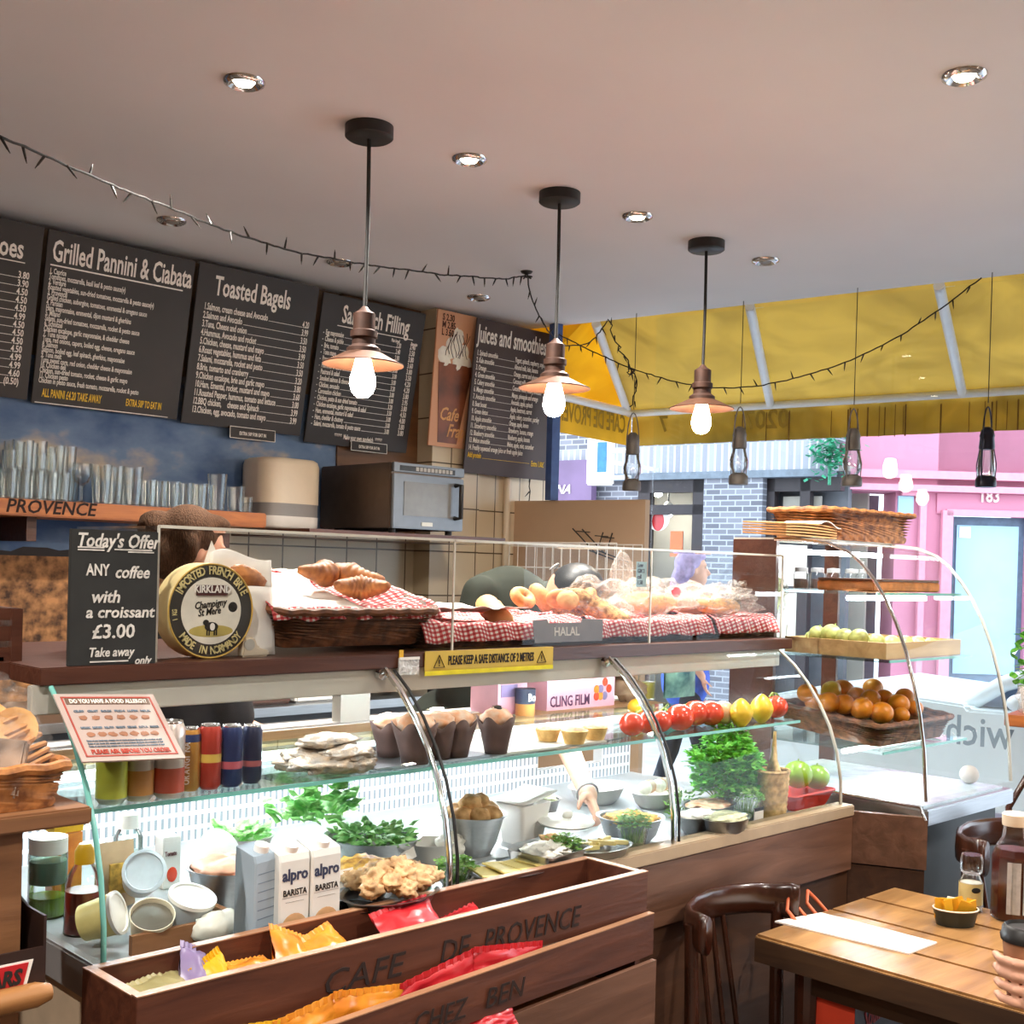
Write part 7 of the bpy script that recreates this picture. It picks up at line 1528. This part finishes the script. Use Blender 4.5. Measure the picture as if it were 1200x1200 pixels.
def shoe(o, f_, loc, d): MB().ell(V(f_)-V(loc)+V(d)*.06+V((0, 0, .04)), (.05, .05, .04), 12, 8).ell(V(f_)-V(loc)+V(d)*.13+V((0, 0, .03)), (.045, .06, .03), 12, 8).build('shoe', m_black, o, smooth='all')
# worker with brown hair, seen through the glass guard
hc = A(226, 645, Y=3.35); b0 = V((hc.x, hc.y, 0))
o = T('person', 'person with brown hair in a black top working behind the cheese box', 'person', b0)
k = MB(); P_ = head(k, hc, (1, -.25, -.3)); nb = hc+V((-.03, .0, -.21)); caps(k, [hc+V((-.02, 0, -.08)), nb], [.052, .056]); sh = [nb+V((.02, -.18, -.06)), nb+V((.02, .18, -.06))]
k.ell(nb+V((0, 0, -.24)), (.11, .17, .27), 18, 14); k.ell(nb+V((0, 0, -.55)), (.12, .16, .2), 16, 12)
el = [sh[0]+V((.06, -.04, -.28)), sh[1]+V((.06, .04, -.28))]; wr = [el[0]+V((.22, .05, -.02)), el[1]+V((.22, -.05, -.02))]
for i in (0, 1): caps(k, [sh[i], el[i], wr[i]], [.052, .042, .028]); hand(k, wr[i], (1, (-.1, .1)[i] * -1, -.2), (0, 0, -1), 1, .5, 1-2*i)
hips = [nb+V((0, -.09, -.68)), nb+V((0, .09, -.68))]; ft = [V((b0.x, b0.y-.1, 0)), V((b0.x, b0.y+.1, 0))]; legs(k, hips, ft)
rel(k, b0).build('body', m_skin, o, remesh=.0085); eyes(o, P_, b0)
k = MB(); k.ell(nb+V((0, 0, -.26)), (.125, .19, .28), 18, 14); k.ell(nb+V((0, 0, -.56)), (.135, .175, .22), 16, 12); k.ell(nb+V((.0, 0, -.05)), (.07, .13, .05), 14, 8)
for i in (0, 1): caps(k, [sh[i], sh[i].lerp(el[i], .8)], [.068, .058])
rel(k, b0).build('black_top', m_tee, o, remesh=.012)
k = MB(); legs(k, hips, ft, .09); rel(k, b0).build('trousers', m_trou, o, remesh=.014)
for f_ in ft: shoe(o, f_, b0, (1, 0, 0))
k = MB()
def hairv(k, P_, back=.0, s_=1):
    k.ell(P_(0, -.03, .045), (.094, .1, .092), 18, 14); k.ell(P_(0, -.065, -.03), (.08, .062, .085), 16, 12); k.ell(P_(0, .02, .088), (.075, .07, .038), 14, 10)
    for sg in (-1, 1): k.ell(P_(sg*.068, -.035, -.0), (.024, .05, .06), 12, 8)
hairv(k, P_); k.ell(P_(0, -.13, .03), (.055, .05, .055), 14, 10, jit=.2, fr=3); rel(k, b0).build('brown_hair', m_hair, o, remesh=.009)
# worker in a dark green tee leaning over, arm reaching into the display
hc = A(668, 700, Y=2.92); sh0 = A(605, 715, Y=3.1); b0 = V((sh0.x+.0, 3.3, 0))
o = T('person', 'person in a dark green top and black cap leaning down, one arm in the display', 'person', b0)
k = MB(); P_ = head(k, hc, (.35, -.6, -.72), (.2, -.55, .8)); ch = V((hc.x-.13, 3.10, hc.z-.065)); shL = ch+V((-.16, -.02, .07)); shR = ch+V((.14, -.09, .06))
caps(k, [hc+V((-.03, .05, -.05)), ch+V((-.01, 0, .08))], [.052, .06]); pel = V((ch.x-.08, 3.32, 1.0))
k.ell(ch, (.17, .11, .16), 16, 12); k.ell(ch.lerp(pel, .5), (.15, .11, .22), 16, 12); k.ell(pel, (.16, .11, .14), 14, 10)
hd = A(703, 952, Y=2.165); wrs = A(690, 932, Y=2.24); elb = A(642, 880, Y=2.84); elb.z = max(elb.z, 1.17)
caps(k, [shR, elb, elb.lerp(wrs, .5), wrs], [.052, .043, .037, .026]); hand(k, wrs, (hd-wrs)+V((0, 0, -.03)), (-.3, .3, -.2), .95, .42, 1, .06)
el2 = shL+V((-.1, -.02, -.28)); wr2 = el2+V((.12, -.2, .02)); caps(k, [shL, el2, wr2], [.05, .042, .027]); hand(k, wr2, (.3, -1, -.1), (0, 0, -1), 1, .4, -1)
hips = [pel+V((-.09, 0, -.05)), pel+V((.09, 0, -.05))]; ft = [V((pel.x-.12, 3.34, 0)), V((pel.x+.12, 3.34, 0))]; legs(k, hips, ft)
rel(k, b0).build('body', m_skin, o, remesh=.0075); eyes(o, P_, b0)
k = MB(); k.ell(ch, (.19, .13, .175), 16, 12); k.ell(ch.lerp(pel, .5), (.17, .13, .25), 16, 12); k.ell(pel+V((0, 0, .06)), (.175, .125, .13), 14, 10)
caps(k, [shR, shR.lerp(elb, .62)], [.068, .058]); caps(k, [shL, shL.lerp(el2, .75)], [.068, .06]); k.ell(ch+V((0, .01, .1)), (.18, .09, .06), 14, 10)
rel(k, b0).build('green_top', m_olivetee, o, remesh=.012)
k = MB(); legs(k, hips, ft, .09); rel(k, b0).build('trousers', m_trou, o, remesh=.014)
for f_ in ft: shoe(o, f_, b0, (0, -1, 0))
k = MB(); k.ell(P_(0, -.015, .05), (.086, .105, .08), 18, 12); cp = rel(k, b0).build('black_cap', m_black, o, smooth='all')
k = MB(); k.tube([P_(math.cos(a_)*.03, -.118, .02+math.sin(a_)*.03) for a_ in [PI*j/8 for j in range(9)]], .003, 6); rel(k, b0).build('cap_strap', m_grey, cp)
k = MB(); k.ell(P_(0, .1, .06), (.07, .05, .008), 14, 8); rel(k, b0).build('cap_peak', m_black, cp, smooth='all')
k = MB(); ax = (hd-wrs).normalized(); q_ = wrs+ax*-.012; u = ax.orthogonal().normalized(); v_ = ax.cross(u); k.tube([q_+(u*math.cos(a_)+v_*math.sin(a_))*.031 for a_ in [2*PI*j/20 for j in range(20)]], .0035, 6, closed=True); rel(k, b0).build('bracelet', m_grey, o, smooth=True)
# woman outside
fp = A(801, 690, d=8.2); b0 = V((fp.x, fp.y, -.02)); hc = A(812, 668, d=8.2)
o = T('person', 'person with lilac hair in a blue top walking past the brick building', 'person', b0)
k = MB(); hd_ = RT*1.0+V((0, 0, 0)); P_ = head(k, hc, hd_, s_=1.05); nb = hc+V((0, 0, -.2))-hd_*.03; caps(k, [hc+V((0, 0, -.08)), nb], [.045, .05])
sdv = FW.normalized(); k.ell(nb+V((0, 0, -.24)), (.13, .13, .26), 14, 12); k.ell(nb+V((0, 0, -.5)), (.14, .14, .18), 14, 10)
for sg in (-1, 1): s0 = nb+sdv*.15*sg+V((0, 0, -.05)); e0_ = s0+V((0, 0, -.27))-hd_*.05; w0_ = e0_+hd_*.14+V((0, 0, -.2)); caps(k, [s0, e0_, w0_], [.05, .04, .027]); hand(k, w0_, (hd_.x*.3, hd_.y*.3, -1), hd_, 1, .4, sg)
hips = [nb+sdv*-.08+V((0, 0, -.62)), nb+sdv*.08+V((0, 0, -.62))]; ft = [V((hips[0].x, hips[0].y, -.02))+hd_*.2, V((hips[1].x, hips[1].y, -.02))-hd_*.2]; legs(k, hips, ft, .07)
rel(k, b0).build('body', m_skin, o, remesh=.011); eyes(o, P_, b0)
k = MB(); k.ell(nb+V((0, 0, -.25)), (.16, .17, .27), 16, 12); k.ell(nb+V((0, 0, -.55)), (.17, .17, .22), 16, 12)
for sg in (-1, 1): s0 = nb+sdv*.15*sg+V((0, 0, -.05)); caps(k, [s0, s0+V((0, 0, -.24))-hd_*.04], [.07, .06])
rel(k, b0).build('blue_top', mat('blue_fabric', '#3a5cc0', .8, var=.3, scale=14), o, remesh=.014)
k = MB(); legs(k, hips, ft, .085); rel(k, b0).build('trousers', m_trou, o, remesh=.016)
for f_ in ft: shoe(o, f_, b0, hd_)
k = MB(); hairv(k, P_); k.ell(P_(0, -.09, -.12), (.075, .06, .16), 14, 10); k.ell(P_(0, -.11, -.22), (.07, .05, .1), 14, 10); rel(k, b0).build('lilac_hair', mat('lilac_hair_strands', '#a08cb4', .6, var=.25, scale=40), o, remesh=.012)
# customer holding a takeaway cup at the right edge
lc = A(1204, 1092, d=2.02); dn = V((0, 0, -1))
o = T('takeaway_cup', 'paper takeaway cup with a black lid held at the right edge', 'cup', lc+V((0, 0, -.115)))
MB().lathe([(0, 0), (.029, 0), (.04, .108), (0, .108)], 26).build('cup', mat('brown_paper_cup', '#9a6a4a', .7), o, smooth=True); MB().lathe([(.042, .1), (.0435, .108), (.041, .112), (.04, .122), (.035, .126), (.033, .12), (0, .12)], 26).build('black_lid', m_black, o, smooth=True)
cc = lc+V((0, 0, -.07)); b0 = V((cc.x+.35, cc.y-.35, 0)); rtd = V((RT.x, RT.y, 0)).normalized(); fwd = V((FW.x, FW.y, 0)).normalized()
o = T('person', 'person at the right edge with only a hand holding the takeaway cup', 'person', b0)
k = MB(); wr_ = cc-fwd*.015-rtd*-.035+V((0, 0, -.115)); elb = wr_+rtd*.16-fwd*.12+V((0, 0, -.14)); shd = elb+rtd*.1-fwd*.1+V((0, 0, .3))
# palm on the near right of the cup, fingers wrapping round its left side
pc = cc-fwd*.048+rtd*.012+V((0, 0, -.025))
k.ell(pc, (.036, .018, .048), 14, 10, M=Matrix((rtd, fwd, V((0, 0, 1)))).transposed()); caps(k, [wr_+rtd*.02-fwd*.03, pc+V((0, 0, -.02))], [.027, .03])
for i in range(4):
    z = .032-.0222*i; R0 = .047-.0016*i
    an = [(-1.75+.0*i), -2.35, -2.95, -3.5-.12*math.sin(i*2)]; pts = [cc+V((0, 0, z-.005))+(rtd*math.cos(a_)+fwd*math.sin(a_))*(R0+.002) for a_ in an]
    caps(k, [pc+V((0, 0, z*.8))]+pts, [.0105, .0092, .0086, .008, .007], 10)
caps(k, [pc+V((0, 0, .0))+rtd*.02, cc+rtd*.045-fwd*.02+V((0, 0, .03)), cc+rtd*.045+fwd*.015+V((0, 0, .042))], [.014, .012, .009], 10)
caps(k, [wr_+rtd*.02-fwd*.03, elb, shd], [.027, .042, .052]); nb = shd+rtd*.19-fwd*.04+V((0, 0, .07)); hc = nb+V((0, 0, .2))
P_ = head(k, hc, -rtd*.3+fwd*.6); caps(k, [hc+V((0, 0, -.08)), nb], [.05, .055]); k.ell(nb+V((0, 0, -.27)), (.16, .13, .27), 16, 12); k.ell(nb+V((0, 0, -.6)), (.16, .13, .18), 16, 12)
s2 = nb+rtd*.18+V((0, 0, -.07)); caps(k, [s2, s2+V((0, 0, -.28)), s2+V((0, 0, -.5))+fwd*.06], [.052, .042, .027]); hand(k, s2+V((0, 0, -.5))+fwd*.06, (0, 0, -1), fwd, 1, .4, -1)
hips = [nb+rtd*-.09+V((0, 0, -.7)), nb+rtd*.09+V((0, 0, -.7))]; ft = [V((hips[0].x, hips[0].y, 0)), V((hips[1].x, hips[1].y, 0))]
legs(k, hips, ft); rel(k, b0).build('body', m_skin, o, remesh=.0042); eyes(o, P_, b0)
k = MB(); k.ell(nb+V((0, 0, -.28)), (.18, .15, .28), 16, 12); k.ell(nb+V((0, 0, -.6)), (.175, .15, .2), 16, 12); caps(k, [shd, shd.lerp(elb, .7)], [.068, .058]); caps(k, [s2, s2+V((0, 0, -.3))], [.068, .056]); rel(k, b0).build('black_top', m_tee, o, remesh=.013)
k = MB(); legs(k, hips, ft, .09); rel(k, b0).build('trousers', m_trou, o, remesh=.015)
for f_ in ft: shoe(o, f_, b0, fwd)
k = MB(); hairv(k, P_); rel(k, b0).build('brown_hair', m_hair, o, remesh=.012)
k = MB(); ax = V((0, 0, 1)); q_ = (wr_+rtd*.02-fwd*.03)+V((0, 0, .012)); k.tube([q_+(rtd*math.cos(a_)+fwd*math.sin(a_))*.031+V((0, 0, -.004*math.cos(a_))) for a_ in [2*PI*j/24 for j in range(24)]], .004, 6, closed=True); rel(k, b0).build('silver_bracelet', m_chrome, o, smooth=True)
# lettering on the window glass, read from the street
t_ = L(1188, 858, .085)[0]; z_ = L(1150, 872, .085)[1]; tA = L(1109, 850, .085)[0]
k = MB(); w0 = k.text('wich', .2, Matrix(), 1); k = MB(); k.text('wich', .2, Matrix.Translation((0, 0, 0)) @ Matrix.Rotation(PI, 4, 'Z') @ FRONT, abs(t_-tA)*1.0/w0, bold=.01)
tag(k.build('window_lettering', m_gray_ink, loc=Fp(t_, .084, z_-.01), rot=(0, 0, FRZ)), 'grey letters wich stuck on the shop window, seen reversed', 'window lettering')
